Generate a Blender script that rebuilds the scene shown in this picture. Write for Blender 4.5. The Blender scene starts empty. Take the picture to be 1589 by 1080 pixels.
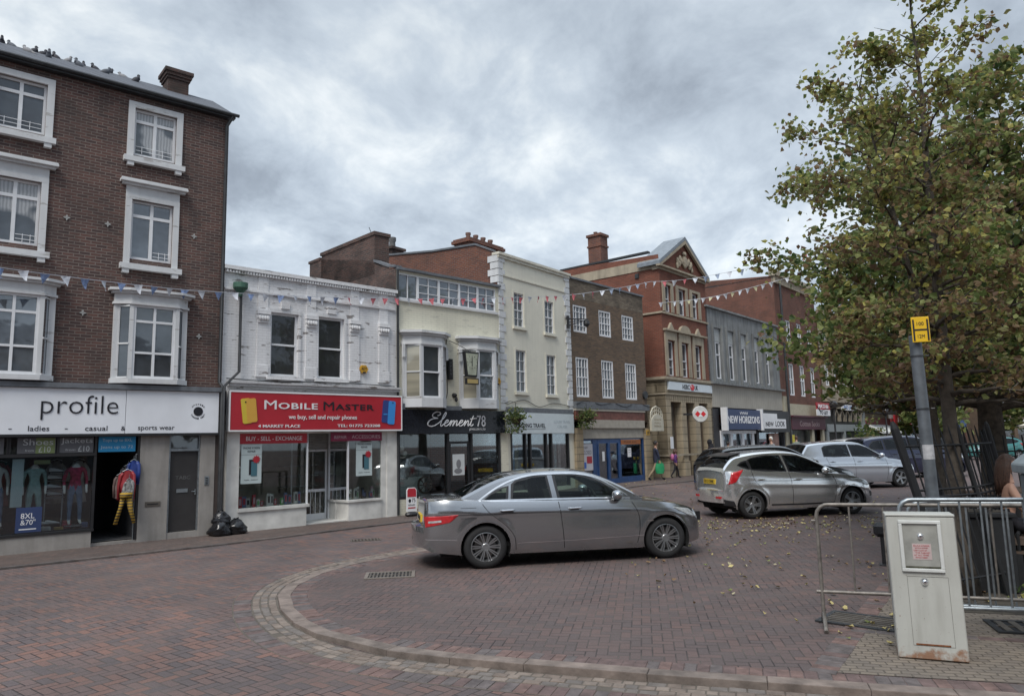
import bpy, bmesh, math, random
from mathutils import Vector, Matrix, noise
import numpy as np
random.seed(7)
RAD = math.radians
SC = bpy.context.scene
COL = SC.collection

# ---------------------------------------------------------------- camera
CAM_H = 1.85
cd = bpy.data.cameras.new('camera'); cam = bpy.data.objects.new('camera', cd); COL.objects.link(cam)
SC.camera = cam
cd.sensor_width = 36.0; cd.sensor_fit = 'HORIZONTAL'
cd.lens = 36.0 * 1120.0 / 1589.0
cd.clip_start = 0.05; cd.clip_end = 3000
cam.matrix_world = Matrix.Translation((0, 0, CAM_H)) @ Matrix.Rotation(RAD(90 + 7.58), 4, 'X') @ Matrix.Rotation(RAD(-1.37), 4, 'Z')

# ---------------------------------------------------------------- view + sun
SC.view_settings.view_transform = 'Standard'
SC.view_settings.look = 'None'
SC.view_settings.gamma = 1.0
SC.view_settings.exposure = 0.8
SC.cycles.max_bounces = 8
SC.cycles.transparent_max_bounces = 16
SC.cycles.sample_clamp_indirect = 6
SKY_ROT = 225
SUN_EL, SUN_AZ = 52.0, 200.0      # azimuth clockwise from +Y
sd = bpy.data.lights.new('sun', 'SUN'); sun = bpy.data.objects.new('sun', sd); COL.objects.link(sun)
sd.energy = 1.35; sd.angle = RAD(25); sd.color = (1.0, 0.95, 0.88)
_s = Vector((math.sin(RAD(SUN_AZ)) * math.cos(RAD(SUN_EL)), math.cos(RAD(SUN_AZ)) * math.cos(RAD(SUN_EL)), math.sin(RAD(SUN_EL))))
sun.rotation_euler = _s.to_track_quat('Z', 'Y').to_euler(); sun.location = (0, -10, 40)

# ---------------------------------------------------------------- node helpers
class NT:
    def __init__(s, tree):
        s.t = tree; s.n = tree.nodes; s.l = tree.links
    def new(s, typ, **kw):
        nd = s.n.new(typ)
        for k, v in kw.items(): setattr(nd, k, v)
        return nd
    def put(s, sock, v):
        if hasattr(v, 'is_output'): s.l.new(v, sock)
        elif v is not None:
            try: sock.default_value = v
            except Exception: sock.default_value = tuple(v) + (1.0,)
    def m(s, op, a, b=None, c=None, clamp=False):
        nd = s.new('ShaderNodeMath', operation=op); nd.use_clamp = clamp
        s.put(nd.inputs[0], a)
        if b is not None: s.put(nd.inputs[1], b)
        if c is not None: s.put(nd.inputs[2], c)
        return nd.outputs[0]
    def mix(s, f, a, b, mode='MIX'):
        nd = s.new('ShaderNodeMix', data_type='RGBA', blend_type=mode)
        s.put(nd.inputs[0], f); s.put(nd.inputs[6], a); s.put(nd.inputs[7], b)
        return nd.outputs[2]
    def noise(s, vec, scale, detail=4, rough=.55, dist=0, out='Fac'):
        nd = s.new('ShaderNodeTexNoise'); s.put(nd.inputs['Vector'], vec)
        nd.inputs['Scale'].default_value = scale; nd.inputs['Detail'].default_value = detail
        nd.inputs['Roughness'].default_value = rough; nd.inputs['Distortion'].default_value = dist
        return nd.outputs[out]
    def ramp(s, f, stops, mode='LINEAR'):
        nd = s.new('ShaderNodeValToRGB'); s.put(nd.inputs[0], f); r = nd.color_ramp; r.interpolation = mode
        while len(r.elements) < len(stops): r.elements.new(.5)
        for e, (p, c) in zip(r.elements, stops):
            e.position = p; e.color = tuple(c) + (1,) if not isinstance(c, (int, float)) else (c, c, c, 1)
        return nd.outputs[0]
    def sep(s, v):
        nd = s.new('ShaderNodeSeparateXYZ'); s.put(nd.inputs[0], v); return nd.outputs
    def comb(s, x, y, z=0.0):
        nd = s.new('ShaderNodeCombineXYZ'); s.put(nd.inputs[0], x); s.put(nd.inputs[1], y); s.put(nd.inputs[2], z); return nd.outputs[0]
    def objco(s): return s.new('ShaderNodeTexCoord').outputs['Object']
    def bump(s, h, strength=.3, dist=.01):
        nd = s.new('ShaderNodeBump'); nd.inputs['Strength'].default_value = strength; nd.inputs['Distance'].default_value = dist
        s.put(nd.inputs['Height'], h); return nd.outputs[0]

MATS = {}
def mat(name, fn):
    if name in MATS: return MATS[name]
    m = bpy.data.materials.new(name); m.use_nodes = True
    t = NT(m.node_tree); b = m.node_tree.nodes['Principled BSDF']
    fn(t, b); MATS[name] = m
    return m
def P(b, key, v):
    b.inputs[key].default_value = v if not isinstance(v, tuple) or len(v) == 4 else v + (1.0,)
def plain(name, col, rough=.6, metal=0.0, var=.12, scale=6.0, spec=.5, coat=0.0, bump=0.0, bscale=40):
    def f(t, b):
        co = t.objco(); n = t.noise(co, scale, 5)
        lo = tuple(c * (1 - var) for c in col); hi = tuple(min(1, c * (1 + var)) for c in col)
        t.l.new(t.ramp(n, [(.3, lo), (.7, hi)]), b.inputs['Base Color'])
        P(b, 'Roughness', rough); P(b, 'Metallic', metal); P(b, 'Specular IOR Level', spec)
        if coat: P(b, 'Coat Weight', coat); P(b, 'Coat Roughness', .04)
        if bump: t.l.new(t.bump(t.noise(co, bscale, 3), bump), b.inputs['Normal'])
    return mat(name, f)
def fvec(t):
    s = t.sep(t.objco()); return t.comb(t.m('ADD', s[0], s[1]), s[2]), s
def brickmat(name, c1, c2, mortar, bw=.19, bh=.06, msize=.008, dirt=(.05, .045, .04), dirtamt=.5, bump=.5, rough=.85, patch=None):
    def f(t, b):
        v, s = fvec(t)
        br = t.new('ShaderNodeTexBrick'); t.l.new(v, br.inputs['Vector'])
        br.inputs['Scale'].default_value = 1.0; br.inputs['Brick Width'].default_value = bw; br.inputs['Row Height'].default_value = bh
        br.inputs['Mortar Size'].default_value = msize; br.inputs['Mortar Smooth'].default_value = .3
        br.inputs['Color1'].default_value = c1 + (1,); br.inputs['Color2'].default_value = c2 + (1,); br.inputs['Mortar'].default_value = mortar + (1,)
        br.inputs['Bias'].default_value = -.1
        n = t.noise(v, 1.3, 6, .6, .6); n2 = t.noise(v, 9, 4)
        col = t.mix(t.m('MULTIPLY', t.ramp(n, [(.42, 0), (.72, 1)]), dirtamt), br.outputs['Color'], dirt)
        col = t.mix(t.ramp(n2, [(.2, .25), (.8, 0)]), col, tuple(c * .4 for c in c1))
        if patch: col = t.mix(t.ramp(t.noise(v, .6, 3), [(.5, 0), (.6, .8)]), col, patch)
        t.l.new(col, b.inputs['Base Color']); P(b, 'Roughness', rough); P(b, 'Specular IOR Level', .2)
        h = t.m('SUBTRACT', t.m('MULTIPLY', n2, .3), t.m('MULTIPLY', br.outputs['Fac'], .8))
        t.l.new(t.bump(h, bump, .01), b.inputs['Normal'])
    return mat(name, f)
def paintedmat(name, col, bw=.2, bh=.065, flake=(.16, .14, .13), amt=1.0, bump=.35, streak=.25):
    # painted masonry: brick relief under paint, streaks of dirt and flaked spots
    def f(t, b):
        v, s = fvec(t)
        br = t.new('ShaderNodeTexBrick'); t.l.new(v, br.inputs['Vector'])
        br.inputs['Scale'].default_value = 1.0; br.inputs['Brick Width'].default_value = bw; br.inputs['Row Height'].default_value = bh
        br.inputs['Mortar Size'].default_value = .007; br.inputs['Mortar Smooth'].default_value = .5
        v2 = t.comb(t.m('MULTIPLY', t.sep(v)[0], .55), t.m('MULTIPLY', t.sep(v)[1], 2.4))
        fl = t.ramp(t.noise(v2, 3.2, 7, .62), [(.595, 0), (.625, 1)])
        vs = t.comb(t.m('MULTIPLY', t.sep(v)[0], 5.0), t.m('MULTIPLY', t.sep(v)[1], .5))
        st = t.ramp(t.noise(vs, 1.6, 5), [(.45, 0), (.8, 1)])
        tone = t.ramp(t.noise(v, 1.1, 4), [(.3, tuple(c * .88 for c in col)), (.7, col)])
        c = t.mix(t.m('MULTIPLY', st, streak), tone, tuple(x * .55 for x in col))
        c = t.mix(t.m('MULTIPLY', br.outputs['Fac'], .2 if bump > .2 else 0), c, flake)
        c = t.mix(t.m('MULTIPLY', fl, amt), c, flake)
        t.l.new(c, b.inputs['Base Color']); P(b, 'Roughness', .7); P(b, 'Specular IOR Level', .3)
        t.l.new(t.bump(t.m('SUBTRACT', t.m('MULTIPLY', t.noise(v, 30, 3), .3), br.outputs['Fac']), bump, .008), b.inputs['Normal'])
    return mat(name, f)
def stonemat(name, col, course=.0, dirt=(.09, .08, .07), amt=.55, bw=.6, joint=.01, rough=.85):
    def f(t, b):
        v, s = fvec(t)
        vs = t.comb(t.m('MULTIPLY', t.sep(v)[0], 3.0), t.m('MULTIPLY', t.sep(v)[1], .45))
        st = t.ramp(t.noise(vs, 1.5, 6, .6), [(.42, 0), (.8, 1)])
        c = t.ramp(t.noise(v, 2.5, 6), [(.25, tuple(x * .8 for x in col)), (.75, tuple(min(1, x * 1.1) for x in col))])
        c = t.mix(t.m('MULTIPLY', st, amt), c, dirt)
        h = t.m('MULTIPLY', t.noise(v, 25, 4), .4)
        if course:
            br = t.new('ShaderNodeTexBrick'); t.l.new(v, br.inputs['Vector'])
            br.inputs['Scale'].default_value = 1.0; br.inputs['Brick Width'].default_value = bw; br.inputs['Row Height'].default_value = course
            br.inputs['Mortar Size'].default_value = joint; br.inputs['Mortar Smooth'].default_value = .2
            c = t.mix(t.m('MULTIPLY', br.outputs['Fac'], .75), c, dirt)
            h = t.m('SUBTRACT', h, br.outputs['Fac'])
        t.l.new(c, b.inputs['Base Color']); P(b, 'Roughness', rough); P(b, 'Specular IOR Level', .25)
        t.l.new(t.bump(h, .4, .01), b.inputs['Normal'])
    return mat(name, f)
def panemat(name, col=(.035, .042, .05), refl=.08, curtain=None):
    # upper-floor window pane: dark room behind, sky in the glass
    def f(t, b):
        co = t.objco(); v, s = fvec(t)
        n = t.noise(v, 1.7, 3)
        c = t.ramp(n, [(.35, tuple(x * .55 for x in col)), (.65, tuple(x * 1.5 for x in col))])
        if curtain:
            w = t.new('ShaderNodeTexWave'); t.l.new(v, w.inputs['Vector']); w.inputs['Scale'].default_value = 5; w.inputs['Distortion'].default_value = 2.5
            c = t.mix(t.m('MULTIPLY', t.ramp(t.noise(v, .9, 2), [(.46, 0), (.5, 1)]), .8), c, t.mix(w.outputs['Fac'], tuple(x * .6 for x in curtain), curtain))
        t.l.new(c, b.inputs['Base Color']); P(b, 'Roughness', .5)
        g = t.new('ShaderNodeBsdfGlossy'); g.inputs['Roughness'].default_value = .03; g.inputs['Color'].default_value = (.9, .95, 1, 1)
        t.l.new(t.bump(t.noise(v, 2.2, 2), .12, .02), g.inputs['Normal'])
        lw = t.new('ShaderNodeLayerWeight'); lw.inputs['Blend'].default_value = .35
        mx = t.new('ShaderNodeMixShader'); t.l.new(t.m('ADD', t.m('MULTIPLY', lw.outputs['Fresnel'], .38), refl, clamp=True), mx.inputs[0])
        t.l.new(b.outputs[0], mx.inputs[1]); t.l.new(g.outputs[0], mx.inputs[2])
        t.l.new(mx.outputs[0], t.n['Material Output'].inputs[0])
    return mat(name, f)
def glassmat(name, tint=(.8, .86, .85), refl=.1, dens=0.0, dark=(.01, .012, .014)):
    def f(t, b):
        tr = t.new('ShaderNodeBsdfTransparent'); tr.inputs[0].default_value = tint + (1,)
        g = t.new('ShaderNodeBsdfGlossy'); g.inputs['Roughness'].default_value = .02; g.inputs['Color'].default_value = (.95, .97, 1, 1)
        fr = t.new('ShaderNodeFresnel'); fr.inputs['IOR'].default_value = 1.5
        mx = t.new('ShaderNodeMixShader'); t.l.new(t.m('MULTIPLY_ADD', fr.outputs[0], .75, refl, clamp=True), mx.inputs[0])
        if dens:
            m2 = t.new('ShaderNodeMixShader'); m2.inputs[0].default_value = dens
            df = t.new('ShaderNodeBsdfDiffuse'); df.inputs[0].default_value = dark + (1,)
            t.l.new(tr.outputs[0], m2.inputs[1]); t.l.new(df.outputs[0], m2.inputs[2]); t.l.new(m2.outputs[0], mx.inputs[1])
        else: t.l.new(tr.outputs[0], mx.inputs[1])
        t.l.new(g.outputs[0], mx.inputs[2]); t.l.new(mx.outputs[0], t.n['Material Output'].inputs[0])
    return mat(name, f)

# ---------------------------------------------------------------- world: overcast sky
W = bpy.data.worlds.new('World'); SC.world = W; W.use_nodes = True
t = NT(W.node_tree); bg = t.n['Background']
sky = t.new('ShaderNodeTexSky'); sky.sky_type = 'NISHITA'; sky.sun_disc = False
sky.sun_elevation = RAD(SUN_EL); sky.sun_rotation = RAD(SUN_AZ)
gen = t.new('ShaderNodeTexCoord').outputs['Generated']
mpw = t.new('ShaderNodeMapping'); t.l.new(gen, mpw.inputs[0]); mpw.inputs['Rotation'].default_value = (0, 0, RAD(SKY_ROT)); gen = mpw.outputs[0]
s = t.sep(gen)
zz = t.m('MAXIMUM', s[2], 0.0)
den = t.m('ADD', zz, .34)
pv = t.comb(t.m('DIVIDE', s[0], den), t.m('DIVIDE', s[1], den), 0.37)
warp = t.noise(pv, .9, 3, .5, out='Color')
vm = t.new('ShaderNodeVectorMath', operation='MULTIPLY_ADD'); t.l.new(warp, vm.inputs[0]); vm.inputs[1].default_value = (.55, .55, .0); t.l.new(pv, vm.inputs[2])
big = t.noise(vm.outputs[0], 1.15, 3, .5)
med = t.noise(vm.outputs[0], 3.4, 10, .60)
cl = t.m('ADD', t.m('MULTIPLY', big, .46), t.m('MULTIPLY', med, .54))
ccol = t.ramp(cl, [(.37, (.19, .218, .255)), (.45, (.25, .287, .332)), (.51, (.335, .383, .436)), (.565, (.415, .468, .52)), (.615, (.53, .575, .605)), (.68, (.69, .715, .72))])
hz = t.ramp(zz, [(0.0, (.42, .48, .53)), (.18, (.37, .44, .51))])
ccol = t.mix(t.ramp(zz, [(0.0, .8), (.16, 0.0)]), ccol, hz)
lift_n = t.m('ADD', t.m('SUBTRACT', 1.1, t.m('MULTIPLY', t.m('MINIMUM', zz, .5), .42)), t.m('MULTIPLY', t.m('POWER', t.m('MAXIMUM', t.m('SUBTRACT', zz, .55), 0.0), 1.0), 4.2))
cc = t.new('ShaderNodeVectorMath', operation='SCALE'); t.l.new(ccol, cc.inputs[0]); t.l.new(lift_n, cc.inputs['Scale'])
sk = t.new('ShaderNodeVectorMath', operation='SCALE'); t.l.new(sky.outputs[0], sk.inputs[0]); sk.inputs['Scale'].default_value = .1
fin = t.mix(.93, sk.outputs[0], cc.outputs[0]); fin = t.mix(1.0, fin, (.95, .95, .955), 'MULTIPLY')
t.l.new(fin, bg.inputs['Color']); bg.inputs['Strength'].default_value = 1.0

# ---------------------------------------------------------------- mesh builder
class MB:
    def __init__(s): s.v = []; s.f = []; s.mi = []; s.pc = []
    def add(s, vs, fs, mi=0):
        s.pc.append((len(s.v), len(vs), len(s.f), len(fs)))
        o = len(s.v); s.v += [tuple(v) for v in vs]; s.f += [tuple(i + o for i in f) for f in fs]; s.mi += [mi] * len(fs); return s
    def box(s, x0, x1, y0, y1, z0, z1, mi=0):
        return s.add([(x0, y0, z0), (x1, y0, z0), (x1, y1, z0), (x0, y1, z0), (x0, y0, z1), (x1, y0, z1), (x1, y1, z1), (x0, y1, z1)],
              [(0, 3, 2, 1), (4, 5, 6, 7), (0, 1, 5, 4), (1, 2, 6, 5), (2, 3, 7, 6), (3, 0, 4, 7)], mi)
    def quad(s, a, b, c, d, mi=0): return s.add([a, b, c, d], [(0, 1, 2, 3)], mi)
    def prism(s, pts, y0, y1, mi=0, axis='y'):
        # polygon in (a,b) extruded along an axis
        n = len(pts)
        mk = {'y': lambda a, b, y: (a, y, b), 'z': lambda a, b, y: (a, b, y), 'x': lambda a, b, y: (y, a, b)}[axis]
        vs = [mk(a, b, y0) for a, b in pts] + [mk(a, b, y1) for a, b in pts]
        return s.add(vs, [tuple(range(n)), tuple(range(2 * n - 1, n - 1, -1))] + [(i, i + n, (i + 1) % n + n, (i + 1) % n) for i in range(n)], mi)
    def tube(s, path, r, n=8, mi=0, caps=True):
        path = [Vector(p) for p in path]; rs = r if isinstance(r, (list, tuple)) else [r] * len(path)
        vs = []; fs = []; prev = None
        for i, p in enumerate(path):
            if i == 0: d = path[1] - p
            elif i == len(path) - 1: d = p - path[-2]
            else: d = (path[i + 1] - path[i - 1])
            d.normalize()
            if prev is None:
                u = d.orthogonal().normalized()
            else:
                u = (prev - d * prev.dot(d)); u = u.normalized() if u.length > 1e-6 else d.orthogonal().normalized()
            prev = u; w = d.cross(u)
            for k in range(n):
                a = 2 * math.pi * k / n
                vs.append(p + (u * math.cos(a) + w * math.sin(a)) * rs[i])
        for i in range(len(path) - 1):
            for k in range(n):
                fs.append((i * n + k, i * n + (k + 1) % n, (i + 1) * n + (k + 1) % n, (i + 1) * n + k))
        if caps: fs += [tuple(range(n - 1, -1, -1)), tuple(range((len(path) - 1) * n, len(path) * n))]
        return s.add(vs, fs, mi)
    def lathe(s, prof, n=24, c=(0, 0, 0), axis='z', mi=0, closed=False):
        vs = []; fs = []
        for r, h in prof:
            for k in range(n):
                a = 2 * math.pi * k / n; x, y = r * math.cos(a), r * math.sin(a)
                p = {'z': (x, y, h), 'y': (x, h, y), 'x': (h, x, y)}[axis]
                vs.append((p[0] + c[0], p[1] + c[1], p[2] + c[2]))
        m = len(prof)
        for i in range(m if closed else m - 1):
            j = (i + 1) % m
            for k in range(n): fs.append((i * n + k, i * n + (k + 1) % n, j * n + (k + 1) % n, j * n + k))
        return s.add(vs, fs, mi)
    def ell(s, c, r, n=14, m=9, mi=0, jit=0, rot=None):
        vs = []; fs = []
        for i in range(m + 1):
            th = math.pi * i / m
            for k in range(n):
                a = 2 * math.pi * k / n
                j = 1 + (random.uniform(-jit, jit) if jit and 0 < i < m else 0)
                p = Vector((r[0] * math.sin(th) * math.cos(a) * j, r[1] * math.sin(th) * math.sin(a) * j, r[2] * math.cos(th) * j))
                if rot: p = rot @ p
                vs.append((p[0] + c[0], p[1] + c[1], p[2] + c[2]))
        for i in range(m):
            for k in range(n): fs.append((i * n + k, (i + 1) * n + k, (i + 1) * n + (k + 1) % n, i * n + (k + 1) % n))
        return s.add(vs, fs, mi)
    def each(s, name, mats, parent=None, **k):
        # one object for every separate piece
        r = []
        for v0, nv, f0, nf in s.pc:
            q = MB(); q.v = s.v[v0:v0 + nv]; q.f = [tuple(i - v0 for i in f) for f in s.f[f0:f0 + nf]]; q.mi = s.mi[f0:f0 + nf]; r.append(q.build(name, mats, parent, **k))
        return r
    def build(s, name, mats, parent=None, smooth=False, loc=None, bevel=0, label=None):
        me = bpy.data.meshes.new(name); me.from_pydata(s.v, [], s.f)
        for m in (mats if isinstance(mats, (list, tuple)) else [mats]): me.materials.append(m)
        me.polygons.foreach_set('material_index', s.mi)
        bm = bmesh.new(); bm.from_mesh(me)
        bmesh.ops.recalc_face_normals(bm, faces=bm.faces)
        if bevel: bmesh.ops.bevel(bm, geom=list(bm.edges), offset=bevel, segments=1, affect='EDGES', clamp_overlap=True)
        bm.to_mesh(me); bm.free()
        if smooth:
            me.polygons.foreach_set('use_smooth', [True] * len(me.polygons))
            if smooth != 'all': me.set_sharp_from_angle(angle=RAD(38))
        me.update()
        o = bpy.data.objects.new(name, me); COL.objects.link(o)
        if parent is not None: o.parent = parent
        if loc: o.location = loc
        if label: o['label'] = label
        return o
def tag(o, label, cat, group=None, kind=None):
    o['label'] = label; o['category'] = cat
    if group: o['group'] = group
    if kind: o['kind'] = kind
    return o
def structure(o): o['kind'] = 'structure'; return o
def root(name, label, cat, loc=(0, 0, 0), rz=0.0, group=None):
    o = bpy.data.objects.new(name, None); COL.objects.link(o); o.location = loc; o.rotation_euler = (0, 0, rz)
    o.empty_display_size = .2
    return tag(o, label, cat, group)
def copy_tree(o, parent=None):
    c = o.copy(); COL.objects.link(c); c.parent = parent
    for ch in list(o.children): copy_tree(ch, c)
    return c

class Fac:
    """a facade plane: u runs along the street front, y goes into the building, z up"""
    def __init__(s, o, ang):
        s.o = Vector((o[0], o[1], 0)); s.a = RAD(ang); s.d = Vector((math.cos(s.a), math.sin(s.a), 0)); s.n = Vector((-math.sin(s.a), math.cos(s.a), 0))
    def pt(s, u, y=0, z=0): return s.o + s.d * u + s.n * y + Vector((0, 0, z))
    def root(s, name, label, cat, u=0, y=0, z=0, group=None): return root(name, label, cat, s.pt(u, y, z), s.a, group)
FA = Fac((-9.66, 13.86), 40.4); FB = Fac(FA.pt(3.95), 43.5); FC = Fac(FB.pt(4.78), 43.7); FD = Fac(FC.pt(3.88), 53)
FE = Fac(FD.pt(4.11), 49); FF = Fac((6.74, 31.0), 50); FG = Fac(FF.pt(3.86), 50); FH = Fac(FG.pt(9.41), 50)
FI = Fac(FH.pt(7.18), 50); FJ = Fac(FI.pt(9.52), 50)

def text_mesh(s, mb, x0, x1, z0, z1, y=0.0, depth=.006, shear=0.0, bold=0.0, mi=0, keep=False, spacing=1.0):
    """solid lettering fitted into the box x0..x1, z0..z1, facing -y"""
    c = bpy.data.curves.new('t', 'FONT'); c.body = s; c.extrude = .01; c.offset = bold; c.shear = shear; c.resolution_u = 3; c.space_character = spacing
    o = bpy.data.objects.new('t', c); COL.objects.link(o)
    bpy.context.view_layer.update()
    me = bpy.data.meshes.new_from_object(o.evaluated_get(bpy.context.evaluated_depsgraph_get()))
    n = len(me.vertices); co = np.empty(n * 3); me.vertices.foreach_get('co', co); co = co.reshape(-1, 3)
    if n:
        a, b = co.min(0), co.max(0)
        sx = (x1 - x0) / (b[0] - a[0]) if x1 is not None else (z1 - z0) / (b[1] - a[1]); sz = (z1 - z0) / (b[1] - a[1])
        if keep: sx = sz = min(sx, sz)
        vs = [(x0 + (p[0] - a[0]) * sx, y - depth * (1 if p[2] > 0 else 0), z0 + (p[1] - a[1]) * sz) for p in co]
        mb.add(vs, [tuple(p.vertices) for p in me.polygons], mi)
    bpy.data.objects.remove(o); bpy.data.meshes.remove(me); bpy.data.curves.remove(c)
    return mb

# ---------------------------------------------------------------- shared materials
WHITE = plain('white_paint', (.72, .73, .75), .5, var=.08, scale=3)
OLDWHITE = paintedmat('weathered_white_paint', (.66, .67, .68), flake=(.3, .28, .26), amt=.6, bump=.1, streak=.3)
BLACK = plain('black_metal', (.018, .018, .02), .45)
DARK = plain('dark_interior', (.012, .013, .016), .9)
LEAD = plain('lead_sheet', (.13, .14, .155), .55, var=.25)
SLATE = stonemat('slate', (.13, .14, .16), .12, dirt=(.06, .06, .07), amt=.5, bw=.25)
IRON = plain('cast_iron_pipe', (.03, .032, .035), .5, var=.3)
PANE = panemat('window_pane')
PANEC = panemat('curtained_window_pane', curtain=(.5, .5, .5))
PANEB = panemat('bright_window_pane', (.07, .082, .095), .13)
GLASS = glassmat('shop_glass', (.9, .94, .93), .03)
GLASSD = glassmat('dim_shop_glass', (.85, .9, .92), .03)
ROOMW = plain('pale_room_wall', (.42, .38, .33), .9)
ROOMG = plain('grey_room_wall', (.16, .165, .17), .9)
STEEL = plain('galvanised_steel', (.30, .33, .35), .42, metal=.75, var=.25, scale=14)

def wall_mb(mb, u0, u1, z0, z1, holes, y=0.0, rev=.12, mi=0, mir=None):
    """front wall sheet with real openings and reveals; holes = (u0,u1,z0,z1)"""
    mir = mi if mir is None else mir
    us = sorted({u0, u1, *[h[0] for h in holes], *[h[1] for h in holes]}); zs = sorted({z0, z1, *[h[2] for h in holes], *[h[3] for h in holes]})
    us = [a for a in us if u0 <= a <= u1]; zs = [a for a in zs if z0 <= a <= z1]
    for a, b in zip(us, us[1:]):
        for c, d in zip(zs, zs[1:]):
            m = ((a + b) / 2, (c + d) / 2)
            if any(h[0] < m[0] < h[1] and h[2] < m[1] < h[3] for h in holes): continue
            mb.quad((a, y, c), (b, y, c), (b, y, d), (a, y, d), mi)
    for a, b, c, d in holes:
        mb.quad((a, y, c), (a, y + rev, c), (a, y + rev, d), (a, y, d), mir); mb.quad((b, y, c), (b, y, d), (b, y + rev, d), (b, y + rev, c), mir)
        mb.quad((a, y, d), (a, y + rev, d), (b, y + rev, d), (b, y, d), mir)
        if c > z0: mb.quad((a, y, c), (b, y, c), (b, y + rev, c), (a, y + rev, c), mir)
    return mb
def window(par, u0, u1, z0, z1, y=.08, cols=2, rows=2, fr=.05, bar=.022, mid=None, pane=PANE, m=WHITE, zs=None, us=None, name='window', midr=.045, label=None):
    """frame mesh named window with its pane as child"""
    mb = MB(); d = .05
    mb.box(u0, u0 + fr, y - d, y, z0, z1); mb.box(u1 - fr, u1, y - d, y, z0, z1)
    mb.box(u0 + fr, u1 - fr, y - d, y, z0, z0 + fr * 1.2); mb.box(u0 + fr, u1 - fr, y - d, y, z1 - fr, z1)
    zl = zs if zs is not None else [z0 + (z1 - z0) * k / rows for k in range(1, rows)]
    ul = us if us is not None else [u0 + (u1 - u0) * k / cols for k in range(1, cols)]
    for zc in zl:
        w = midr if (mid is not None and abs(zc - mid) < .02) else bar
        mb.box(u0 + fr, u1 - fr, y - d + .008, y - .004, zc - w / 2, zc + w / 2)
    for uc in ul:
        mb.box(uc - bar / 2, uc + bar / 2, y - d + .004, y - .006, z0 + fr * 1.2, z1 - fr)
    if mid is not None and all(abs(zc - mid) > .02 for zc in zl): mb.box(u0 + fr, u1 - fr, y - d - .006, y - .003, mid - midr / 2, mid + midr / 2)
    o = mb.build(name, m, par, label=label)
    MB().box(u0 + .01, u1 - .01, y - .012, y + .02, z0 + .01, z1 - .01).build('pane', pane, o)
    return o
def shell(par, u0, u1, D, z1, mw, mroof, side=True, z0=-.1, name='side_wall', front=0.02):
    mb = MB()
    mb.quad((u0, front, z0), (u0, D, z0), (u0, D, z1), (u0, front, z1)); mb.quad((u1, front, z0), (u1, D, z0), (u1, D, z1), (u1, front, z1)); mb.quad((u0, D, z0), (u1, D, z0), (u1, D, z1), (u0, D, z1))
    mb.build(name, mw, par)
    if mroof: MB().box(u0, u1, front, D, z1 - .12, z1 - .02).build('roof', mroof, par)
def room(par, u0, u1, y0, D, z0, z1, mw, mf=None, name='shop_interior'):
    mb = MB()
    mb.quad((u0, y0, z0), (u0, D, z0), (u0, D, z1), (u0, y0, z1)); mb.quad((u1, y0, z0), (u1, D, z0), (u1, D, z1), (u1, y0, z1))
    mb.quad((u0, D, z0), (u1, D, z0), (u1, D, z1), (u0, D, z1)); mb.quad((u0, y0, z1), (u1, y0, z1), (u1, D, z1), (u0, D, z1)); mb.quad((u0, y0, z0), (u1, y0, z0), (u1, D, z0), (u0, D, z0), 1)
    return mb.build(name, [mw, mf or ROOMG], par)
def tube_obj(name, path, r, m, par=None, n=8, label=None): return MB().tube(path, r, n).build(name, m, par, smooth=True, label=label)
# ================================================================ GROUND
def sm(a, b, x):
    k = max(0, min(1, (x - a) / (b - a))); return k * k * (3 - 2 * k)
def fdist(x, y):
    """metres in front of the shop fronts of the far half of the row"""
    p = Vector((x, y, 0)) - FE.o
    return -(p.dot(FE.n))
def gz(x, y):
    return .28 * sm(19.5, 26.0, y) * (1 - sm(1.0, 5.5, fdist(x, y)))
def road_z(x, y): return gz(x, y) - .004 - .05 * (1 - sm(6.5, 10, y))

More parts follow.
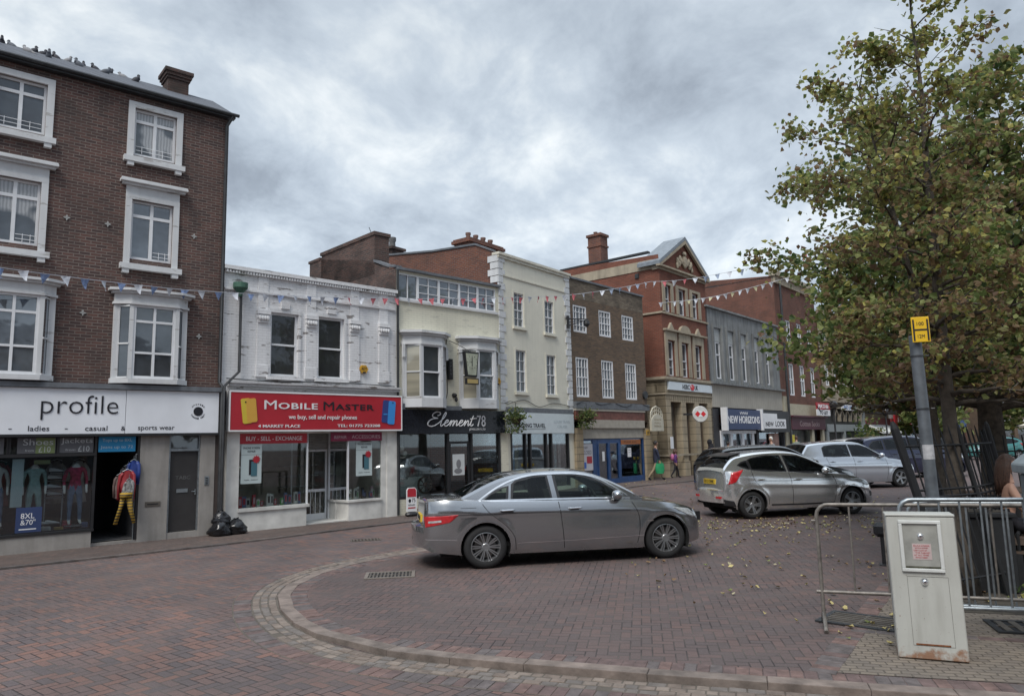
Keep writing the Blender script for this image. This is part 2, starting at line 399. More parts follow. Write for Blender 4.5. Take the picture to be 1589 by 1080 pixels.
def herring_mat(name, stops, w=.098, ang=45.0, tone=1.0, jcol=(.035, .03, .03), patchy=.35, pale=(.22, .19, .18)):
    def f(t, b):
        co = t.objco(); mp = t.new('ShaderNodeMapping'); t.l.new(co, mp.inputs[0]); mp.inputs['Rotation'].default_value = (0, 0, RAD(ang)); mp.inputs['Scale'].default_value = (1 / w,) * 3
        s = t.sep(mp.outputs[0]); i = t.m('FLOOR', s[0]); j = t.m('FLOOR', s[1]); fx = t.m('FRACT', s[0]); fy = t.m('FRACT', s[1])
        k = t.m('FLOORED_MODULO', t.m('SUBTRACT', i, j), 4.0)
        e = [t.m('COMPARE', k, float(q), .1) for q in range(4)]
        a = t.m('MULTIPLY_ADD', e[1], 9.0, fx); c = t.m('MULTIPLY_ADD', e[0], 9.0, t.m('SUBTRACT', 1.0, fx))
        d = t.m('MULTIPLY_ADD', e[2], 9.0, fy); g = t.m('MULTIPLY_ADD', e[3], 9.0, t.m('SUBTRACT', 1.0, fy))
        dist = t.m('MINIMUM', t.m('MINIMUM', a, c), t.m('MINIMUM', d, g))
        wn = t.new('ShaderNodeTexWhiteNoise', noise_dimensions='3D')
        t.l.new(t.comb(t.m('SUBTRACT', i, e[1]), t.m('SUBTRACT', j, e[2]), t.m('ADD', e[2], e[3])), wn.inputs['Vector'])
        r = wn.outputs['Value']
        big = t.noise(co, .33, 4, .6); r2 = t.m('ADD', r, t.m('MULTIPLY', t.m('SUBTRACT', big, .5), 1.1), clamp=True)
        col = t.ramp(r2, stops, 'CONSTANT')
        fine = t.noise(co, 60, 4); col = t.mix(t.ramp(fine, [(.3, .35), (.7, 0)]), col, tuple(c_ * .5 for c_ in jcol))
        wide = t.ramp(t.noise(co, .12, 6, .65, .8), [(.38, 0), (.5, .38), (.62, 0)]); col = t.mix(wide, col, (.062, .052, .05))
        spot = t.ramp(t.noise(co, 11, 2, .4), [(.735, 0), (.755, .6)]); col = t.mix(spot, col, (.05, .047, .047))
        joint = t.ramp(dist, [(.03, 1), (.085, 0)])
        jn = t.mix(t.ramp(t.noise(co, 1.4, 3), [(.4, 0), (.62, .5)]), jcol, (.16, .14, .12))
        col = t.mix(joint, col, jn)
        dirt = t.ramp(t.noise(co, .8, 7, .62, .4), [(.45, 0), (.72, 1)])
        col = t.mix(t.m('MULTIPLY', dirt, patchy), col, (.105, .082, .076))
        col = t.mix(t.ramp(t.noise(co, .21, 5, .6), [(.5, 0), (.7, .22)]), col, pale)
        t.l.new(col, b.inputs['Base Color'])
        t.l.new(t.ramp(t.noise(co, 2.2, 5), [(.3, .62), (.7, .9)]), b.inputs['Roughness']); P(b, 'Specular IOR Level', .25)
        tilt = t.m('MULTIPLY', r, .5)
        h = t.m('ADD', t.m('SUBTRACT', tilt, joint), t.m('MULTIPLY', fine, .25))
        t.l.new(t.bump(h, .5, .006), b.inputs['Normal'])
    return mat(name, f)
RSTOPS = [(0, (.142, .117, .118)), (.2, (.166, .128, .123)), (.42, (.188, .134, .125)), (.64, (.205, .137, .122)), (.82, (.228, .138, .117)), (.94, (.255, .146, .118))]
ROADM = herring_mat('road_paver', RSTOPS, ang=38)
ISLM = herring_mat('parking_paver', [(0, (.135, .105, .102)), (.3, (.152, .111, .105)), (.55, (.168, .116, .108)), (.8, (.183, .121, .11)), (.95, (.198, .127, .112))], ang=10, patchy=.45, pale=(.13, .11, .105))
PAVM = herring_mat('pavement_paver', [(0, (.13, .098, .085)), (.4, (.15, .11, .095)), (.8, (.175, .12, .10))], w=.1, ang=-5, patchy=.3)

def sheet(name, poly_fn, x0, x1, y0, y1, step, zf, m, clip=None):
    mb = MB(); xs = []; x = x0
    nx = int((x1 - x0) / step); ny = int((y1 - y0) / step)
    vs = []; fs = []
    for j in range(ny + 1):
        for i in range(nx + 1):
            X = x0 + (x1 - x0) * i / nx; Y = y0 + (y1 - y0) * j / ny; vs.append((X, Y, zf(X, Y)))
    for j in range(ny):
        for i in range(nx):
            a = j * (nx + 1) + i; fs.append((a, a + 1, a + nx + 2, a + nx + 1))
    mb.add(vs, fs); return mb
def ext_grid():
    # one ground sheet: fine near the square, stretched to the horizon
    def axis(lo, hi, st, far):
        a = [lo + st * i for i in range(int((hi - lo) / st) + 1)]
        return [-far, -far / 4, lo - 30] + a + [hi + 30, far / 4, far]
    xs = axis(-30, 60, 1.0, 1500); ys = axis(-20, 90, 1.0, 1500)
    vs = [(x, y, road_z(x, y)) for y in ys for x in xs]; n = len(xs)
    fs = [(j * n + i, j * n + i + 1, (j + 1) * n + i + 1, (j + 1) * n + i) for j in range(len(ys) - 1) for i in range(n - 1)]
    return MB().add(vs, fs)
structure(ext_grid().build('road', ROADM))

def catmull(pts, n=8):
    out = []; P_ = [pts[0]] + pts + [pts[-1]]
    for i in range(1, len(P_) - 2):
        p0, p1, p2, p3 = [np.array(q, float) for q in P_[i - 1:i + 3]]
        for k in range(n):
            u = k / n; out.append(tuple(.5 * ((2 * p1) + (-p0 + p2) * u + (2 * p0 - 5 * p1 + 4 * p2 - p3) * u * u + (-p0 + 3 * p1 - 3 * p2 + p3) * u ** 3)))
    out.append(tuple(pts[-1])); return out
# kerb line of the parking bay: from behind the saloon car, round the curve and off to the right
KIN = catmull([(3.4, 17.3), (1.2, 15.7), (-.9, 13.95), (-1.85, 12.95), (-2.62, 11.9), (-2.96, 10.9), (-2.98, 9.9), (-2.67, 8.9), (-2.2, 8.05), (-1.62, 7.4), (-.95, 6.97), (-.1, 6.62), (.9, 6.27), (1.9, 5.96), (2.8, 5.68), (3.7, 5.42), (5.2, 5.0), (8, 4.3), (16, 2.3)], 10)
def arclen(path):
    L = [0]
    for a, b in zip(path, path[1:]): L.append(L[-1] + math.hypot(b[0] - a[0], b[1] - a[1]))
    return L
KL = arclen(KIN)
def at_len(path, L, s):
    s = max(0, min(L[-1] - 1e-6, s))
    i = next(k for k in range(len(L) - 1) if L[k + 1] > s)
    u = (s - L[i]) / max(1e-9, L[i + 1] - L[i]); a, b = path[i], path[i + 1]
    d = Vector((b[0] - a[0], b[1] - a[1])).normalized()
    # smooth normal
    j0, j1 = max(0, i - 2), min(len(path) - 1, i + 3); d = Vector((path[j1][0] - path[j0][0], path[j1][1] - path[j0][1])).normalized()
    return Vector((a[0] + (b[0] - a[0]) * u, a[1] + (b[1] - a[1]) * u)), Vector((d.y, -d.x))   # normal: to the right of travel
def blocks(name, path, o0, o1, ln, gap, zf, mats, th=.05, jit=.004, s0=0, s1=None, bev=.006, rag=0.0):
    """a course of real blocks laid along a path; offsets positive = to the outside of the bay"""
    L = arclen(path); mb = MB(); s = s0; s1 = s1 or L[-1]
    while s < s1 - ln * .5:
        l = ln * random.uniform(1 - rag, 1 + rag); g = gap
        q = []
        for ss, oo in ((s + g, o0 + g), (s + l, o0 + g), (s + l, o1 - g), (s + g, o1 - g)):
            p, n = at_len(path, L, ss); q.append(p + n * (oo + random.uniform(-jit, jit)))
        dz = random.uniform(-jit, jit) * .8; mi = random.choices(range(len(mats)), k=1)[0]
        b = .006; c = sum(q, Vector((0, 0))) / 4
        top = [p + (c - p) * (b / max(.02, (c - p).length)) for p in q]
        vs = [(p.x, p.y, zf(p.x, p.y) - th) for p in q] + [(p.x, p.y, zf(p.x, p.y) + dz - b) for p in q] + [(p.x, p.y, zf(p.x, p.y) + dz) for p in top]
        mb.add(vs, [(0, 1, 5, 4), (1, 2, 6, 5), (2, 3, 7, 6), (3, 0, 4, 7), (4, 5, 9, 8), (5, 6, 10, 9), (6, 7, 11, 10), (7, 4, 8, 11), (8, 9, 10, 11)], mi)
        s += l
    return structure(mb.build(name, mats))
BR = [plain('border_brick_red', (.145, .092, .08), .85, var=.35, scale=9, bump=.3), plain('border_brick_brown', (.115, .078, .072), .85, var=.35, scale=9, bump=.3), plain('border_brick_grey', (.105, .088, .085), .85, var=.35, scale=9, bump=.3)]
ST = [plain('sett_tan', (.165, .13, .108), .9, var=.3, scale=8, bump=.5, bscale=30), plain('sett_buff', (.195, .158, .132), .9, var=.3, scale=7, bump=.5, bscale=30), plain('sett_grey', (.14, .122, .11), .9, var=.3, scale=7, bump=.5, bscale=30)]
KERB = [plain('kerb_granite', (.178, .142, .122), .9, var=.4, scale=5, bump=.5, bscale=25), plain('kerb_granite_dark', (.16, .13, .112), .9, var=.4, scale=5, bump=.5, bscale=25)]
JM = plain('sand_joint', (.10, .085, .07), .95, var=.3, scale=5)
isl = lambda x, y: .004
rz_ = lambda x, y: road_z(x, y) + .006
# bedding strip under the courses
def strip(name, path, o0, o1, zf, m, n=260):
    L = arclen(path); mb = MB(); vs = []
    for k in range(n + 1):
        p, nn = at_len(path, L, L[-1] * k / n)
        for o in (o0, o1):
            q = p + nn * o; vs.append((q.x, q.y, zf(q.x, q.y)))
    mb.add(vs, [(2 * k, 2 * k + 1, 2 * k + 3, 2 * k + 2) for k in range(n)]); return structure(mb.build(name, m))
# travel goes from far, counter-clockwise to the right: outside of the bay is on the right-hand side
strip('paving_bed', KIN, .15, .68, lambda x, y: road_z(x, y) + .0015, JM)
blocks('brick_border', KIN, -.21, 0.0, .102, .0045, isl, BR)
blocks('kerb', KIN, 0.0, .165, .82, .004, lambda x, y: .008, KERB, th=.1, jit=.004, rag=.35)
blocks('cobbled_gutter', KIN, .17, .265, .12, .007, rz_, ST, rag=.25, jit=.006)
blocks('cobbled_gutter', KIN, .265, .36, .115, .007, rz_, ST, rag=.25, jit=.006)
blocks('cobbled_gutter', KIN, .36, .455, .12, .007, rz_, ST, rag=.25, jit=.006)
blocks('brick_border', KIN, .46, .67, .102, .0045, rz_, BR)
# the parking bay surface inside the kerb
mb = MB()
inner = []
for k in range(0, 200):
    p, n = at_len(KIN, KL, KL[-1] * k / 199); q = p + n * .001; inner.append((q.x, q.y))
n0 = next(i for i, p in enumerate(inner) if p[0] == min(q[0] for q in inner))
vs = []
for k in range(61):
    # rows across the bay, from the kerb curve out to x = 60
    y_ = 17.3 - (17.3 - 2.4) * (k / 60) ** 1.0
    up = [p for p in inner[:n0 + 1]]; lo = [p for p in inner[n0:]]
    seg = up if y_ > inner[n0][1] else lo
    xk = None
    for a_, b_ in zip(seg, seg[1:]):
        if min(a_[1], b_[1]) <= y_ <= max(a_[1], b_[1]): xk = a_[0] + (b_[0] - a_[0]) * (y_ - a_[1]) / ((b_[1] - a_[1]) or 1e-9)
    xk = xk if xk is not None else seg[0][0]
    vs += [(xk, y_, 0.0), (60, y_, 0.0)]
mb.add(vs, [(2 * k, 2 * k + 1, 2 * k + 3, 2 * k + 2) for k in range(60)])
o = mb.build('parking_bay', ISLM); structure(o)
# same paving carried on between the parked cars, up to the traffic lane before the shops
us_ = [-14 + i * 1.0 for i in range(90)]; vs_ = [4.7 + i * 1.2 for i in range(36)]
gp = [FE.pt(u_, -v_) for v_ in vs_ for u_ in us_]; n_ = len(us_)
vs = [(p.x, p.y, gz(p.x, p.y) - .002) for p in gp]
fs = [(j * n_ + i, j * n_ + i + 1, (j + 1) * n_ + i + 1, (j + 1) * n_ + i) for j in range(len(vs_) - 1) for i in range(n_ - 1)]
fs = [f for f in fs if all(vs[q][1] > 16.2 and vs[q][0] > 2.6 for q in f)]
structure(MB().add(vs, fs).build('parking_bay', ISLM))
# soldier course that bounds the bay on the right, and the small setts round the cabinet
BL = catmull([(2.30, 6.05), (4.5, 9.3), (7.2, 13.2)], 10)
blocks('brick_border', BL, -.01, .21, .102, .0045, lambda x, y: .008, BR)
SETT = None
def settmat(t, b):
    co = t.objco(); mp = t.new('ShaderNodeMapping'); t.l.new(co, mp.inputs[0]); mp.inputs['Rotation'].default_value = (0, 0, RAD(15))
    vd = t.new('ShaderNodeVectorMath', operation='MULTIPLY_ADD'); t.l.new(t.noise(mp.outputs[0], 6, 2, out='Color'), vd.inputs[0]); vd.inputs[1].default_value = (.045, .045, 0); t.l.new(mp.outputs[0], vd.inputs[2])
    br = t.new('ShaderNodeTexBrick'); t.l.new(vd.outputs[0], br.inputs['Vector']); br.inputs['Scale'].default_value = 1; br.inputs['Brick Width'].default_value = .125; br.inputs['Row Height'].default_value = .075
    br.inputs['Mortar Size'].default_value = .008; br.inputs['Mortar Smooth'].default_value = .6
    br.inputs['Color1'].default_value = (.21, .175, .14, 1); br.inputs['Color2'].default_value = (.16, .135, .115, 1); br.inputs['Mortar'].default_value = (.10, .085, .07, 1)
    c = t.mix(t.ramp(t.noise(co, 1.3, 5), [(.45, 0), (.7, .6)]), br.outputs['Color'], (.13, .115, .10))
    t.l.new(c, b.inputs['Base Color']); P(b, 'Roughness', .9); P(b, 'Specular IOR Level', .2)
    t.l.new(t.bump(t.m('SUBTRACT', t.m('MULTIPLY', t.noise(co, 40, 3), .4), br.outputs['Fac']), .7, .012), b.inputs['Normal'])
SETTM = mat('small_tan_setts', settmat)
lo = [(p[0] + .0, p[1] + .23) for p in KIN if 2.3 < p[0] < 14]
def yk(x):
    for a_, b_ in zip(lo, lo[1:]):
        if a_[0] <= x <= b_[0]: return a_[1] + (b_[1] - a_[1]) * (x - a_[0]) / (b_[0] - a_[0])
    return lo[0][1] if x < lo[0][0] else lo[-1][1]
def yt(x): return interp_([(2.5, 6.0), (4.62, 9.2), (7.3, 13.0), (14, 13.0)], x)
def interp_(pts, x):
    for (a_, b_), (c_, d_) in zip(pts, pts[1:]):
        if x <= c_: return b_ + (d_ - b_) * (x - a_) / (c_ - a_)
    return pts[-1][1]
vs = []
for k in range(81):
    x_ = 2.5 + 11.4 * k / 80; vs += [(x_, yk(x_), .0045), (x_, max(yt(x_), yk(x_) + .001), .0045)]
structure(MB().add(vs, [(2 * k, 2 * k + 2, 2 * k + 3, 2 * k + 1) for k in range(80)]).build('sett_paving', SETTM))
blocks('brick_border', [(3.0, 7.33), (4.6, 6.75), (7.5, 5.7)], -.02, .1, .21, .005, lambda x, y: .01, BR)
SOIL = plain('dark_soil', (.05, .042, .032), .95, var=.6, scale=4, bump=.8, bscale=30)
structure(MB().add([(x, y, .0088) for x, y in [(4.3, 7.95), (5.2, 9.2), (7.9, 12.9), (14, 12.9), (14, 5.5), (8.0, 6.6)]], [tuple(range(6))]).build('tree_bed', SOIL))

# ---- footway in front of the shops
KE = catmull([(-20, 2.4), (-14, 7.6), (-8.6, 12.3), (-5.8, 14.85), (-4.35, 16.5), (-2.6, 18.4), (-.5, 20.6), (2.3, 23.7), (4.8, 26.5), (6.8, 28.5), (10, 32), (20, 43.5), (34, 60), (60, 92)], 6)
FL = [(-20, 4.9), (-9.66, 13.86 + .35), (-6.5, 17.2), (-3.2, 20.2), (-.6, 22.8), (1.9, 26.2), (6.5, 31.6), (15, 41.5), (26, 54.5), (60, 95)]
KEL = arclen(KE); mb = MB(); vs = []; N = 150
back = [Vector((p[0], p[1])) for p in FL]; BLn = arclen([tuple(p) for p in back])
for k in range(N + 1):
    p, n = at_len(KE, KEL, KEL[-1] * k / N)
    # nearest point on back line then 1 m behind it
    best = None
    for a, b in zip(back, back[1:]):
        u = max(0, min(1, (p - a).dot(b - a) / (b - a).length_squared)); q = a + (b - a) * u
        if best is None or (q - p).length < (best - p).length: best = q
    q2 = best + (best - p).normalized() * 1.6
    for uu in (0, .12, .5, 1):
        q = p + (q2 - p) * uu; vs.append((q.x, q.y, gz(q.x, q.y) + .022))
mb.add(vs, [(4 * k + j, 4 * k + j + 1, 4 * k + j + 5, 4 * k + j + 4) for k in range(N) for j in range(3)])
structure(mb.build('pavement', PAVM))
KD = [plain('street_kerb', (.12, .10, .092), .9, var=.4, scale=4, bump=.4), plain('street_kerb_dark', (.09, .078, .074), .9, var=.4, scale=4, bump=.4)]
blocks('kerb', KE, -.02, .11, .9, .004, lambda x, y: gz(x, y) + .03, KD, th=.12, jit=.003)
# iron gully covers
def grate(name, label, x, y, ang, w, l, nb, m, frame=.03, z=.012):
    r = root(name, label, 'grate', (x, y, z), RAD(ang)); mb = MB()
    mb.box(0, w, 0, frame, -.01, .004); mb.box(0, w, l - frame, l, -.01, .004); mb.box(0, frame, frame, l - frame, -.01, .004); mb.box(w - frame, w, frame, l - frame, -.01, .004)
    mb.build('frame', m, r); mb = MB()
    for k in range(nb):
        a = frame + (w - 2 * frame) * (k + .25) / nb; mb.box(a, a + (w - 2 * frame) / nb * .5, frame, l - frame, -.01, .003)
    mb.box(frame, w - frame, l / 2 - .012, l / 2 + .012, -.01, .0035)
    mb.build('grille', IRONG, r); MB().box(frame, w - frame, frame, l - frame, -.012, -.008).build('void', DARK, r)
    return r
IRONG = plain('worn_grate_iron', (.12, .105, .09), .6, metal=.3, var=.3)
CONC = plain('grate_surround', (.17, .145, .125), .9, var=.2)
grate('drain_grate', 'iron drain grate in the paving behind the grey saloon', -2.18, 10.55, 7, .72, .52, 12, CONC, .05)
grate('drain_cover', 'small flat drain cover in the road by the phone shop', -3.3, 14.75, 15, .6, .32, 8, IRONG, z=.004)
grate('tree_grate', 'iron tree grate strewn with leaves beside the leaning cabinet', 3.55, 7.1, 48, .55, .75, 6, IRON, .05, z=.016)
grate('tree_grate', 'iron tree grate in the sett paving under the barrier by the bench', 4.45, 7.0, -18, 1.2, .5, 9, IRON, .05, z=.02)
# ================================================================ BUILDINGS
def arch_frame(mb, u0, u1, z0, z1, w=.12, y0=-.05, y1=.0, bottom=True):
    """architrave around an opening, butt-jointed"""
    mb.box(u0 - w, u0, y0, y1, z0, z1); mb.box(u1, u1 + w, y0, y1, z0, z1); mb.box(u0 - w, u1 + w, y0 - .002, y1, z1, z1 + w)
    return mb
def half(s2, sp, name, m, pm, par):
    # two mirrored side lights: each with its own pane
    for k in (0, 1):
        q = MB(); n = len(s2.pc) // 2
        for v0, nv, f0, nf in s2.pc[k * n:(k + 1) * n]: q.add(s2.v[v0:v0 + nv], [tuple(i - v0 for i in f) for f in s2.f[f0:f0 + nf]])
        o = q.build(name, m, par); v0, nv, f0, nf = sp.pc[k]; MB().add(sp.v[v0:v0 + nv], [(0, 1, 2, 3)]).build('pane', pm, o)
# ---------------------------------------------------------------- A: tall brown brick house over the clothes shop
BRA = brickmat('dark_brown_brick', (.15, .083, .071), (.068, .05, .05), (.215, .185, .165), dirt=(.055, .05, .048), dirtamt=.65, bw=.2, bh=.064, msize=.009)
STONEA = stonemat('shopfront_stone', (.33, .31, .29), amt=.4)
A = FA.root('shop_building', 'tall four storey dark brown brick building with white framed windows at the left edge', 'building')
cols = [-3.24, -.73, 1.78]
holes = []
for c in cols:
    holes += [(c + .13, c + 1.0, 8.33, 9.41), (c + .15, c + 1.0, 6.0, 7.32), (c + .1, c + 1.13, 3.4, 4.98)]
mb = MB(); wall_mb(mb, -4.2, 3.95, 3.2, 9.72, holes, rev=.16); mb.build('wall', BRA, A)
shell(A, -4.2, 3.95, 6.5, 9.72, BRA, None)
for ci, c in enumerate(cols):
    w = window(A, c + .13, c + 1.0, 8.33, 9.41, y=.1, zs=[9.14], us=[c + .565], bar=.065, midr=.06, pane=[PANEB, PANE, PANEC][ci % 3])
    mb = MB(); mb.box(c, c + .13, -.05, 0, 8.27, 9.41); mb.box(c + 1.0, c + 1.13, -.05, 0, 8.27, 9.41); mb.box(c, c + 1.13, -.052, 0, 9.41, 9.54); mb.build('architrave', OLDWHITE, A)
    mb = MB(); mb.box(c - .06, c + 1.19, -.12, .1, 8.15, 8.27); mb.box(c + .01, c + .14, -.1, 0, 8.06, 8.15); mb.box(c + .99, c + 1.12, -.1, 0, 8.06, 8.15); mb.build('sill', OLDWHITE, A)
    window(A, c + .15, c + 1.0, 6.0, 7.32, y=.1, zs=[6.98], us=[c + .575], bar=.065, pane=[PANEB, PANEC, PANEB][ci % 3])
    mb = MB(); mb.box(c + .03, c + .15, -.05, 0, 5.88, 7.32); mb.box(c + 1.0, c + 1.12, -.05, 0, 5.88, 7.32); mb.box(c + .03, c + 1.12, -.052, 0, 7.32, 7.42); mb.box(c + .03, c + 1.12, -.03, 0, 7.42, 7.62)
    mb.build('architrave', OLDWHITE, A)
    mb = MB(); mb.box(c - .06, c + 1.22, -.1, 0, 7.62, 7.67); mb.box(c - .1, c + 1.26, -.17, 0, 7.67, 7.72); mb.box(c - .09, c + 1.25, -.16, -.0, 7.722, 7.745); mb.build('hood', OLDWHITE, A)
    mb = MB(); mb.box(c - .04, c + 1.2, -.12, .1, 5.76, 5.88); mb.box(c + .01, c + .14, -.1, 0, 5.67, 5.76); mb.box(c + 1.0, c + 1.13, -.1, 0, 5.67, 5.76); mb.build('sill', OLDWHITE, A)
    # safety bars
    for zz0, q0 in ((8.4, c + .19), (6.05, c + .62)):
        mb = MB()
        for k in range(2): mb.tube([(q0, .035, zz0 + .06 + .09 * k), (q0 + (.74 if zz0 > 8 else .33), .035, zz0 + .06 + .09 * k)], .006, 5)
        for q in (.12, .55 if zz0 > 8 else .25): mb.tube([(q0 + q, .035, zz0), (q0 + q, .035, zz0 + .17)], .006, 5)
        mb.build('safety_rail', WHITE, A)
    # canted bay on the first floor
    b0, b1 = c - .1, c + 1.36; pj = .24; e0, e1 = c + .24, c + 1.08
    bay = MB(); tz = 4.97
    for zz0, zz1, k in ((3.3, 3.4, 0.03), (tz, 5.02, .03), (5.02, 5.2, .0), (5.2, 5.25, .06), (5.25, 5.30, .12)):
        bay.prism([(b0 - k, 0), (b0 - k, -.08 - k), (e0 - .05 - k * .4, -pj - k), (e1 + .05 + k * .4, -pj - k), (b1 + k, -.08 - k), (b1 + k, 0)], zz0, zz1, axis='z')
    for (x0, y0_), (x1, y1_) in (((b0, -.03), (b0 + .1, -.03)), ((b1 - .1, -.03), (b1, -.03))): bay.box(x0, x1, y0_ - .06, 0, 3.4, 4.97)
    for x in (e0 - .075, e1 - .005): bay.box(x, x + .08, -pj, -pj + .09, 3.4, 4.97)
    bay.build('bay_window_frame', OLDWHITE, A)
    window(A, e0 + .005, e1 - .005, 3.4, 4.97, y=-pj + .07, zs=[4.62, 3.95], us=[(e0 + e1) / 2], bar=.05, mid=3.95, pane=[PANEB, PANEB, PANE][ci % 3])
    sp = MB(); s2 = MB()
    for xa, xb in ((b0 + .1, e0 - .075), (b1 - .1, e1 + .075)):
        sp.quad((xa, -.08, 3.4), (xb, -pj + .02, 3.4), (xb, -pj + .02, 4.97), (xa, -.08, 4.97))
        for zc in (3.42, 4.13, 4.93):
            s2.tube([(xa, -.095, zc), (xb, -pj + .0, zc)], .022, 4)
        s2.tube([(xa, -.095, 3.4), (xa, -.095, 4.97)], .018, 4)
    half(s2, sp, 'bay_side_light', OLDWHITE, PANE, A)
# weathered wall plates
for u, z in ((.74, 6.68), (1.49, 6.68), (3.24, 6.71), (1.12, 4.73), (3.42, 4.42), (-1.1, 6.68), (-1.9, 6.7), (-1.5, 4.75)):
    mb = MB()
    for k in range(4):
        a = k * math.pi / 2; r = .068
        mb.prism([(u, z), (u + r * .5 * math.cos(a - .6), z + r * .5 * math.sin(a - .6)), (u + r * math.cos(a), z + r * math.sin(a)), (u + r * .5 * math.cos(a + .6), z + r * .5 * math.sin(a + .6))], -.02 - .001 * k, 0)
    mb.build('wall_plate', plain('plate_grey', (.38, .38, .37), .7), A)
# roof with overhanging eaves, gutter, downpipe
mb = MB(); mb.add([(-4.4, -.16, 9.80), (4.05, -.16, 9.80), (4.05, 1.6, 10.85), (-4.4, 1.6, 10.85), (4.05, 6.6, 9.80), (-4.4, 6.6, 9.80)], [(0, 1, 2, 3), (3, 2, 4, 5)])
mb.add([(3.96, 0, 9.72), (3.96, 6.5, 9.72), (3.96, 1.6, 10.65)], [(0, 1, 2)]); mb.build('roof', SLATE, A)
MB().box(-4.4, 4.05, -.16, .0, 9.70, 9.77).build('soffit', IRON, A)
MB().tube([(-4.4, -.19, 9.775), (4.12, -.19, 9.775)], .042, 8).build('gutter', IRON, A, smooth=True)
tube_obj('downpipe', [(3.98, -.18, 9.74), (3.88, -.07, 9.5), (3.88, -.07, 3.4), (3.92, -.16, 3.3), (3.92, -.16, 0.05)], .04, IRON, A)
ch = MB(); ch.box(2.86, 3.34, 1.2, 1.7, 10.3, 10.95); ch.box(2.83, 3.37, 1.17, 1.73, 10.95, 11.02); ch.box(2.80, 3.40, 1.14, 1.76, 11.022, 11.1); ch.box(2.77, 3.43, 1.11, 1.79, 11.102, 11.19)
ch.build('chimney', brickmat('chimney_brick', (.12, .065, .055), (.07, .05, .048), (.12, .1, .09), dirtamt=.9), A)
# shopfront A
MB().box(-4.2, 3.9, -.2, 0, 3.17, 3.27).build('lead_flashing', LEAD, A)
mb = MB()
mb.box(-4.2, 1.46, -.1, .05, -.05, .33); mb.box(2.31, 2.88, -.04, .06, -.05, 2.24); mb.box(3.53, 3.84, -.04, .06, -.05, 2.24); mb.box(2.88, 3.53, -.02, .1, -.05, .15); mb.box(1.46, 2.31, -.02, .3, -.05, .08)
mb.each('stone_front', STONEA, A)
mb = MB(); ft = BLACK
mb.box(-4.2, 1.5, -.12, .03, .33, .38); mb.box(-4.2, 1.5, -.05, .03, 1.82, 1.88); mb.box(-4.2, 2.31, -.04, .03, 2.2, 2.25)
for u in (-4.2, -2.05, -.02, .0, .8, 1.46): mb.box(u, u + .045, -.035, .025, 1.88, 2.2)
for u in (-4.2, -2.05, 1.455): mb.box(u, u + .05, -.04, .025, .38, 1.82)
mb.box(2.26, 2.31, -.03, .05, .08, 2.2)
mb.build('shop_window_frame', ft, A)
MB().box(-4.15, 1.45, -.01, .0, .38, 1.82).box(-4.15, 1.45, -.012, -.002, 1.88, 2.2).each('shop_window_glass', GLASSD, A)
mb = MB(); mb.box(2.9, 3.52, .06, .1, .16, 1.86); mb.build('door_leaf', plain('dark_door', (.035, .033, .033), .5, bump=.1), A)
mb = MB(); mb.box(2.88, 2.92, .0, .08, .15, 2.24); mb.box(3.5, 3.53, .0, .08, .15, 2.24); mb.box(2.92, 3.5, .0, .08, 1.87, 1.92); mb.build('door_frame', STEEL, A)
MB().box(2.92, 3.5, .05, .07, 1.92, 2.22).build('fanlight', PANE, A)
MB().box(3.08, 3.31, .045, .06, .98, 1.06).build('letter_plate', STEEL, A); mb = MB().tube([(3.46, .02, .92), (3.46, .02, 1.04)], .012, 6); mb.tube([(3.38, .015, .99), (3.46, .015, .99)], .01, 6); mb.build('door_handle', STEEL, A)
mb = MB(); text_mesh('TABC', mb, 3.05, 3.36, 1.26, 1.34, .058, .004); mb.build('door_number', plain('dim_letters', (.12, .12, .12), .4), A)
mb = MB(); mb.box(2.44, 2.74, -.052, -.04, .73, .83); mb.box(2.48, 2.70, -.056, -.05, .77, .79, 1); mb.build('letter_slot', [IRONG, DARK], A)
mb = MB(); mb.box(3.63, 3.72, -.055, -.04, 1.12, 1.31); [mb.box(3.65, 3.70, -.06, -.055, 1.14 + .04 * k, 1.16 + .04 * k, 1) for k in range(4)]; mb.build('entry_phone', [STEEL, DARK], A)
room(A, -4.1, 2.3, .06, 3.2, .1, 2.6, plain('shop_dark_wall', (.05, .052, .06), .9), plain('shop_floor_dark', (.08, .08, .085), .6))
MB().box(2.31, 2.33, .04, 1.2, .08, 2.2).build('lobby_wall', ROOMG, A)
MB().box(3.85, 3.95, -.03, .08, 0, 3.2).build('edge_panel', plain('dark_timber', (.06, .045, .04), .7), A)

# ---------------------------------------------------------------- B: white painted brick, phone shop
PWB = paintedmat('white_painted_brick', (.77, .77, .78), amt=.85)
B = FB.root('shop_building', 'two storey white painted brick building with peeling paint above the red phone shop sign', 'building')
holes = [(1.14, 1.86, 3.6, 5.16), (2.40, 3.14, 3.6, 5.18)]
mb = MB(); wall_mb(mb, 0, 4.78, 3.2, 6.02, holes, rev=.14); mb.build('wall', PWB, B); shell(B, 0, 4.78, 7, 6.0, PWB, LEAD)
for (a, b, c, d) in holes:
    window(B, a, b, c, d, y=.1, cols=1, zs=[], mid=4.38, fr=.055, pane=panemat('dark_sash_pane', (.012, .013, .015), .035))
    mb = MB(); mb.box(a - .07, a, -.03, 0, c, d); mb.box(b, b + .07, -.03, 0, c, d); mb.box(a - .07, b + .07, -.032, 0, d, d + .1); mb.box(a + .25, b - .25, -.06, 0, d + .1, d + .28); mb.box(a - .1, b + .1, -.1, .1, c - .08, c); mb.build('architrave', PWB, B)
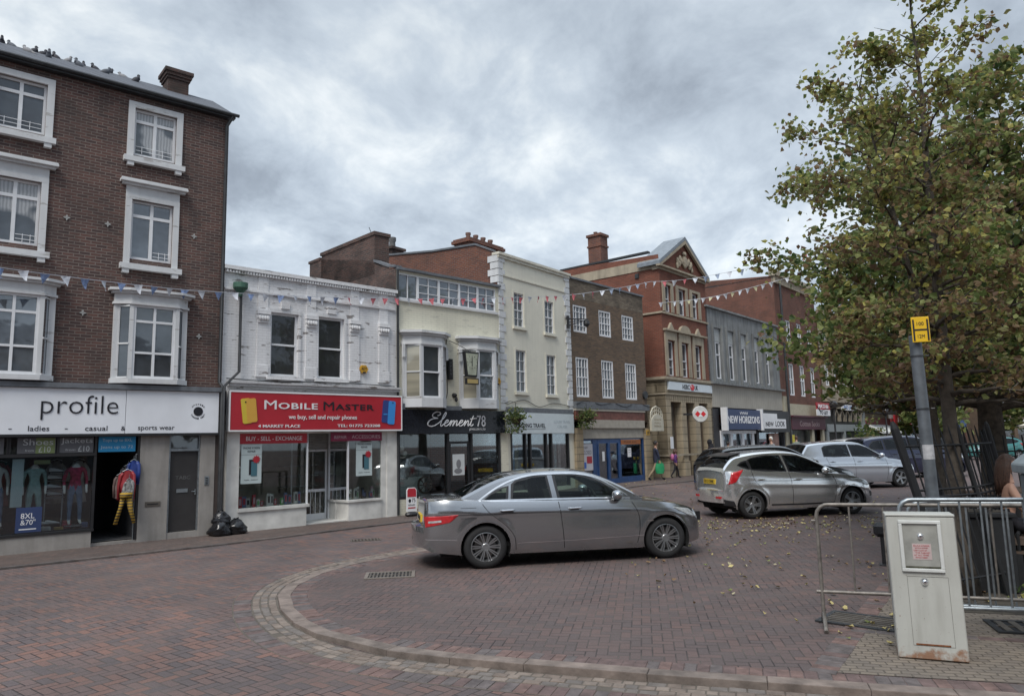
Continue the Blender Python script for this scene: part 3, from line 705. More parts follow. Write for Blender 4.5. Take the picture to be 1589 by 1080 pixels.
for u0, u1 in ((.8, 1.07), (2.06, 2.34), (3.31, 3.59), (4.2, 4.5)):
    mb = MB(); mb.box(u0, u1, -.035, 0, 3.85, 4.87) ; mb.box(u0 - .015, u1 + .015, -.055, 0, 3.57, 3.85); mb.box(u0 + .01, u1 - .01, -.03, 0, 5.16, 5.98)
    for k in range(3): mb.box(u0 - .01 * k, u1 + .01 * k, -.07 - .02 * k, 0, 4.87 + .1 * k, 4.87 + .1 * (k + 1) - .012 * (k < 2))
    for k in range(4): mb.ell((u0 + .04 + (u1 - u0 - .08) * k / 3, -.1, 4.98), (.035, .03, .06), 6, 4)
    mb.build('pilaster', PWB, B)
mb = MB(); mb.box(0, 4.72, -.05, 0, 5.58, 5.63); mb.box(-.03, 4.78, -.1, 7, 6.06, 6.15); mb.box(0, 4.78, -.05, .15, 5.98, 6.06)
k = .02
while k < 4.7: mb.box(k, k + .035, -.085, -.05, 5.99, 6.055); k += .07
mb.build('cornice', PWB, B)
mb = MB(); mb.box(.12, 4.78, -.16, 0, 3.33, 3.39); mb.box(.1, 4.8, -.2, 0, 3.39, 3.44); mb.build('ledge', paintedmat('ledge_paint', (.55, .55, .56), amt=1.2, streak=.6), B)
tube_obj('downpipe', [(.36, -.1, 5.5), (.36, -.1, 3.66), (-.02, -.22, 3.3), (-.02, -.22, .05)], .035, IRON, B)
mb = MB(); mb.lathe([(.05, 5.42), (.06, 5.5), (.17, 5.62), (.17, 5.74), (.0, 5.74)], 10, (.33, -.13, 0)); mb.build('rain_hopper', plain('green_copper', (.05, .12, .085), .7, var=.4), B)
mb = MB(); mb.box(.15, .44, -.05, .12, -.05, 2.3); mb.box(4.44, 4.77, -.05, .12, -.05, 2.3); mb.box(4.27, 4.44, -.02, .1, -.05, 2.3); mb.box(.44, 4.44, -.04, .1, 2.24, 2.3)
mb.box(.44, 2.13, -.04, .35, -.05, .46); mb.box(.44, 2.19, -.08, .35, .465, .54)
mb.prism([(3.29, -.04), (4.27, -.04), (4.27, .5), (3.22, .5), (3.22, .8)], -.05, .48, axis='z'); mb.prism([(3.25, -.08), (4.27, -.08), (4.27, .5), (3.18, .5), (3.18, .84)], .485, .54, axis='z')
mb.box(2.13, 3.29, .05, .95, -.05, .05)
mb.build('shopfront', plain('shopfront_white', (.62, .61, .58), .7, var=.2, scale=2.5), B)
mb = MB(); mb.box(2.13, 2.17, -.02, .03, .54, 2.24); mb.box(3.26, 3.30, -.03, .02, .54, 2.24); mb.box(3.18, 3.21, .78, .84, .05, 2.3)
mb.box(2.17, 2.19, .85, .9, .05, 2.3); mb.box(2.41, 2.45, .86, .92, .05, 1.84); mb.box(3.13, 3.17, .86, .92, .05, 1.84); mb.box(2.45, 3.13, .86, .92, 1.78, 1.84); mb.box(2.45, 3.13, .87, .91, .75, .82); mb.box(2.45, 3.13, .87, .91, .05, .2)
for k in range(1, 5): mb.box(2.45 + .136 * k - .006, 2.45 + .136 * k + .006, .88, .89, .2, .75)
mb.build('shop_window_frame', WHITE, B)
mb = MB(); mb.box(.45, 2.13, .0, .008, .54, 2.24); mb.box(3.30, 4.27, .0, .008, .54, 2.24); mb.quad((3.28, .01, .54), (3.2, .8, .54), (3.2, .8, 2.24), (3.28, .01, 2.24)); mb.quad((2.15, .01, .54), (2.18, .85, .54), (2.18, .85, 2.24), (2.15, .01, 2.24)); mb.box(2.45, 3.13, .89, .895, .2, 1.78)
mb.each('shop_window_glass', GLASS, B)
mb = MB()
for k in range(6): mb.box(2.19, 3.2, .87 + .004 * k, .9 + .004 * k, 1.86 + k * .07, 1.925 + k * .07)
mb.build('boarding', plain('grey_boards', (.34, .34, .33), .7), B)
room(B, .2, 4.6, .1, 4.2, .0, 2.7, plain('phone_shop_wall', (.74, .70, .62), .9), plain('phone_shop_floor', (.2, .18, .16), .6))
# white facias of its interior shelves
mb = MB()
for z_ in (.75, 1.05, 1.35, 1.65):
    mb.box(.5, 2.1, 3.6, 4.0, z_, z_ + .03); mb.box(3.3, 4.4, 3.6, 4.0, z_, z_ + .03)
mb.build('wall_shelf', WHITE, B)

# ---------------------------------------------------------------- C: cream, jewellery shop
CREAM = paintedmat('cream_render', (.74, .71, .58), amt=.2, bump=.25, streak=.2)
BRC = brickmat('sooty_brick', (.15, .085, .07), (.06, .048, .046), (.13, .11, .10), dirt=(.03, .028, .028), dirtamt=1.0, msize=.012)
C = FC.root('shop_building', 'cream building with a long attic window strip and two white oriel bays', 'building')
holes = [(.37, 1.45, 3.2, 4.72), (2.4, 3.5, 3.2, 4.72), (.04, 3.72, 5.95, 6.68)]
mb = MB(); wall_mb(mb, 0, 3.88, 2.85, 6.76, holes, rev=.12); mb.build('wall', CREAM, C)
mb = MB(); mb.add([(0, .02, 2), (0, 6, 2), (0, 6, 6.9), (0, 4.93, 6.9), (0, 4.93, 7.85), (0, 4.2, 7.9), (0, 1.6, 7.36), (0, .35, 6.86), (0, .02, 6.8)], [tuple(range(9))]); mb.quad((3.88, .02, 0), (3.88, 6, 0), (3.88, 6, 6.8), (3.88, .02, 6.8)); mb.quad((0, 6, 0), (3.88, 6, 0), (3.88, 6, 6.8), (0, 6, 6.8))
mb.build('side_wall', BRC, C)
MB().box(0.02, 3.9, -.1, 6, 6.76, 6.83).build('roof', LEAD, C)
mb = MB(); mb.box(.0, .5, 1.1, 4.2, 6.83, 8.02); mb.box(-.04, .54, 1.06, 4.24, 8.02, 8.12); mb.box(-.02, .45, 4.2, 4.95, 6.83, 7.9); mb.box(-.05, .48, 4.24, 5.0, 7.9, 7.98); mb.build('chimney', BRC, C)
mb = MB(); mb.prism([(.02, 6.84), (.35, 6.9), (1.1, 7.2), (1.1, 7.27), (.35, 6.97), (.02, 6.9)], -.04, .2, axis='x'); mb.build('coping', LEAD, C)
# attic strip: five casement pairs
for k, (a, b) in enumerate(((.04, .74), (.74, 1.5), (1.5, 2.27), (2.27, 3.0), (3.0, 3.72))):
    window(C, a, b, 5.95, 6.68, y=.05, zs=[] if k == 0 else [6.2, 6.44], us=[(a + b) / 2], fr=.035, bar=.018, pane=PANEB)
mb = MB(); mb.box(-.02, 3.8, -.06, .02, 5.88, 5.95); mb.build('sill', OLDWHITE, C)
tube_obj('downpipe', [(-.0, -.07, 6.76), (-.0, -.07, .05)], .035, IRON, C)
for j, (b0, b1, e0, e1) in enumerate(((.17, 1.66, .62, 1.22), (2.2, 3.7, 2.68, 3.26))):
    pj = .38; bay = MB()
    for z0_, z1_, k in ((2.92, 3.18, .02), (4.66, 4.74, .03), (4.74, 4.92, .0), (4.92, 4.98, .06), (4.98, 5.05, .12)):
        bay.prism([(b0 - k, 0), (b0 - k, -.06 - k), (e0 - .06 - k * .4, -pj - k), (e1 + .06 + k * .4, -pj - k), (b1 + k, -.06 - k), (b1 + k, 0)], z0_, z1_, axis='z')
    bay.box(b0, b0 + .09, -.08, 0, 3.18, 4.66); bay.box(b1 - .09, b1, -.08, 0, 3.18, 4.66)
    for x in (e0 - .1, e1 + .02): bay.box(x, x + .08, -pj - .01, -pj + .07, 3.18, 4.66)
    for x in (b0 - .05, b1 - .03): bay.box(x, x + .08, -.14, -.09, 4.3, 4.66); 
    bay.build('oriel_frame', OLDWHITE, C)
    window(C, e0 - .015, e1 + .015, 3.18, 4.66, y=-pj + .06, cols=1, zs=[], mid=3.9, fr=.045, pane=PANEB if j else PANE)
    s2 = MB(); sp = MB()
    for xa, xb in ((b0 + .09, e0 - .1), (b1 - .09, e1 + .1)):
        sp.quad((xa, -.06, 3.18), (xb, -pj + .03, 3.18), (xb, -pj + .03, 4.66), (xa, -.06, 4.66))
        for zc in (3.2, 3.9, 4.64): s2.tube([(xa, -.075, zc), (xb, -pj + .01, zc)], .02, 4)
        s2.tube([(xa, -.08, 3.18), (xa, -.08, 4.66)], .022, 4)
    half(s2, sp, 'oriel_side_light', OLDWHITE, panemat('blind_pane', (.25, .23, .17), .08), C)
mb = MB(); mb.box(-.02, .2, -.12, 0, 2.86, 3.02); mb.box(1.6, 2.2, -.12, 0, 2.86, 2.98); mb.build('lead_flashing', LEAD, C)
mb = MB(); mb.lathe([(.03, -.12), (.05, -.1), (.07, -.05), (.07, 0)], 10, (2.0, 0, 3.3), 'y'); mb.lathe([(.01, 3.1), (.05, 3.15), (.03, 3.25)], 8, (2.0, -.12, 0)); mb.build('wall_lantern', BLACK, C)
# shopfront C
mb = MB(); mb.box(3.78, 4.12, -.03, .1, -.05, 2.2); mb.box(0, 1.76, -.05, .1, -.05, .45); mb.box(2.64, 3.74, -.05, .1, -.05, .45); mb.each('stone_front', CREAM, C)
mb = MB()
for u in (0, 1.7, 2.58, 3.7): mb.box(u, u + .07, -.06, .04, .0 if u in (1.7, 2.58) else .45, 2.18)
mb.box(.07, 1.7, -.055, .04, .45, .5); mb.box(2.65, 3.7, -.055, .04, .45, .5); mb.box(0, 3.78, -.05, .05, 2.18, 2.24); mb.box(1.77, 2.58, -.02, .03, 1.9, 1.97); mb.box(1.77, 1.85, -.02, .03, 0.05, 1.9); mb.box(2.5, 2.58, -.02, .03, 0.05, 1.9); mb.box(1.85, 2.5, -.02, .03, .05, .3)
mb.tube([(2.47, -.07, .8), (2.47, -.07, 1.15)], .015, 6); mb.build('shop_window_frame', BLACK, C)
MB().box(.07, 1.7, 0, .008, .5, 2.18).box(2.65, 3.7, 0, .008, .5, 2.18).box(1.85, 2.5, .0, .008, .3, 1.9).box(1.77, 2.58, .0, .008, 1.97, 2.18).each('shop_window_glass', GLASS, C)
room(C, .02, 3.86, .1, 3.0, .05, 2.6, plain('jeweller_wall', (.38, .41, .41), .9), ROOMG)

# ---------------------------------------------------------------- D: cream with quoins, travel agent
CREAM2 = paintedmat('smooth_cream_render', (.76, .73, .62), amt=.08, bump=.05, streak=.18)
BRD = brickmat('red_gable_brick', (.21, .085, .055), (.13, .06, .05), (.2, .16, .14), dirt=(.06, .05, .045), dirtamt=.6)
D = FD.root('shop_building', 'narrow three storey cream building with white quoins and tall chimney pots behind', 'building')
hs = [(.78, 1.33, 5.62, 6.74), (2.54, 3.10, 5.6, 6.72), (.82, 1.37, 3.5, 4.86), (2.56, 3.12, 3.48, 4.84)]
mb = MB(); wall_mb(mb, -.02, 4.11, 2.85, 7.75, hs, rev=.1); mb.build('wall', CREAM2, D)
mb = MB(); mb.add([(-.02, .02, 0), (-.02, 6, 0), (-.02, 6, 8.8), (-.02, 2.8, 8.42), (-.02, .9, 8.3), (-.02, .35, 8.0), (-.02, .02, 7.9)], [tuple(range(7))]); mb.quad((4.11, .02, 0), (4.11, 6, 0), (4.11, 6, 7.9), (4.11, .02, 7.9)); mb.quad((0, 6, 0), (4.11, 6, 0), (4.11, 6, 8.6), (0, 6, 8.6)); mb.build('side_wall', BRD, D)
mb = MB(); mb.prism([(.2, 7.98), (.9, 8.31), (2.8, 8.43), (6, 8.81), (6, 8.87), (2.8, 8.49), (.9, 8.37), (.2, 8.04)], -.06, .15, axis='x'); mb.build('coping', LEAD, D)
MB().add([(0, .2, 7.8), (4.1, .2, 7.8), (4.1, 3, 8.4), (0, 3, 8.4), (4.1, 6, 7.9), (0, 6, 8.3)], [(0, 1, 2, 3), (3, 2, 4, 5)]).build('roof', SLATE, D)
mb = MB(); mb.box(-.06, 4.15, -.1, .2, 7.84, 7.92); mb.box(-.04, 4.13, -.06, .18, 7.75, 7.84); mb.box(.2, 3.95, -.03, 0, 7.18, 7.23); mb.build('cornice', plain('cream_trim', (.62, .59, .50), .7), D)
mbl = MB(); mbr = MB(); z = 2.9; k = 0
while z < 7.7:
    w = .34 if k % 2 else .24; mbl.box(-.03, w - .03, -.03, 0, z, z + .2); mbr.box(4.13 - w, 4.13, -.03, 0, z, z + .2)
    if z > 6.8: mbl.box(-.03 - .001 * k, -.02, 0, w + .05, z, z + .2)
    z += .225; k += 1
[mb_.build('quoin', OLDWHITE, D) for mb_ in (mbl, mbr)]
for a, b, c, d in hs:
    window(D, a, b, c, d, y=.09, cols=2, rows=4, fr=.035, bar=.014, mid=(c + d) / 2, midr=.035, pane=PANE)
    mb = MB(); mb.box(a - .1, b + .1, -.07, .09, c - .09, c); mb.box(a - .08, a, -.012, 0, c, d + .06); mb.box(b, b + .08, -.012, 0, c, d + .06); mb.build('sill', CREAM2, D)
mb = MB(); mb.box(.2, 3.95, -.12, 0, 2.85, 3.0); mb.build('lead_flashing', LEAD, D)
mb = MB(); mb.box(3.75, 4.1, -.03, .1, -.05, 2.84); mb.box(-.02, .4, -.03, .1, -.05, 2.84); mb.box(.4, 3.75, -.04, .1, -.05, .4); mb.each('stone_front', CREAM2, D)
mb = MB()
for u in (.4, 1.15, 1.42, 2.33, 2.64, 3.68): mb.box(u, u + .07, -.05, .04, .4, 2.17)
mb.box(.4, 3.75, -.05, .05, 2.17, 2.2); mb.build('shop_window_frame', BLACK, D)
MB().box(.4, 3.75, 0, .008, .4, 2.17).build('shop_window_glass', GLASS, D)
room(D, .05, 4.0, .12, 2.5, .1, 2.6, ROOMG)
def pots(par, us, y, z, m, h=.26, r=.09):
    for u in us:
        MB().lathe([(r, z), (r * .85, z + h * .6), (r * 1.1, z + h * .75), (r * 1.1, z + h), (r * .7, z + h), (r * .7, z + h * .5)], 12, (u, y, 0)).build('chimney_pot', m, par, smooth=True)
POT = plain('terracotta_pot', (.2, .12, .10), .8, var=.3)
mb = MB(); mb.box(1.2, 3.1, 2.2, 2.9, 8.2, 8.95); mb.box(1.12, 3.18, 2.12, 2.98, 8.95, 9.06); mb.box(1.17, 3.13, 2.17, 2.93, 9.06, 9.12); mb.build('chimney', BRD, D)
pots(D, (1.5, 1.92, 2.34, 2.76), 2.5, 9.12, POT)
mb = MB(); mb.box(1.3, 1.9, 6.2, 6.9, 8.2, 9.45); mb.box(1.22, 1.98, 6.12, 6.98, 9.45, 9.55); mb.build('chimney', BRC, D); pots(D, (1.6,), 6.5, 9.55, plain('grey_pot', (.15, .15, .15), .8), .45, .14)
mb = MB(); mb.tube([(.35, 6.0, 8.6), (.35, 6.0, 9.4), (.15, 6.0, 9.6), (-.05, 6.0, 9.95)], .012, 5); mb.tube([(.2, 6, 9.2), (.5, 6, 9.25)], .01, 4); mb.build('aerial', IRON, D)

# ---------------------------------------------------------------- E: brown brick, blue shop
BRE = brickmat('buff_brown_brick', (.20, .135, .09), (.115, .085, .065), (.17, .145, .12), dirt=(.075, .062, .05), dirtamt=.45, bw=.2, bh=.065)
E_ = FE.root('shop_building', 'three storey brown brick building with small paned sash windows above the closed blue shop', 'building')
hs = []
for u0, u1 in ((.2, 1.1), (1.85, 2.72), (3.46, 4.36)): hs += [(u0 + .03, u1 - .03, 5.84, 6.84)]
for u0, u1 in ((.26, 1.1), (1.9, 2.76), (3.55, 4.42)): hs += [(u0 + .03, u1 - .03, 3.48, 4.92)]
mb = MB(); wall_mb(mb, 0, 4.8, 2.6, 7.78, hs, rev=.07); wall_mb(mb, 4.8, 5.13, 2.6, 7.78, []); mb.build('wall', BRE, E_); shell(E_, 0, 5.13, 5, 7.76, BRE, LEAD)
for h in hs: window(E_, *h, y=.06, cols=4, rows=4, fr=.06, bar=.016, mid=(h[2] + h[3]) / 2, midr=.035)
mb = MB(); mb.box(-.03, 5.16, -.06, .2, 7.78, 7.85); mb.build('coping', LEAD, E_)
mb = MB(); mb.box(.03, 5.05, -.16, 0, 3.06, 3.3); mb.build('lead_flashing', LEAD, E_)
mb = MB(); mb.box(.04, 4.7, -.12, 0, 2.66, 2.98); mb.build('fascia_red', plain('faded_red_fascia', (.16, .06, .045), .6, var=.3), E_)
mb = MB(); mb.box(.02, 4.72, -.15, 0, 2.98, 3.05); mb.box(.44, 4.64, -.14, 0, 2.36, 2.66); mb.box(.4, 4.66, -.06, 0, 1.98, 2.36); mb.build('blank_fascia', plain('pale_fascia', (.36, .33, .28), .7), E_)
PIERS = stonemat('tan_stone', (.36, .29, .195), .24, amt=.35, bw=5, joint=.012)
mb = MB(); mb.box(-.02, .4, -.14, .1, -.05, 2.36); mb.box(4.66, 5.13, -.14, .1, -.05, 2.36); mb.box(.4, 1.1, -.02, .08, .0, .45); mb.each('stone_pier', PIERS, E_)
BLUE = plain('blue_shop_paint', (.02, .06, .17), .45, var=.2)
mb = MB(); mb.box(1.12, 1.42, -.02, .06, .2, 1.97); mb.box(.4, 1.12, -.01, .04, 1.9, 1.97)
for u in (1.42, 2.1, 2.16, 2.82): mb.box(u, u + .07, -.04, .04, .28, 1.8)
mb.box(1.42, 2.89, -.03, .05, 1.8, 1.97); mb.box(1.49, 2.82, -.03, .04, .28, .48); mb.box(2.89, 2.96, -.04, .05, .28, 1.97); mb.box(4.58, 4.66, -.04, .05, .28, 1.97); mb.box(2.96, 4.58, -.04, .05, .28, .52); mb.box(2.96, 4.58, -.03, .05, 1.93, 1.97)
mb.build('shop_window_frame', BLUE, E_)
MB().box(.4, 1.12, 0, .008, .45, 1.9).box(1.49, 2.82, .005, .012, .48, 1.8).box(2.96, 4.58, .0, .008, .52, 1.93).each('shop_window_glass', GLASSD, E_)
room(E_, .3, 4.7, .1, 2.5, .25, 2.3, ROOMG)
mb = MB(); mb.box(4.72, 4.96, -.16, -.14, 2.08, 2.28); text_mesh('#', mb, 4.76, 4.92, 2.11, 2.25, -.16, .004, mi=1); mb.build('wall_plaque', [plain('yellow_plaque', (.5, .3, .04), .5), BLACK], E_)
MB().lathe([(.01, -.08), (.16, -.08), (.16, 0)], 14, (4.95, -.0, 3.7), 'y').build('round_lamp', IRON, E_)

for F, par, pts in ((FE, E_, [(0, 3.2), (.8, 3.36), (1.5, 3.22), (2.4, 3.3), (3.2, 3.18), (4.1, 3.33), (5.1, 3.2)]), (FD, D, [(.3, 3.1), (1.2, 3.25), (2.0, 3.05), (2.9, 3.2), (3.9, 3.12)]), (FB, B, [(.1, 3.5), (1.4, 3.47), (2.8, 3.52), (4.7, 3.48)]), (FC, C, [(1.55, 3.05), (1.75, 3.4), (1.7, 4.6), (1.8, 5.1)])):
    MB().tube([(u, -.03 - (.14 if F is FE and z < 3.3 else 0), z) for u, z in catmull(pts, 5)], .011, 5).build('cable', IRON, par, smooth=True)
# mottled render and vents on the brown brick parapet
mb = MB(); mb.box(.0, 5.13, -.004, 0, 7.1, 7.78); mb.build('weathered_parapet', brickmat('weathered_parapet_brick', (.27, .22, .16), (.13, .10, .08), (.16, .14, .12), dirt=(.07, .06, .05), dirtamt=1.0), E_)
# ---------------------------------------------------------------- F: bank
BRF = brickmat('orange_red_brick', (.235, .085, .057), (.17, .066, .048), (.2, .13, .1), dirt=(.09, .04, .03), dirtamt=.5, bh=.065)
STF = stonemat('bank_stone', (.40, .335, .24), .30, amt=.3, bw=9, joint=.014, dirt=(.1, .085, .06))
STP = stonemat('bank_trim_stone', (.40, .345, .26), amt=.5)
F_ = FF.root('bank_building', 'red brick bank with a carved pediment and a tall stone ground floor', 'building')
L0, L1 = -.42, 4.1
w3 = [(-.05, .5, 7.42, 8.62), (1.22, 1.9, 7.42, 8.62), (2.56, 3.2, 7.42, 8.62)]
w2 = [(-.05, .6, 4.62, 6.15), (1.22, 1.9, 4.62, 6.15), (2.56, 3.24, 4.62, 6.15)]
mb = MB(); wall_mb(mb, L0, L1, 4.4, 9.35, w3 + w2, rev=.2); mb.build('wall', BRF, F_)
mb = MB(); mb.quad((L0, .0, 4.5), (L0, 5.2, 4.5), (L0, 5.2, 10.1), (L0, .0, 9.9)); mb.quad((L1, 0, 3), (L1, 5.2, 3), (L1, 5.2, 9.9), (L1, 0, 9.9)); mb.quad((L0, 5.2, 0), (L1, 5.2, 0), (L1, 5.2, 9.9), (L0, 5.2, 9.9)); mb.build('side_wall', BRF, F_)
mb = MB(); mb.quad((L0, 0, -.1), (L0, 5.2, -.1), (L0, 5.2, 4.48), (L0, 0, 4.48)); mb.quad((L0, .5, -.1), (L1, .5, -.1), (L1, .5, 4.48), (L0, .5, 4.48)); mb.quad((L1, 0, -.1), (L1, 5, -.1), (L1, 5, 4.48), (L1, 0, 4.48)); mb.build('stone_base_wall', STF, F_)
mb = MB(); mb.box(L0 - .03, L0 + .01, .3, 5.3, 9.3, 9.72); mb.box(L0 - .08, L1, -.06, .3, 9.24, 9.42); mb.build('frieze', STP, F_)
MB().box(L0 - .02, L0 + .2, .5, 5.3, 10.06, 10.14).build('coping', IRON, F_)
mb = MB()
for z0_, z1_, k in ((7.30, 7.38, .06), (4.44, 4.56, .12), (4.38, 4.44, .07), (3.8, 3.86, .05), (1.18, 1.26, .05)):
    mb.box(L0 - k, L1, -k, .0, z0_, z1_); mb.box(L0 - k, L0, 0, 5.1, z0_, z1_)
mb.each('string_course', STP, F_)
mb = MB()
for a, b, c, d in w3: mb.box(a - .22, a, -.05, 0, c, d + .12); mb.box(b, b + .22, -.05, 0, c, d + .12); mb.box(a, b, -.052, 0, d, d + .12)
for a, b, c, d in w2: mb.box(a - .22, a, -.06, 0, c, d + .02); mb.box(b, b + .22, -.06, 0, c, d + .02); mb.box(a - .22, b + .22, -.062, 0, d + .02, d + .4)
mb.box(-.35, 3.7, -.16, 0, 6.56, 6.64)
mb.prism([(1.56 + .5 * math.cos(RAD(180 * k / 10)), 6.64 + .3 * math.sin(RAD(180 * k / 10))) for k in range(11)], -.12, 0)
for c in (.27, 2.9): mb.prism([(c - .25, 6.64), (c + .25, 6.64), (c, 6.95)], -.1, 0)
mb.each('window_surround', STP, F_)
for h in w3: window(F_, *h, y=.14, cols=1, zs=[], mid=(h[2] + h[3]) / 2, fr=.05)
for h in w2: window(F_, *h, y=.14, cols=1, zs=[5.0], mid=5.35, fr=.05)
pc = (L0 + L1) / 2 + .1
mb = MB(); mb.prism([(L0 - .12, 9.42), (L1 + .12, 9.42), (pc, 10.95)], .0, .15); mb.build('pediment', BRF, F_)
mb = MB(); mb.prism([(L0 - .22, 9.42), (pc, 10.98), (L1 + .22, 9.42), (L1 + .22, 9.58), (pc, 11.14), (L0 - .22, 9.58)], -.16, .95); mb.build('roof', plain('lead_roof_pale', (.19, .215, .24), .5, var=.2), F_)
mb = MB(); mb.prism([(L0 - .2, 9.42), (pc, 10.96), (L1 + .2, 9.42), (L1 + .02, 9.42), (pc, 10.8), (L0 - .02, 9.42)], -.165, -.05); mb.box(L0 - .25, L1 + .2, -.2, 0, 9.34, 9.42); mb.build('pediment_trim', STP, F_)
mb = MB(); random.seed(3)
mb.ell((pc, -.06, 9.95), (.22, .1, .3), 10, 8, jit=.12); mb.ell((pc, -.08, 10.32), (.16, .08, .12), 10, 6, jit=.2)
for sx in (-1, 1):
    for k in range(7): mb.ell((pc + sx * (.3 + .07 * k), -.05, 9.65 + .1 * (k % 3) + .28 * (1 - k / 7)), (.09, .07, .15), 7, 5, jit=.2)
mb.build('carved_arms', STP, F_)
piers = [(L0, .02), (.98, 1.42), (2.28, 2.72), (3.62, L1)]
mb = MB()
for a, b in piers: mb.box(a, b, -.0, .5, .95, 3.5); mb.box(a - .03, b + .03, -.05, .5, -.1, .95)
mb.box(L0, L1, -.0, .5, 3.5, 4.38); mb.each('stone_pier', STF, F_)
mb = MB()
for k in range(22):
    u = L0 + .1 + k * .2; mb.box(u, u + .012, -.006, .0, 3.5, 3.78)
mb.each('voussoir_joint', plain('joint_shadow', (.12, .1, .07), .9), F_)
mb = MB()
for a, b in ((.02, .98), (1.42, 2.28), (2.72, 3.62)):
    mb.box(a, b, .35, .38, -.1, 3.5, 0)
    for c in (a + .04, (a + b) / 2 - .02, b - .08): mb.box(c, c + .05, .3, .35, -.05, 3.3, 1)
mb.build('tall_window', [panemat('bank_pane', (.10, .085, .07), .05), plain('bronze_frame', (.16, .12, .085), .5)], F_)
mb = MB(); mb.box(-.3, -.05, -.07, -.05, 1.5, 2.0); mb.build('notice_board', WHITE, F_)
mb = MB(); mb.box(L0 + .1, L0 + .7, 3.0, 3.7, 10.1, 10.9); mb.box(L0 + .06, L0 + .74, 2.96, 3.74, 10.9, 10.98); mb.box(L0 + .1, L0 + .7, 3.0, 3.7, 10.98, 11.4); mb.box(L0 + .04, L0 + .76, 2.94, 3.76, 11.4, 11.52); mb.build('chimney', BRD, F_)
pots(F_, (-.18, .12), 3.35, 11.52, POT, .12)
mb = MB(); mb.box(L0 + .1, L1 - .1, .2, 5.1, 9.85, 9.9); mb.build('flat_roof', LEAD, F_)
mb = MB()
for y_ in (1.0, 4.2): mb.box(L0 - .05, L0, y_, y_ + .18, 9.0, 9.2)
mb.build('vent', IRON, F_)

# ---------------------------------------------------------------- G: grey concrete block
GC = stonemat('stained_concrete', (.24, .25, .25), amt=.85, dirt=(.07, .07, .072))
G = FG.root('shop_building', 'grey stained concrete fronted building with tall narrow windows above two shops', 'building')
wins = [(.8, 1.75), (2.38, 3.3), (4.0, 4.9), (5.75, 6.6), (7.3, 8.15)]
mb = MB(); wall_mb(mb, .1, 9.4, 4.55, 8.15, [(a, b, 4.75, 7.25) for a, b in wins], rev=.2); mb.build('wall', GC, G); shell(G, .1, 9.4, 8, 8.12, GC, LEAD, z0=3.3)
for a, b in wins:
    o = MB().box(a, b, .1, .14, 6.58, 7.25).build('blank_panel', plain('pale_panel', (.36, .38, .38), .7), G)
    window(G, a, b, 4.75, 6.58, y=.17, zs=[5.95], us=[(a + b) / 2], fr=.07, bar=.07)
mb = MB()
for a, b in wins: mb.box(a - .12, a, -.07, 0, 4.6, 7.4); mb.box(b, b + .12, -.07, 0, 4.6, 7.4)
mb.box(.0, 9.4, -.12, 0, 8.15, 8.24); mb.box(.0, 9.45, -.25, 0, 4.45, 4.55); mb.each('concrete_fin', GC, G)
def stripemat(t, b):
    v, s_ = fvec(t); w = t.m('FRACT', t.m('MULTIPLY', t.sep(v)[0], 4.0)); l = t.ramp(w, [(.03, 1), (.08, 0)])
    c = t.mix(l, t.ramp(t.noise(v, 1.5, 5), [(.3, (.36, .33, .28)), (.7, (.43, .40, .34))]), (.2, .18, .15)); t.l.new(c, b.inputs['Base Color']); P(b, 'Roughness', .7)
MB().box(.2, 9.4, -.04, .02, 3.36, 4.45).build('canopy_panel', mat('cream_boards', stripemat), G)
mb = MB(); mb.box(.9, 5.2, -.06, .05, 2.1, 2.26)
for u in (.9, 2.0, 3.4, 4.7): mb.box(u, u + .25, -.05, .05, .1, 2.1)
mb.box(2.3, 3.4, .6, .65, .1, 2.1); mb.each('white_pier', WHITE, G)
mb = MB(); mb.box(5.3, 5.6, -.05, .1, .1, 3.3); mb.box(9.2, 9.4, -.05, .1, .1, 3.3); mb.box(.1, .9, .0, .1, .1, 3.3); mb.build('dark_pier', plain('dark_pier', (.03, .03, .035), .6), G)
MB().box(1.15, 5.2, .1, .11, .3, 2.1).box(5.6, 9.2, .1, .11, .25, 2.2).each('shop_window_glass', GLASSD, G)
room(G, .9, 9.3, .15, 3, .2, 2.6, ROOMG)
mb = MB(); mb.box(7.2, 8.6, .02, .05, .5, 2.1); mb.build('window_poster', plain('fashion_poster', (.32, .18, .14), .5, var=.6, scale=2), G)

# ---------------------------------------------------------------- H: tall red brick, burgundy shop
BRH = brickmat('dull_red_brick', (.20, .08, .055), (.14, .062, .05), (.17, .13, .11), dirt=(.08, .05, .04), dirtamt=.6)
H_ = FH.root('shop_building', 'tall red brick building with bare side wall above the burgundy shop fascia', 'building')
hs = [(1.5 + 1.9 * k, 2.4 + 1.9 * k, z0_, z1_) for k in range(3) for z0_, z1_ in ((4.3, 6.2), (7.2, 8.8))]
mb = MB(); wall_mb(mb, 0, 7.18, 3.8, 11.2, hs, rev=.15); mb.build('wall', BRH, H_); 
mb = MB(); mb.quad((0, 0, 0), (0, 7, 0), (0, 7, 11.8), (0, 0, 11.2)); mb.quad((7.18, 0, 0), (7.18, 7, 0), (7.18, 7, 11.2), (7.18, 0, 11.2)); mb.quad((0, 7, 0), (7.18, 7, 0), (7.18, 7, 11.2), (0, 7, 11.2)); mb.build('side_wall', BRH, H_)
for h in hs: window(H_, *h, y=.1, cols=2, rows=2, fr=.08, bar=.05)
mb = MB(); mb.box(-.1, 7.2, -.25, .2, 11.2, 11.5); mb.box(0, 7.2, -.12, .1, 10.8, 11.2); mb.build('cornice', STP, H_)
MB().box(0, 7.18, .2, 7, 11.1, 11.19).build('roof', LEAD, H_)
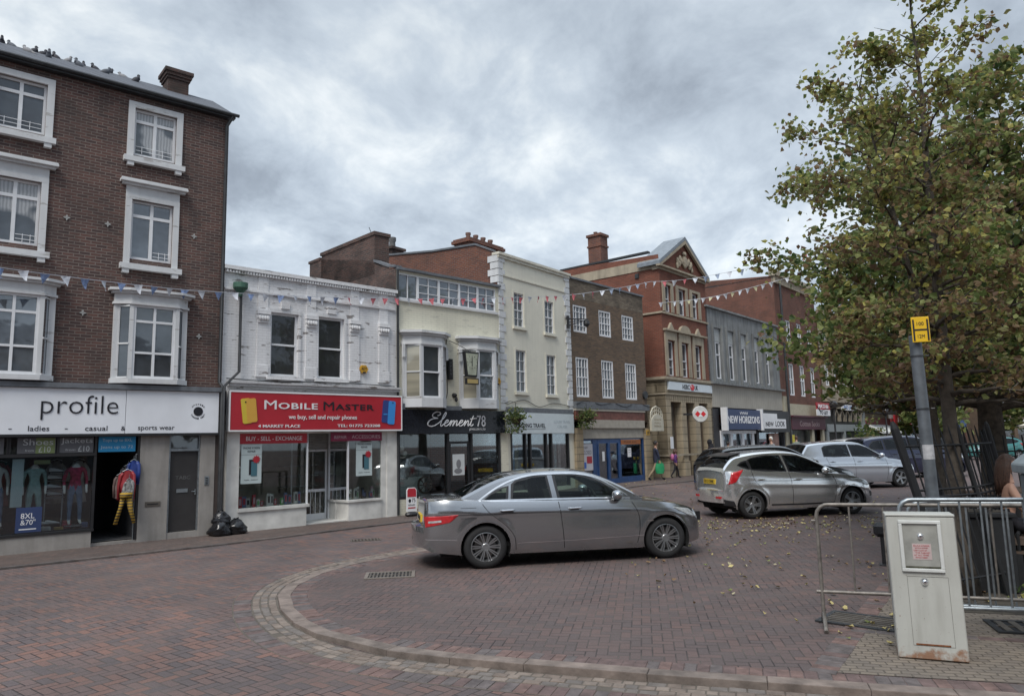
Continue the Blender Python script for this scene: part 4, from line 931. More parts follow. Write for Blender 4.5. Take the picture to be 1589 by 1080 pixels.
mb = MB(); mb.box(0, 1.0, -.1, .1, -.1, 4.2); mb.box(1.0, 7.18, -.05, .05, 3.05, 3.8); mb.box(4.7, 5.1, -.05, .1, .1, 2.3); mb.box(6.7, 7.1, -.05, .1, .1, 2.3); mb.each('cream_panel', plain('cream_panel', (.42, .38, .28), .7), H_)
MB().box(1.0, 6.7, .3, .35, .2, 2.4).build('shop_window_glass', panemat('dark_shop_front', (.012, .012, .014), .03), H_)
tube_obj('downpipe', [(.5, -.2, 10.8), (.5, -.2, .3)], .07, IRON, H_)

# ---------------------------------------------------------------- I, J ... far buildings
STI = stonemat('far_stone', (.34, .29, .22), amt=.5, dirt=(.1, .085, .07))
I_ = FI.root('shop_building', 'stone fronted building with a row of small pointed arches over its shop', 'building')
arcs = []
mb = MB(); wall_mb(mb, .3, 9.52, 3.9, 10, [(1.2 + 2 * k, 2.2 + 2 * k, 5.2, 7.2) for k in range(4)] + [(1.2 + 2 * k, 2.2 + 2 * k, 8.0, 9.2) for k in range(4)], rev=.2); mb.build('wall', STI, I_); shell(I_, .3, 9.52, 7, 10, BRH, SLATE)
for k in range(4):
    window(I_, 1.2 + 2 * k, 2.2 + 2 * k, 5.2, 7.2, y=.15, fr=.1, bar=.06); window(I_, 1.2 + 2 * k, 2.2 + 2 * k, 8.0, 9.2, y=.15, fr=.1, bar=.06)
mb = MB(); mb.box(.2, 9.52, -.3, 0, 4.1, 4.35); mb.box(.2, 9.52, -.2, 0, 3.7, 3.9); mb.box(.2, 9.6, -.3, 0, 9.8, 10.15)
for k in range(6):
    c = 2.7 + 1.25 * k; pts = [(c - .5, 2.85), (c - .5, 3.2), (c - .25, 3.5), (c, 3.68), (c + .25, 3.5), (c + .5, 3.2), (c + .5, 2.85), (c + .36, 2.85), (c + .36, 3.15), (c + .2, 3.4), (c, 3.52), (c - .2, 3.4), (c - .36, 3.15), (c - .36, 2.85)]
    for q in range(6): a_, b_, c_, d_ = pts[q], pts[q + 1], pts[12 - q], pts[13 - q]; mb.prism([a_, b_, c_, d_], -.1, .0)
mb.each('stone_arcade', STI, I_)
MB().box(.3, 9.5, .1, .15, -.1, 3.7).build('dark_recess', plain('far_shop_dark', (.035, .033, .03), .7), I_)
mb = MB(); mb.box(.4, 4.0, -.1, 0, 2.15, 2.65); mb.box(4.4, 9.2, -.1, 0, 2.2, 2.65); mb.box(.3, .7, -.1, .1, 0, 2.2); mb.box(4.0, 4.4, -.1, .1, 0, 2.65); mb.box(9.1, 9.5, -.1, .1, 0, 3.7); mb.each('grey_fascia', plain('far_fascia', (.25, .27, .27), .6), I_)

def simple_building(F, u0, u1, h, label, mw, floors, shopc=None, n=4, D=8, roof=SLATE, aw=None, gable=True, facecol=None):
    o = F.root('town_building', label, 'building', u=u0); w = u1 - u0; hs = []
    for (a, b) in floors:
        for k in range(n):
            c = w * (k + .5) / n; hs.append((c - w / n * .24, c + w / n * .24, a, b))
    mb = MB(); wall_mb(mb, 0, w, 3.2, h, hs, rev=.12); mb.build('wall', mw, o); shell(o, 0, w, D, h, mw, None)
    for q in hs: window(o, *q, y=.1, fr=.09, bar=.05)
    if gable: MB().add([(-.1, -.25, h), (w + .1, -.25, h), (w + .1, D / 2, h + 2.2), (-.1, D / 2, h + 2.2), (w + .1, D + .2, h), (-.1, D + .2, h)], [(0, 1, 2, 3), (3, 2, 4, 5), (1, 4, 2), (0, 3, 5)]).build('roof', roof, o)
    else: MB().box(-.05, w + .05, -.15, D, h, h + .25).build('roof', roof, o)
    MB().box(.2, w - .2, -.15, 0, 2.5, 3.2).build('fascia', shopc or WHITE, o)
    mb = MB(); mb.box(0, .4, -.08, .1, -.1, 2.5); mb.box(w - .4, w, -.08, .1, -.1, 2.5); mb.box(w / 2 - .2, w / 2 + .2, -.08, .1, -.1, 2.5); mb.box(.4, w - .4, -.04, .1, -.1, .6); mb.box(0, w, -.03, .02, 2.42, 3.2); mb.build('shopfront', mw, o)
    MB().box(.4, w - .4, .12, .16, .6, 2.45).build('shop_window_glass', panemat('far_shop_pane', (.05, .05, .05), .1), o)
    return o
CRM = plain('far_cream', (.44, .40, .32), .8); WHT = plain('far_white', (.5, .51, .52), .8)
J1 = simple_building(FJ, 0, 7.5, 8.5, 'ornate pale stone hotel front with a black iron balcony and a white awning', STI, [(4.0, 5.6), (6.4, 7.8)], plain('maroon_fascia', (.14, .035, .035), .6), 3)
mb = MB(); mb.prism([(-.02, 2.75), (-1.1, 2.1), (-1.1, 1.98), (-.02, 2.6)], .5, 6.5, axis='x'); mb.build('awning', plain('awning_white', (.6, .6, .58), .8), J1)
mb = MB(); mb.box(.3, 7.2, -.9, 0, 3.5, 3.6); mb.box(.3, 7.2, -.9, -.86, 4.3, 4.36)
for k in range(36): u = .32 + 6.86 * k / 35; mb.box(u, u + .05, -.89, -.86, 3.6, 4.3)
mb.build('balcony', BLACK, J1)
J2 = simple_building(FJ, 7.6, 15, 8.0, 'pale building with a dark red shop fascia down the street', WHT, [(4.2, 5.6)], plain('dark_red_fascia', (.2, .03, .03), .5), 4)
FK = Fac(FJ.pt(15.5), 42)
simple_building(FK, 0, 8, 7.5, 'blue fronted shop building far down the street', plain('pale_blue_render', (.3, .38, .46), .8), [(4.0, 5.3)], plain('white_fascia_far', (.6, .62, .63), .6), 3)
simple_building(FK, 8.2, 15, 8.5, 'red brick building with blue shop fascia far down the street', BRD, [(4.0, 5.4), (6.2, 7.5)], plain('blue_fascia_far', (.06, .12, .3), .6), 3)
FL_ = Fac((50, 78), 12)
simple_building(FL_, 0, 9, 7.0, 'brown brick building closing the far end of the square', BRE, [(4.0, 5.4)], WHT, 4)
simple_building(FL_, 9.3, 19, 6.0, 'cream building with a slate roof closing the far end of the square', CRM, [(3.8, 5.0)], plain('grey_fascia_far', (.2, .22, .24), .6), 4)
simple_building(FL_, 19.3, 32, 7.5, 'red brick building at the far end of the square behind the parasols', BRD, [(4.0, 5.4)], WHT, 5)
simple_building(Fac((14, -14), 188), 0, 14, 8.5, 'brick building across the square, opposite the phone shop', BRH, [(4.0, 5.6), (6.4, 7.6)], plain('brown_fascia', (.08, .05, .04), .6), 5)
simple_building(Fac((0, -16), 184), 0, 15, 7.5, 'cream building across the square, opposite the clothes shop', CRM, [(4.0, 5.4)], plain('grey_fascia_far2', (.2, .22, .24), .6), 5)
simple_building(Fac((30, -10), 196), 0, 14, 9, 'brown brick building across the square, opposite the bank', BRE, [(4.0, 5.6), (6.4, 7.6)], plain('brown_fascia', (.08, .05, .04), .6), 5)
simple_building(Fac((-22.0, 3.5), 40.4), 0, 11.6, 8.6, 'red brick shop building left of the clothes shop', BRD, [(4.0, 5.4), (6.4, 7.6)], plain('green_fascia', (.04, .1, .06), .5), 5)
# ================================================================ SIGNS AND SHOP CONTENTS
def flat(name, col, rough=.5, var=.05): return plain(name, col, rough, var=var, scale=2)
INK = flat('sign_ink_black', (.012, .012, .018)); INKW = flat('sign_ink_white', (.75, .75, .76)); INKG = flat('sign_ink_grey', (.12, .12, .13))
# clothes shop fascia
SW = plain('fascia_white', (.78, .80, .84), .45, var=.06, scale=1.5)
s = FA.root('shop_sign', 'long white fascia with large black lowercase lettering over the clothes shop', 'sign', -4.2, -.14, 2.26)
mb = MB(); mb.box(0, 3.99, 0, .12, 0, .9); mb.box(4.0, 6.17, 0.001, .12, 0, .9); mb.box(6.18, 8.06, 0, .12, 0, .9); mb.build('panel', SW, s)
mb = MB(); mb.box(-.02, 8.08, -.02, .12, -.05, 0); mb.build('trim', BLACK, s)
mb = MB(); dx = 4.2; dz = -2.26
text_mesh('profile', mb, .48 + dx, 1.83 + dx, 2.54 + dz, 3.03 + dz, 0, .012, bold=-.012)
text_mesh('ladies', mb, .29 + dx, .64 + dx, 2.32 + dz, 2.42 + dz, 0, .005); text_mesh('-', mb, .90 + dx, .95 + dx, 2.355 + dz, 2.368 + dz, 0, .005); text_mesh('-', mb, -.02 + dx, .03 + dx, 2.355 + dz, 2.368 + dz, 0, .005)
text_mesh('casual', mb, 1.25 + dx, 1.65 + dx, 2.32 + dz, 2.42 + dz, 0, .005); text_mesh('&', mb, 1.9 + dx, 1.98 + dx, 2.32 + dz, 2.41 + dz, 0, .005)
text_mesh('sports wear', mb, 2.22 + dx, 2.94 + dx, 2.30 + dz, 2.41 + dz, 0, .005)
text_mesh('mens', mb, -.75 + dx, -.35 + dx, 2.32 + dz, 2.40 + dz, 0, .005)
mb.lathe([(0, -.008), (.1, -.008), (.1, 0)], 24, (3.42 + dx, 0, 2.73 + dz), 'y')
for q, word in ((1, 'profile'), (-1, 'casual wear')):
    for k, chh in enumerate(word):
        if chh == ' ': continue
        a = RAD(90 + q * 0) + q * RAD(-14) * (k - (len(word) - 1) / 2) * (1.2 if q > 0 else .8)
        if q < 0: a = RAD(-90) + RAD(12) * (k - (len(word) - 1) / 2)
        cx, cz = 3.42 + dx + .155 * math.cos(a), 2.73 + dz + .155 * math.sin(a)
        text_mesh(chh, mb, cx - .014, cx + .014, cz - .016, cz + .018, 0, .004)
mb.build('lettering', INK, s)
# phone shop fascia
RED = plain('fascia_red', (.42, .022, .035), .4, var=.08, scale=2)
s = FB.root('shop_sign', 'red fascia with white and black lettering and phone pictures over the phone shop', 'sign', .14, -.2, 2.28)
mb = MB(); mb.box(0, 2.32, .0, .15, .04, .9); mb.box(2.322, 4.65, .001, .15, .04, .9); mb.build('panel', RED, s)
mb = MB(); mb.box(-.03, 4.68, -.01, .16, 0, .035); mb.box(-.03, 4.68, -.01, .16, .9, .94); mb.box(-.03, 0, -.01, .16, .035, .9); mb.box(4.65, 4.68, -.01, .16, .035, .9); mb.build('frame', INKW, s)
def T(w_, x0, x1, z0, z1, **k): text_mesh(w_, mb, x0 - .14, x1 - .14, z0 - 2.28, z1 - 2.28, 0, .01, **k)
mb = MB(); T('M', .94, 1.24, 2.80, 3.01); T('OBILE', 1.29, 2.31, 2.81, 2.96, bold=.016, spacing=1.1)
T('we buy, sell and repair phones', 1.55, 3.42, 2.54, 2.68, bold=.004); T('4 MARKET PLACE', .80, 1.85, 2.37, 2.44, bold=.01); T('TEL: 01775 723288', 2.86, 4.12, 2.38, 2.45, bold=.01); mb.build('lettering', INKW, s)
mb = MB(); T('M', 2.47, 2.76, 2.80, 3.01); T('ASTER', 2.80, 3.93, 2.81, 2.96, bold=.016, spacing=1.1); mb.build('lettering', INK, s)
def phone(mb, x, z, w, h, tilt, mi):
    c, s_ = math.cos(tilt), math.sin(tilt)
    q = lambda a, b: (x + a * c - b * s_, z + a * s_ + b * c)
    r = .03
    mb.prism([q(r, 0), q(w - r, 0), q(w, r), q(w, h - r), q(w - r, h), q(r, h), q(0, h - r), q(0, r)], -.012 - .004 * mi, 0, mi)
mb = MB(); phone(mb, .30, .17, .22, .58, .12, 0); phone(mb, .40, .20, .24, .55, .10, 1); mb.box(.33, .36, -.02, 0, .66, .69, 2)
mb.build('phone_picture', [flat('phone_yellow', (.62, .47, .05)), flat('phone_screen_orange', (.65, .36, .06)), INK], s)
mb = MB(); phone(mb, 4.02, .22, .22, .60, -.1, 0); phone(mb, 4.20, .18, .22, .62, -.08, 1); mb.box(4.36, 4.39, -.022, 0, .73, .76, 2); mb.box(4.08, 4.2, -.02, 0, .42, .45, 1)
mb.build('phone_picture', [flat('phone_navy', (.03, .05, .2)), flat('phone_blue', (.04, .25, .62)), INK], s)
# banners in the phone shop window
def panel(F, name, label, u0, u1, z0, z1, y, m, cat='sign', group=None, th=.006, texts=(), ink=INKW, extra=None, rootname=None):
    r = F.root(name, label, cat, u0, y, z0, group); MB().box(0, u1 - u0, 0, th, 0, z1 - z0).build('panel', m, r)
    mb = MB()
    for (w_, a, b, c, d) in texts: text_mesh(w_, mb, a - u0, b - u0, c - z0, d - z0, 0, .003)
    if mb.v: mb.build('lettering', ink, r)
    if extra: extra(r, u0, z0)
    return r
panel(FB, 'window_banner', 'red window banner reading buy sell exchange', .44, 2.16, 2.0, 2.24, -.02, RED, texts=[('BUY - SELL - EXCHANGE', .6, 2.0, 2.07, 2.17)])
panel(FB, 'window_banner', 'dark red window banner reading repair accessories', 2.75, 4.26, 2.03, 2.25, -.075, flat('banner_dark_red', (.2, .015, .05)), texts=[('REPAIR', 2.85, 3.2, 2.09, 2.17), ('ACCESSORIES', 3.35, 4.2, 2.09, 2.18)], ink=flat('faded_ink', (.5, .35, .38)))
def postx(r, u0, z0):
    mb = MB(); mb.box(.0, .49, -.002, -.001, .66, .665); mb.box(.19, .34, -.006, 0, .2, .55, 0); mb.box(.24, .38, -.009, 0, .17, .5, 1); mb.build('phone_picture', [INK, flat('phone_teal', (.06, .16, .2))], r)
    pts = [(.36 + (.1 if k % 2 else .065) * math.cos(k * math.pi / 10), .55 + (.1 if k % 2 else .065) * math.sin(k * math.pi / 10)) for k in range(20)]
    MB().prism(pts, -.014, 0).build('price_star', RED, r)
    mb = MB(); text_mesh('PHONE SCREEN', mb, .05, .44, .79, .84, 0, .003); text_mesh('REPAIR', mb, .15, .34, .71, .76, 0, .003); text_mesh('Apple   Android', mb, .08, .4, .07, .1, 0, .003); mb.build('lettering', INK, r)
PO = flat('poster_pale_teal', (.50, .58, .58))
panel(FB, 'window_poster', 'pale phone repair poster with a red star, in the left window of the phone shop', .5, .99, 1.09, 1.99, -.006, PO, 'poster', extra=postx)
panel(FB, 'window_poster', 'pale phone repair poster with a red star, in the right window of the phone shop', 3.52, 4.0, 1.13, 2.0, -.006, PO, 'poster', extra=postx)
# jewellery shop fascia in script
s = FC.root('shop_sign', 'black fascia sign with white script lettering over the jewellery shop', 'sign', 0, -.16, 2.2)
MB().box(0, 3.88, 0, .14, 0, .66).build('panel', plain('fascia_black', (.012, .014, .02), .18, var=.2), s)
def script(mb, strokes, x0, z0, h, shear, r, y=-.008):
    for st in strokes:
        pts = catmull(st, 5); mb.tube([(x0 + (a * 1.48 + b * shear) * h, y, z0 + b * h) for a, b in pts], r, 5)
mb = MB()
Es = [[(.72, 1.1), (.92, 1.22), (.88, 1.42), (.62, 1.5), (.36, 1.38), (.26, 1.14), (.42, .92), (.8, .84)], [(.8, .84), (.35, .76), (.08, .48), (.08, .16), (.35, 0), (.7, .08), (1.0, .35)]]
def e_(o): return [(o, .25), (o + .28, .45), (o + .3, .62), (o + .14, .62), (o + .04, .35), (o + .1, .05), (o + .3, .05), (o + .48, .28)]
st = Es + [[(1.0, .35), (1.35, .9), (1.45, 1.35), (1.34, 1.4), (1.22, .9), (1.2, .2), (1.3, .02), (1.5, .25)]]
st += [e_(1.5)]
st += [[(1.98, .28), (2.08, .6), (2.1, .3), (2.06, .02), (2.2, .5), (2.34, .58), (2.36, .3), (2.32, .02), (2.48, .5), (2.62, .58), (2.64, .25), (2.68, .04), (2.84, .25)]]
st += [e_(2.84)]
st += [[(3.32, .28), (3.42, .6), (3.44, .3), (3.4, .02), (3.56, .5), (3.7, .58), (3.72, .25), (3.78, .04), (3.95, .3)], [(4.06, 1.15), (3.98, .6), (3.97, .15), (4.08, .02), (4.25, .2)], [(3.82, .78), (4.4, .86)]]
script(mb, st, .88, .2, .27, .35, .015)
text_mesh('78', mb, 2.74, 3.08, .19, .52, 0, .008); text_mesh('JEWELLERY LTD', mb, 2.44, 3.07, .07, .14, 0, .004)
mb.build('lettering', INKW, s)
# travel agent fascia
s = FD.root('shop_sign', 'white fascia sign of the travel agent between two hanging baskets', 'sign', .2, -.14, 2.18)
MB().box(0, 3.75, 0, .13, 0, .66).build('panel', plain('fascia_offwhite', (.60, .66, .68), .5, var=.05), s)
mb = MB(); text_mesh('SPALDING TRAVEL', mb, .28, 1.98, .18, .32, 0, .006, bold=.01); mb.box(.28, 1.98, -.004, 0, .13, .14); mb.build('lettering', INK, s)
mb = MB(); text_mesh('LUXURY TRAVEL', mb, 2.5, 3.5, .34, .43, 0, .004); text_mesh('CRUISE', mb, 2.7, 3.3, .18, .27, 0, .004); mb.build('lettering', flat('pale_ink', (.36, .42, .45)), s)
# bank fascia and projecting roundel
s = FF.root('bank_sign', 'white bank fascia with black letters and a red hexagon logo', 'sign', -.24, -.09, 4.0)
MB().box(0, 4.25, 0, .08, 0, .35).build('panel', plain('bank_white', (.62, .68, .72), .4, var=.04), s)
mb = MB(); text_mesh('HSBC', mb, 1.25, 1.93, .07, .28, -.004, .006, bold=.008); text_mesh('UK', mb, 2.42, 2.75, .07, .28, -.004, .006, bold=.008); mb.build('lettering', INK, s)
def hexlogo(mb, cx, cz, w, h, y):
    # red bow-tie hexagon on white
    mb.prism([(cx - w, cz), (cx - w / 2, cz - h), (cx, cz), (cx - w / 2, cz + h)], y - .006, y, 0); mb.prism([(cx + w, cz), (cx + w / 2, cz - h), (cx, cz), (cx + w / 2, cz + h)], y - .006, y, 0)
    mb.prism([(cx - w / 2, cz + h), (cx, cz), (cx + w / 2, cz + h)], y - .007, y, 0); mb.prism([(cx - w / 2, cz - h), (cx, cz), (cx + w / 2, cz - h)], y - .007, y, 0)
    mb.prism([(cx - w / 2, cz + h), (cx - w / 2, cz), (cx - .02, cz + .0)], y - .009, y, 1)
REDB = flat('logo_red', (.6, .02, .03))
mb = MB(); hexlogo(mb, 2.17, .175, .2, .13, -.014); mb.build('logo', [REDB, INKW], s)
mb = MB(); mb.lathe([(0, -.05), (.33, -.05), (.35, -.03), (.35, .03), (.33, .05), (0, .05)], 32, (0, 0, 0), 'y')
pr = FF.pt(1.2, -.75, 2.95); s = root('bank_sign', 'round white projecting bank sign with a red hexagon on a black bracket', 'sign', pr, RAD(8))
mb.build('disc', plain('roundel_white', (.6, .6, .58), .5), s)
mb = MB()
w, h = .25, .125
for k in (-1, 1):
    mb.prism([(k * w, 0), (k * w / 2, -h), (k * .02, 0), (k * w / 2, h)], -.058, -.05)
    mb.prism([(-.0, k * .02), (-w / 2 + .01, k * h), (w / 2 - .01, k * h)], -.062, -.05, 1)
    mb.prism([(k * w * .98, 0), (k * w / 2, -h), (k * w / 2, h)], -.060, -.05)
mb.build('logo', [REDB, INKW], s)
MB().box(-.75, -.33, -.02, .02, -.04, .04).build('bracket', BLACK, s)
# concrete building shops
s = FG.root('shop_sign', 'navy fascia with tall white capitals on the concrete building', 'sign', .95, -.35, 2.3)
MB().box(0, 4.25, 0, .1, 0, .98).build('panel', plain('navy_fascia', (.035, .055, .13), .5), s)
mb = MB(); text_mesh('NEW HORIZONS', mb, .15, 4.1, .3, .66, 0, .01, bold=.02); text_mesh('VVVV', mb, 1.6, 2.6, .72, .86, 0, .01); mb.build('lettering', INKW, s)
MB().box(-.15, -.02, -.1, .2, -.05, 1.05).box(4.27, 4.4, -.1, .2, -.05, 1.05).each('end_frame', WHITE, s)
s = FG.root('shop_sign', 'black fascia carrying a patched white board on the concrete building', 'sign', 5.45, -.3, 2.15)
MB().box(0, 4.1, 0, .1, 0, 1.15).build('panel', plain('black_fascia', (.015, .016, .02), .4), s); MB().box(.3, 3.5, -.02, 0, .2, .72).box(.25, 2.2, -.021, 0, .72, 1.0).build('white_board', INKW, s)
mb = MB(); text_mesh('NEW', mb, .5, 1.6, .32, .55, -.02, .01, bold=.01); text_mesh('LOOK', mb, 1.9, 3.3, .32, .6, -.02, .01); mb.build('lettering', INK, s)
s = FH.root('shop_sign', 'burgundy fascia sign with pale thin lettering', 'sign', 1.0, -.15, 2.3)
MB().box(0, 6.1, 0, .1, 0, .72).box(-.1, 6.2, -.15, .1, .72, .82).build('panel', plain('burgundy', (.085, .02, .035), .5), s)
mb = MB(); text_mesh('Cotton Socks', mb, 1.3, 4.9, .2, .5, 0, .01); mb.build('lettering', flat('dusty_pink', (.4, .3, .3)), s)
s = FH.root('letting_board', 'red and white estate board reading to let above the burgundy fascia', 'sign', 4.5, -.5, 3.15)
mb = MB(); mb.box(0, 2.6, 0, .05, .38, .8, 0); mb.box(0, 2.6, 0, .05, 0, .38, 1); mb.build('panel', [RED, INKW], s); mb = MB(); text_mesh('MATHIE', mb, .3, 2.3, .46, .7, 0, .01, bold=.03); mb.build('lettering', INKW, s); mb = MB(); text_mesh('TO LET', mb, .5, 2.1, .08, .3, 0, .01, bold=.03); mb.build('lettering', INK, s)
s = FI.root('shop_sign', 'small white sign panel above the pointed arches', 'sign', 3.4, -.25, 3.62)
MB().box(0, 3.4, 0, .06, 0, .38).build('panel', INKW, s); mb = MB(); text_mesh('RED LION', mb, .5, 2.9, .08, .3, 0, .01); mb.build('lettering', flat('blue_ink', (.05, .15, .4)), s)
s = FJ.root('shop_sign', 'dark red fascia with white capitals down the street', 'sign', 8.3, -.3, 2.6)
MB().box(0, 6, 0, .12, 0, .9).build('panel', RED, s); mb = MB(); text_mesh('LOVE', mb, 1, 4.5, .2, .7, 0, .02, bold=.03); mb.build('lettering', INKW, s)
s = FK.root('shop_sign', 'blue sign with a white letter S far down the street', 'sign', 3, -.4, 4.0)
MB().box(0, 1.8, 0, .15, 0, 1.8).build('panel', flat('sign_blue', (.04, .08, .35)), s); mb = MB(); text_mesh('S', mb, .5, 1.3, .3, 1.5, 0, .02, bold=.04); mb.build('lettering', INKW, s)

# hanging sign (clock face) of the jeweller
s = FC.root('hanging_sign', 'black framed tapering clock sign hanging from a bracket between the two oriel bays', 'sign', 2.15, -.62, 3.8)
mb = MB(); mb.prism([(-.19, 0), (.19, 0), (.27, .72), (-.27, .72)], -.05, .05); mb.build('case', BLACK, s)
mb = MB(); mb.prism([(-.15, .05), (.15, .05), (.225, .67), (-.225, .67)], -.06, -.05); mb.build('clock_face', plain('clock_face', (.36, .38, .30), .4, var=.25), s)
mb = MB(); mb.box(-.008, .008, -.068, -.062, .3, .58); mb.box(-.06, .0, -.068, -.062, .41, .425)
for k in range(12): a = k * math.pi / 6; mb.box(.18 * math.cos(a) - .006, .18 * math.cos(a) + .006, -.066, -.06, .42 + .18 * math.sin(a) - .012, .42 + .18 * math.sin(a) + .012)
mb.build('clock_hand', INK, s)
mb = MB(); mb.box(-.2, .26, -.04, .04, -.22, -.04, 0); mb.box(-.17, .23, -.044, -.04, -.19, -.07, 1); mb.build('lower_panel', [BLACK, flat('gold_panel', (.4, .3, .12))], s)
mb = MB(); mb.tube([(-.3, .6, 1.1), (-.2, .3, .95), (0, .0, .72)], .012, 6); mb.tube([(0, .6, .74), (0, 0, .74)], .012, 6); mb.build('bracket', BLACK, s)
s = FC.root('hanging_sign', 'small narrow black sign fixed beside the clock sign', 'sign', 1.75, -.12, 3.75)
mb = MB(); mb.box(0, .14, 0, .1, 0, .6); mb.build('panel', BLACK, s); mb = MB(); [text_mesh(c_, mb, .045, .095, .46 - .11 * i, .53 - .11 * i, 0, .003) for i, c_ in enumerate('OPEN')]; mb.build('lettering', INKG, s)
# alley sign
s = FE.root('alley_sign', 'cream arched alley sign with a little fretwork crown beside the blue shop', 'sign', 4.92, -.25, 2.24)
mb = MB(); mb.prism([(0, 0), (.95, 0), (.95, .45), (.75, .62), (.47, .7), (.2, .62), (0, .45)], -.05, .05); CRS = plain('cream_sign', (.50, .47, .38), .6)
mb.build('board', CRS, s); mb = MB()
pts = [(0, .5), (.02, .72), (.2, .92), (.47, 1.0), (.75, .92), (.93, .72), (.95, .5)]
mb.tube([(a, 0, b) for a, b in pts], .03, 6); mb.tube([(a, 0, b * .78 + .06) for a, b in pts], .02, 6)
for a, b in ((.15, .85), (.33, .95), (.5, .97), (.66, .94), (.82, .84)): mb.tube([(a, 0, .62), (a, 0, b)], .022, 6)
mb.build('fretwork', CRS, s); mb = MB()
for k, w_ in enumerate(('HOLE IN THE', 'WALL', 'PASSAGE')): text_mesh(w_, mb, .2, .75, .42 - .13 * k, .49 - .13 * k, -.05, .004)
mb.build('lettering', flat('gold_brown_ink', (.25, .2, .12)), s)
# wall bracket with iron lattice
s = FD.root('wall_bracket', 'black wrought iron bracket at the edge of the cream building', 'bracket', 3.9, -.05, 6.1)
mb = MB(); mb.box(-.06, .06, -.05, .0, -.2, .25); mb.tube([(0, -.05, .15), (.9, -.3, .2)], .02, 6); mb.tube([(0, -.05, -.1), (.5, -.18, .05), (.9, -.3, .2)], .015, 6); mb.tube([(0, -.05, .02), (.6, -.2, .12)], .012, 5)
mb.build('arm', BLACK, s); mb = MB(); mb.lathe([(.05, -.1), (.12, 0), (.1, .12), (.02, .16)], 10, (.85, -.28, .02)); mb.build('lamp', IRON, s)
# alarm boxes
def alarm(F, u, z, label):
    r = F.root('alarm_box', label, 'alarm box', u, -.06, z, 'yellow alarm boxes'); YEL = plain('alarm_yellow', (.55, .30, .03), .4)
    MB().prism([(.13 * math.cos(RAD(60 * k)), .12 * math.sin(RAD(60 * k))) for k in range(6)], 0, .06).build('case', YEL, r); mb = MB(); text_mesh('ADT', mb, -.08, .08, -.03, .05, 0, .004); mb.box(-.04, .04, -.02, 0, -.11, -.07); mb.build('lettering', INK, r)
alarm(FB, 3.72, 3.9, 'yellow hexagonal alarm box on the white brick wall above the red sign'); alarm(FC, 3.72, 3.78, 'yellow alarm box on the cream wall beside the right oriel bay')
# posters on shop A windows
GP = flat('poster_grey', (.10, .10, .11)); GG = flat('poster_olive', (.16, .2, .08))
panel(FA, 'window_poster', 'dark window poster reading Jackets from ten pounds', .84, 1.44, 1.89, 2.19, -.016, GP, 'poster', texts=[('Jackets', .87, 1.42, 2.05, 2.18), ('from', .95, 1.12, 1.93, 1.97), ('£10', 1.17, 1.37, 1.91, 2.02)], ink=flat('ink_silver', (.42, .44, .45)))
def ol(r, u0, z0): MB().box(.3, .62, -.0015, 0, 0, .3).build('olive_half', GG, r)
panel(FA, 'window_poster', 'grey and olive window poster about shoes over the navy poster', .15, .78, 1.89, 2.19, -.016, GP, 'poster', texts=[('Shoes', .24, .74, 2.05, 2.17), ('from', .28, .42, 1.93, 1.97), ('£10', .5, .7, 1.91, 2.02)], ink=flat('ink_silver', (.42, .44, .45)), extra=ol)
panel(FA, 'window_poster', 'dark window poster cut by the frame with a price ending in five', -1.0, -.06, 1.89, 2.19, -.016, GP, 'poster', texts=[('T-Shirts', -.9, -.12, 2.05, 2.17), ('£5', -.3, -.12, 1.91, 2.02)], ink=flat('ink_silver', (.42, .44, .45)))
panel(FA, 'window_poster', 'bright blue poster over the doorway reading Tops and Jeans', 1.53, 2.22, 1.89, 2.21, -.01, flat('poster_blue', (.02, .24, .48)), 'poster', texts=[('Tops up to 8XL', 1.6, 2.15, 2.08, 2.16), ('Jeans up to 72', 1.57, 2.17, 1.94, 2.02)], ink=flat('ink_light', (.45, .55, .62)))
panel(FA, 'window_poster', 'navy poster low in the window reading 8XL and 70 inch', .2, .62, .4, .87, -.014, flat('poster_navy', (.03, .05, .13)), 'poster', texts=[('8XL', .28, .5, .66, .76), ('&70"', .28, .52, .54, .64), ('______', .26, .54, .45, .47)])
panel(FA, 'window_poster', 'tall blank pale panel standing in the clothes shop window', .1, .29, .88, 1.79, .06, flat('blank_panel_teal', (.42, .5, .5)), 'panel')
panel(FA, 'window_poster', 'olive strip hanging behind the clothes shop window', .45, .72, 1.68, 1.76, .05, GG, 'poster')
def facex(r, u0, z0):
    mb = MB(); mb.ell((.22, .0, .32), (.09, .006, .13), 14, 8); mb.ell((.2, .0, .12), (.15, .005, .08), 14, 6); mb.build('portrait', flat('sketch_grey', (.2, .2, .21)), r)
panel(FC, 'window_poster', 'pale poster with a sketched figure on the jewellery shop door', 1.93, 2.37, 1.0, 1.6, -.006, flat('poster_white', (.58, .6, .6)), 'poster', extra=facex)
panel(FE, 'window_poster', 'white poster with red and blue boxes left of the blue double door', .42, 1.1, .85, 1.79, -.03, flat('poster_white2', (.55, .53, .56)), 'poster', texts=[('SORRY', .5, .8, 1.62, 1.7), ('CLOSED', .5, 1.02, 1.42, 1.56)], ink=INKG, extra=lambda r, u, z: MB().box(.3, .62, -.004, 0, .25, .5, 0).box(.05, .26, -.004, 0, .08, .3, 1).build('print', [RED, flat('print_blue', (.05, .15, .5))], r))
panel(FE, 'window_poster', 'orange strip sign at the top of the blue shop window', 3.0, 4.42, 1.74, 1.92, -.035, flat('orange_strip', (.32, .10, .02)), 'sign', texts=[('Thank you', 3.2, 4.1, 1.79, 1.87)], ink=INK)
panel(FE, 'window_notice', 'small white notice in the right window of the blue shop', 3.5, 3.75, 1.25, 1.6, -.006, INKW, 'notice', texts=[('NOTICE', 3.54, 3.71, 1.5, 1.54), ('to all', 3.56, 3.69, 1.42, 1.46)], ink=INKG)
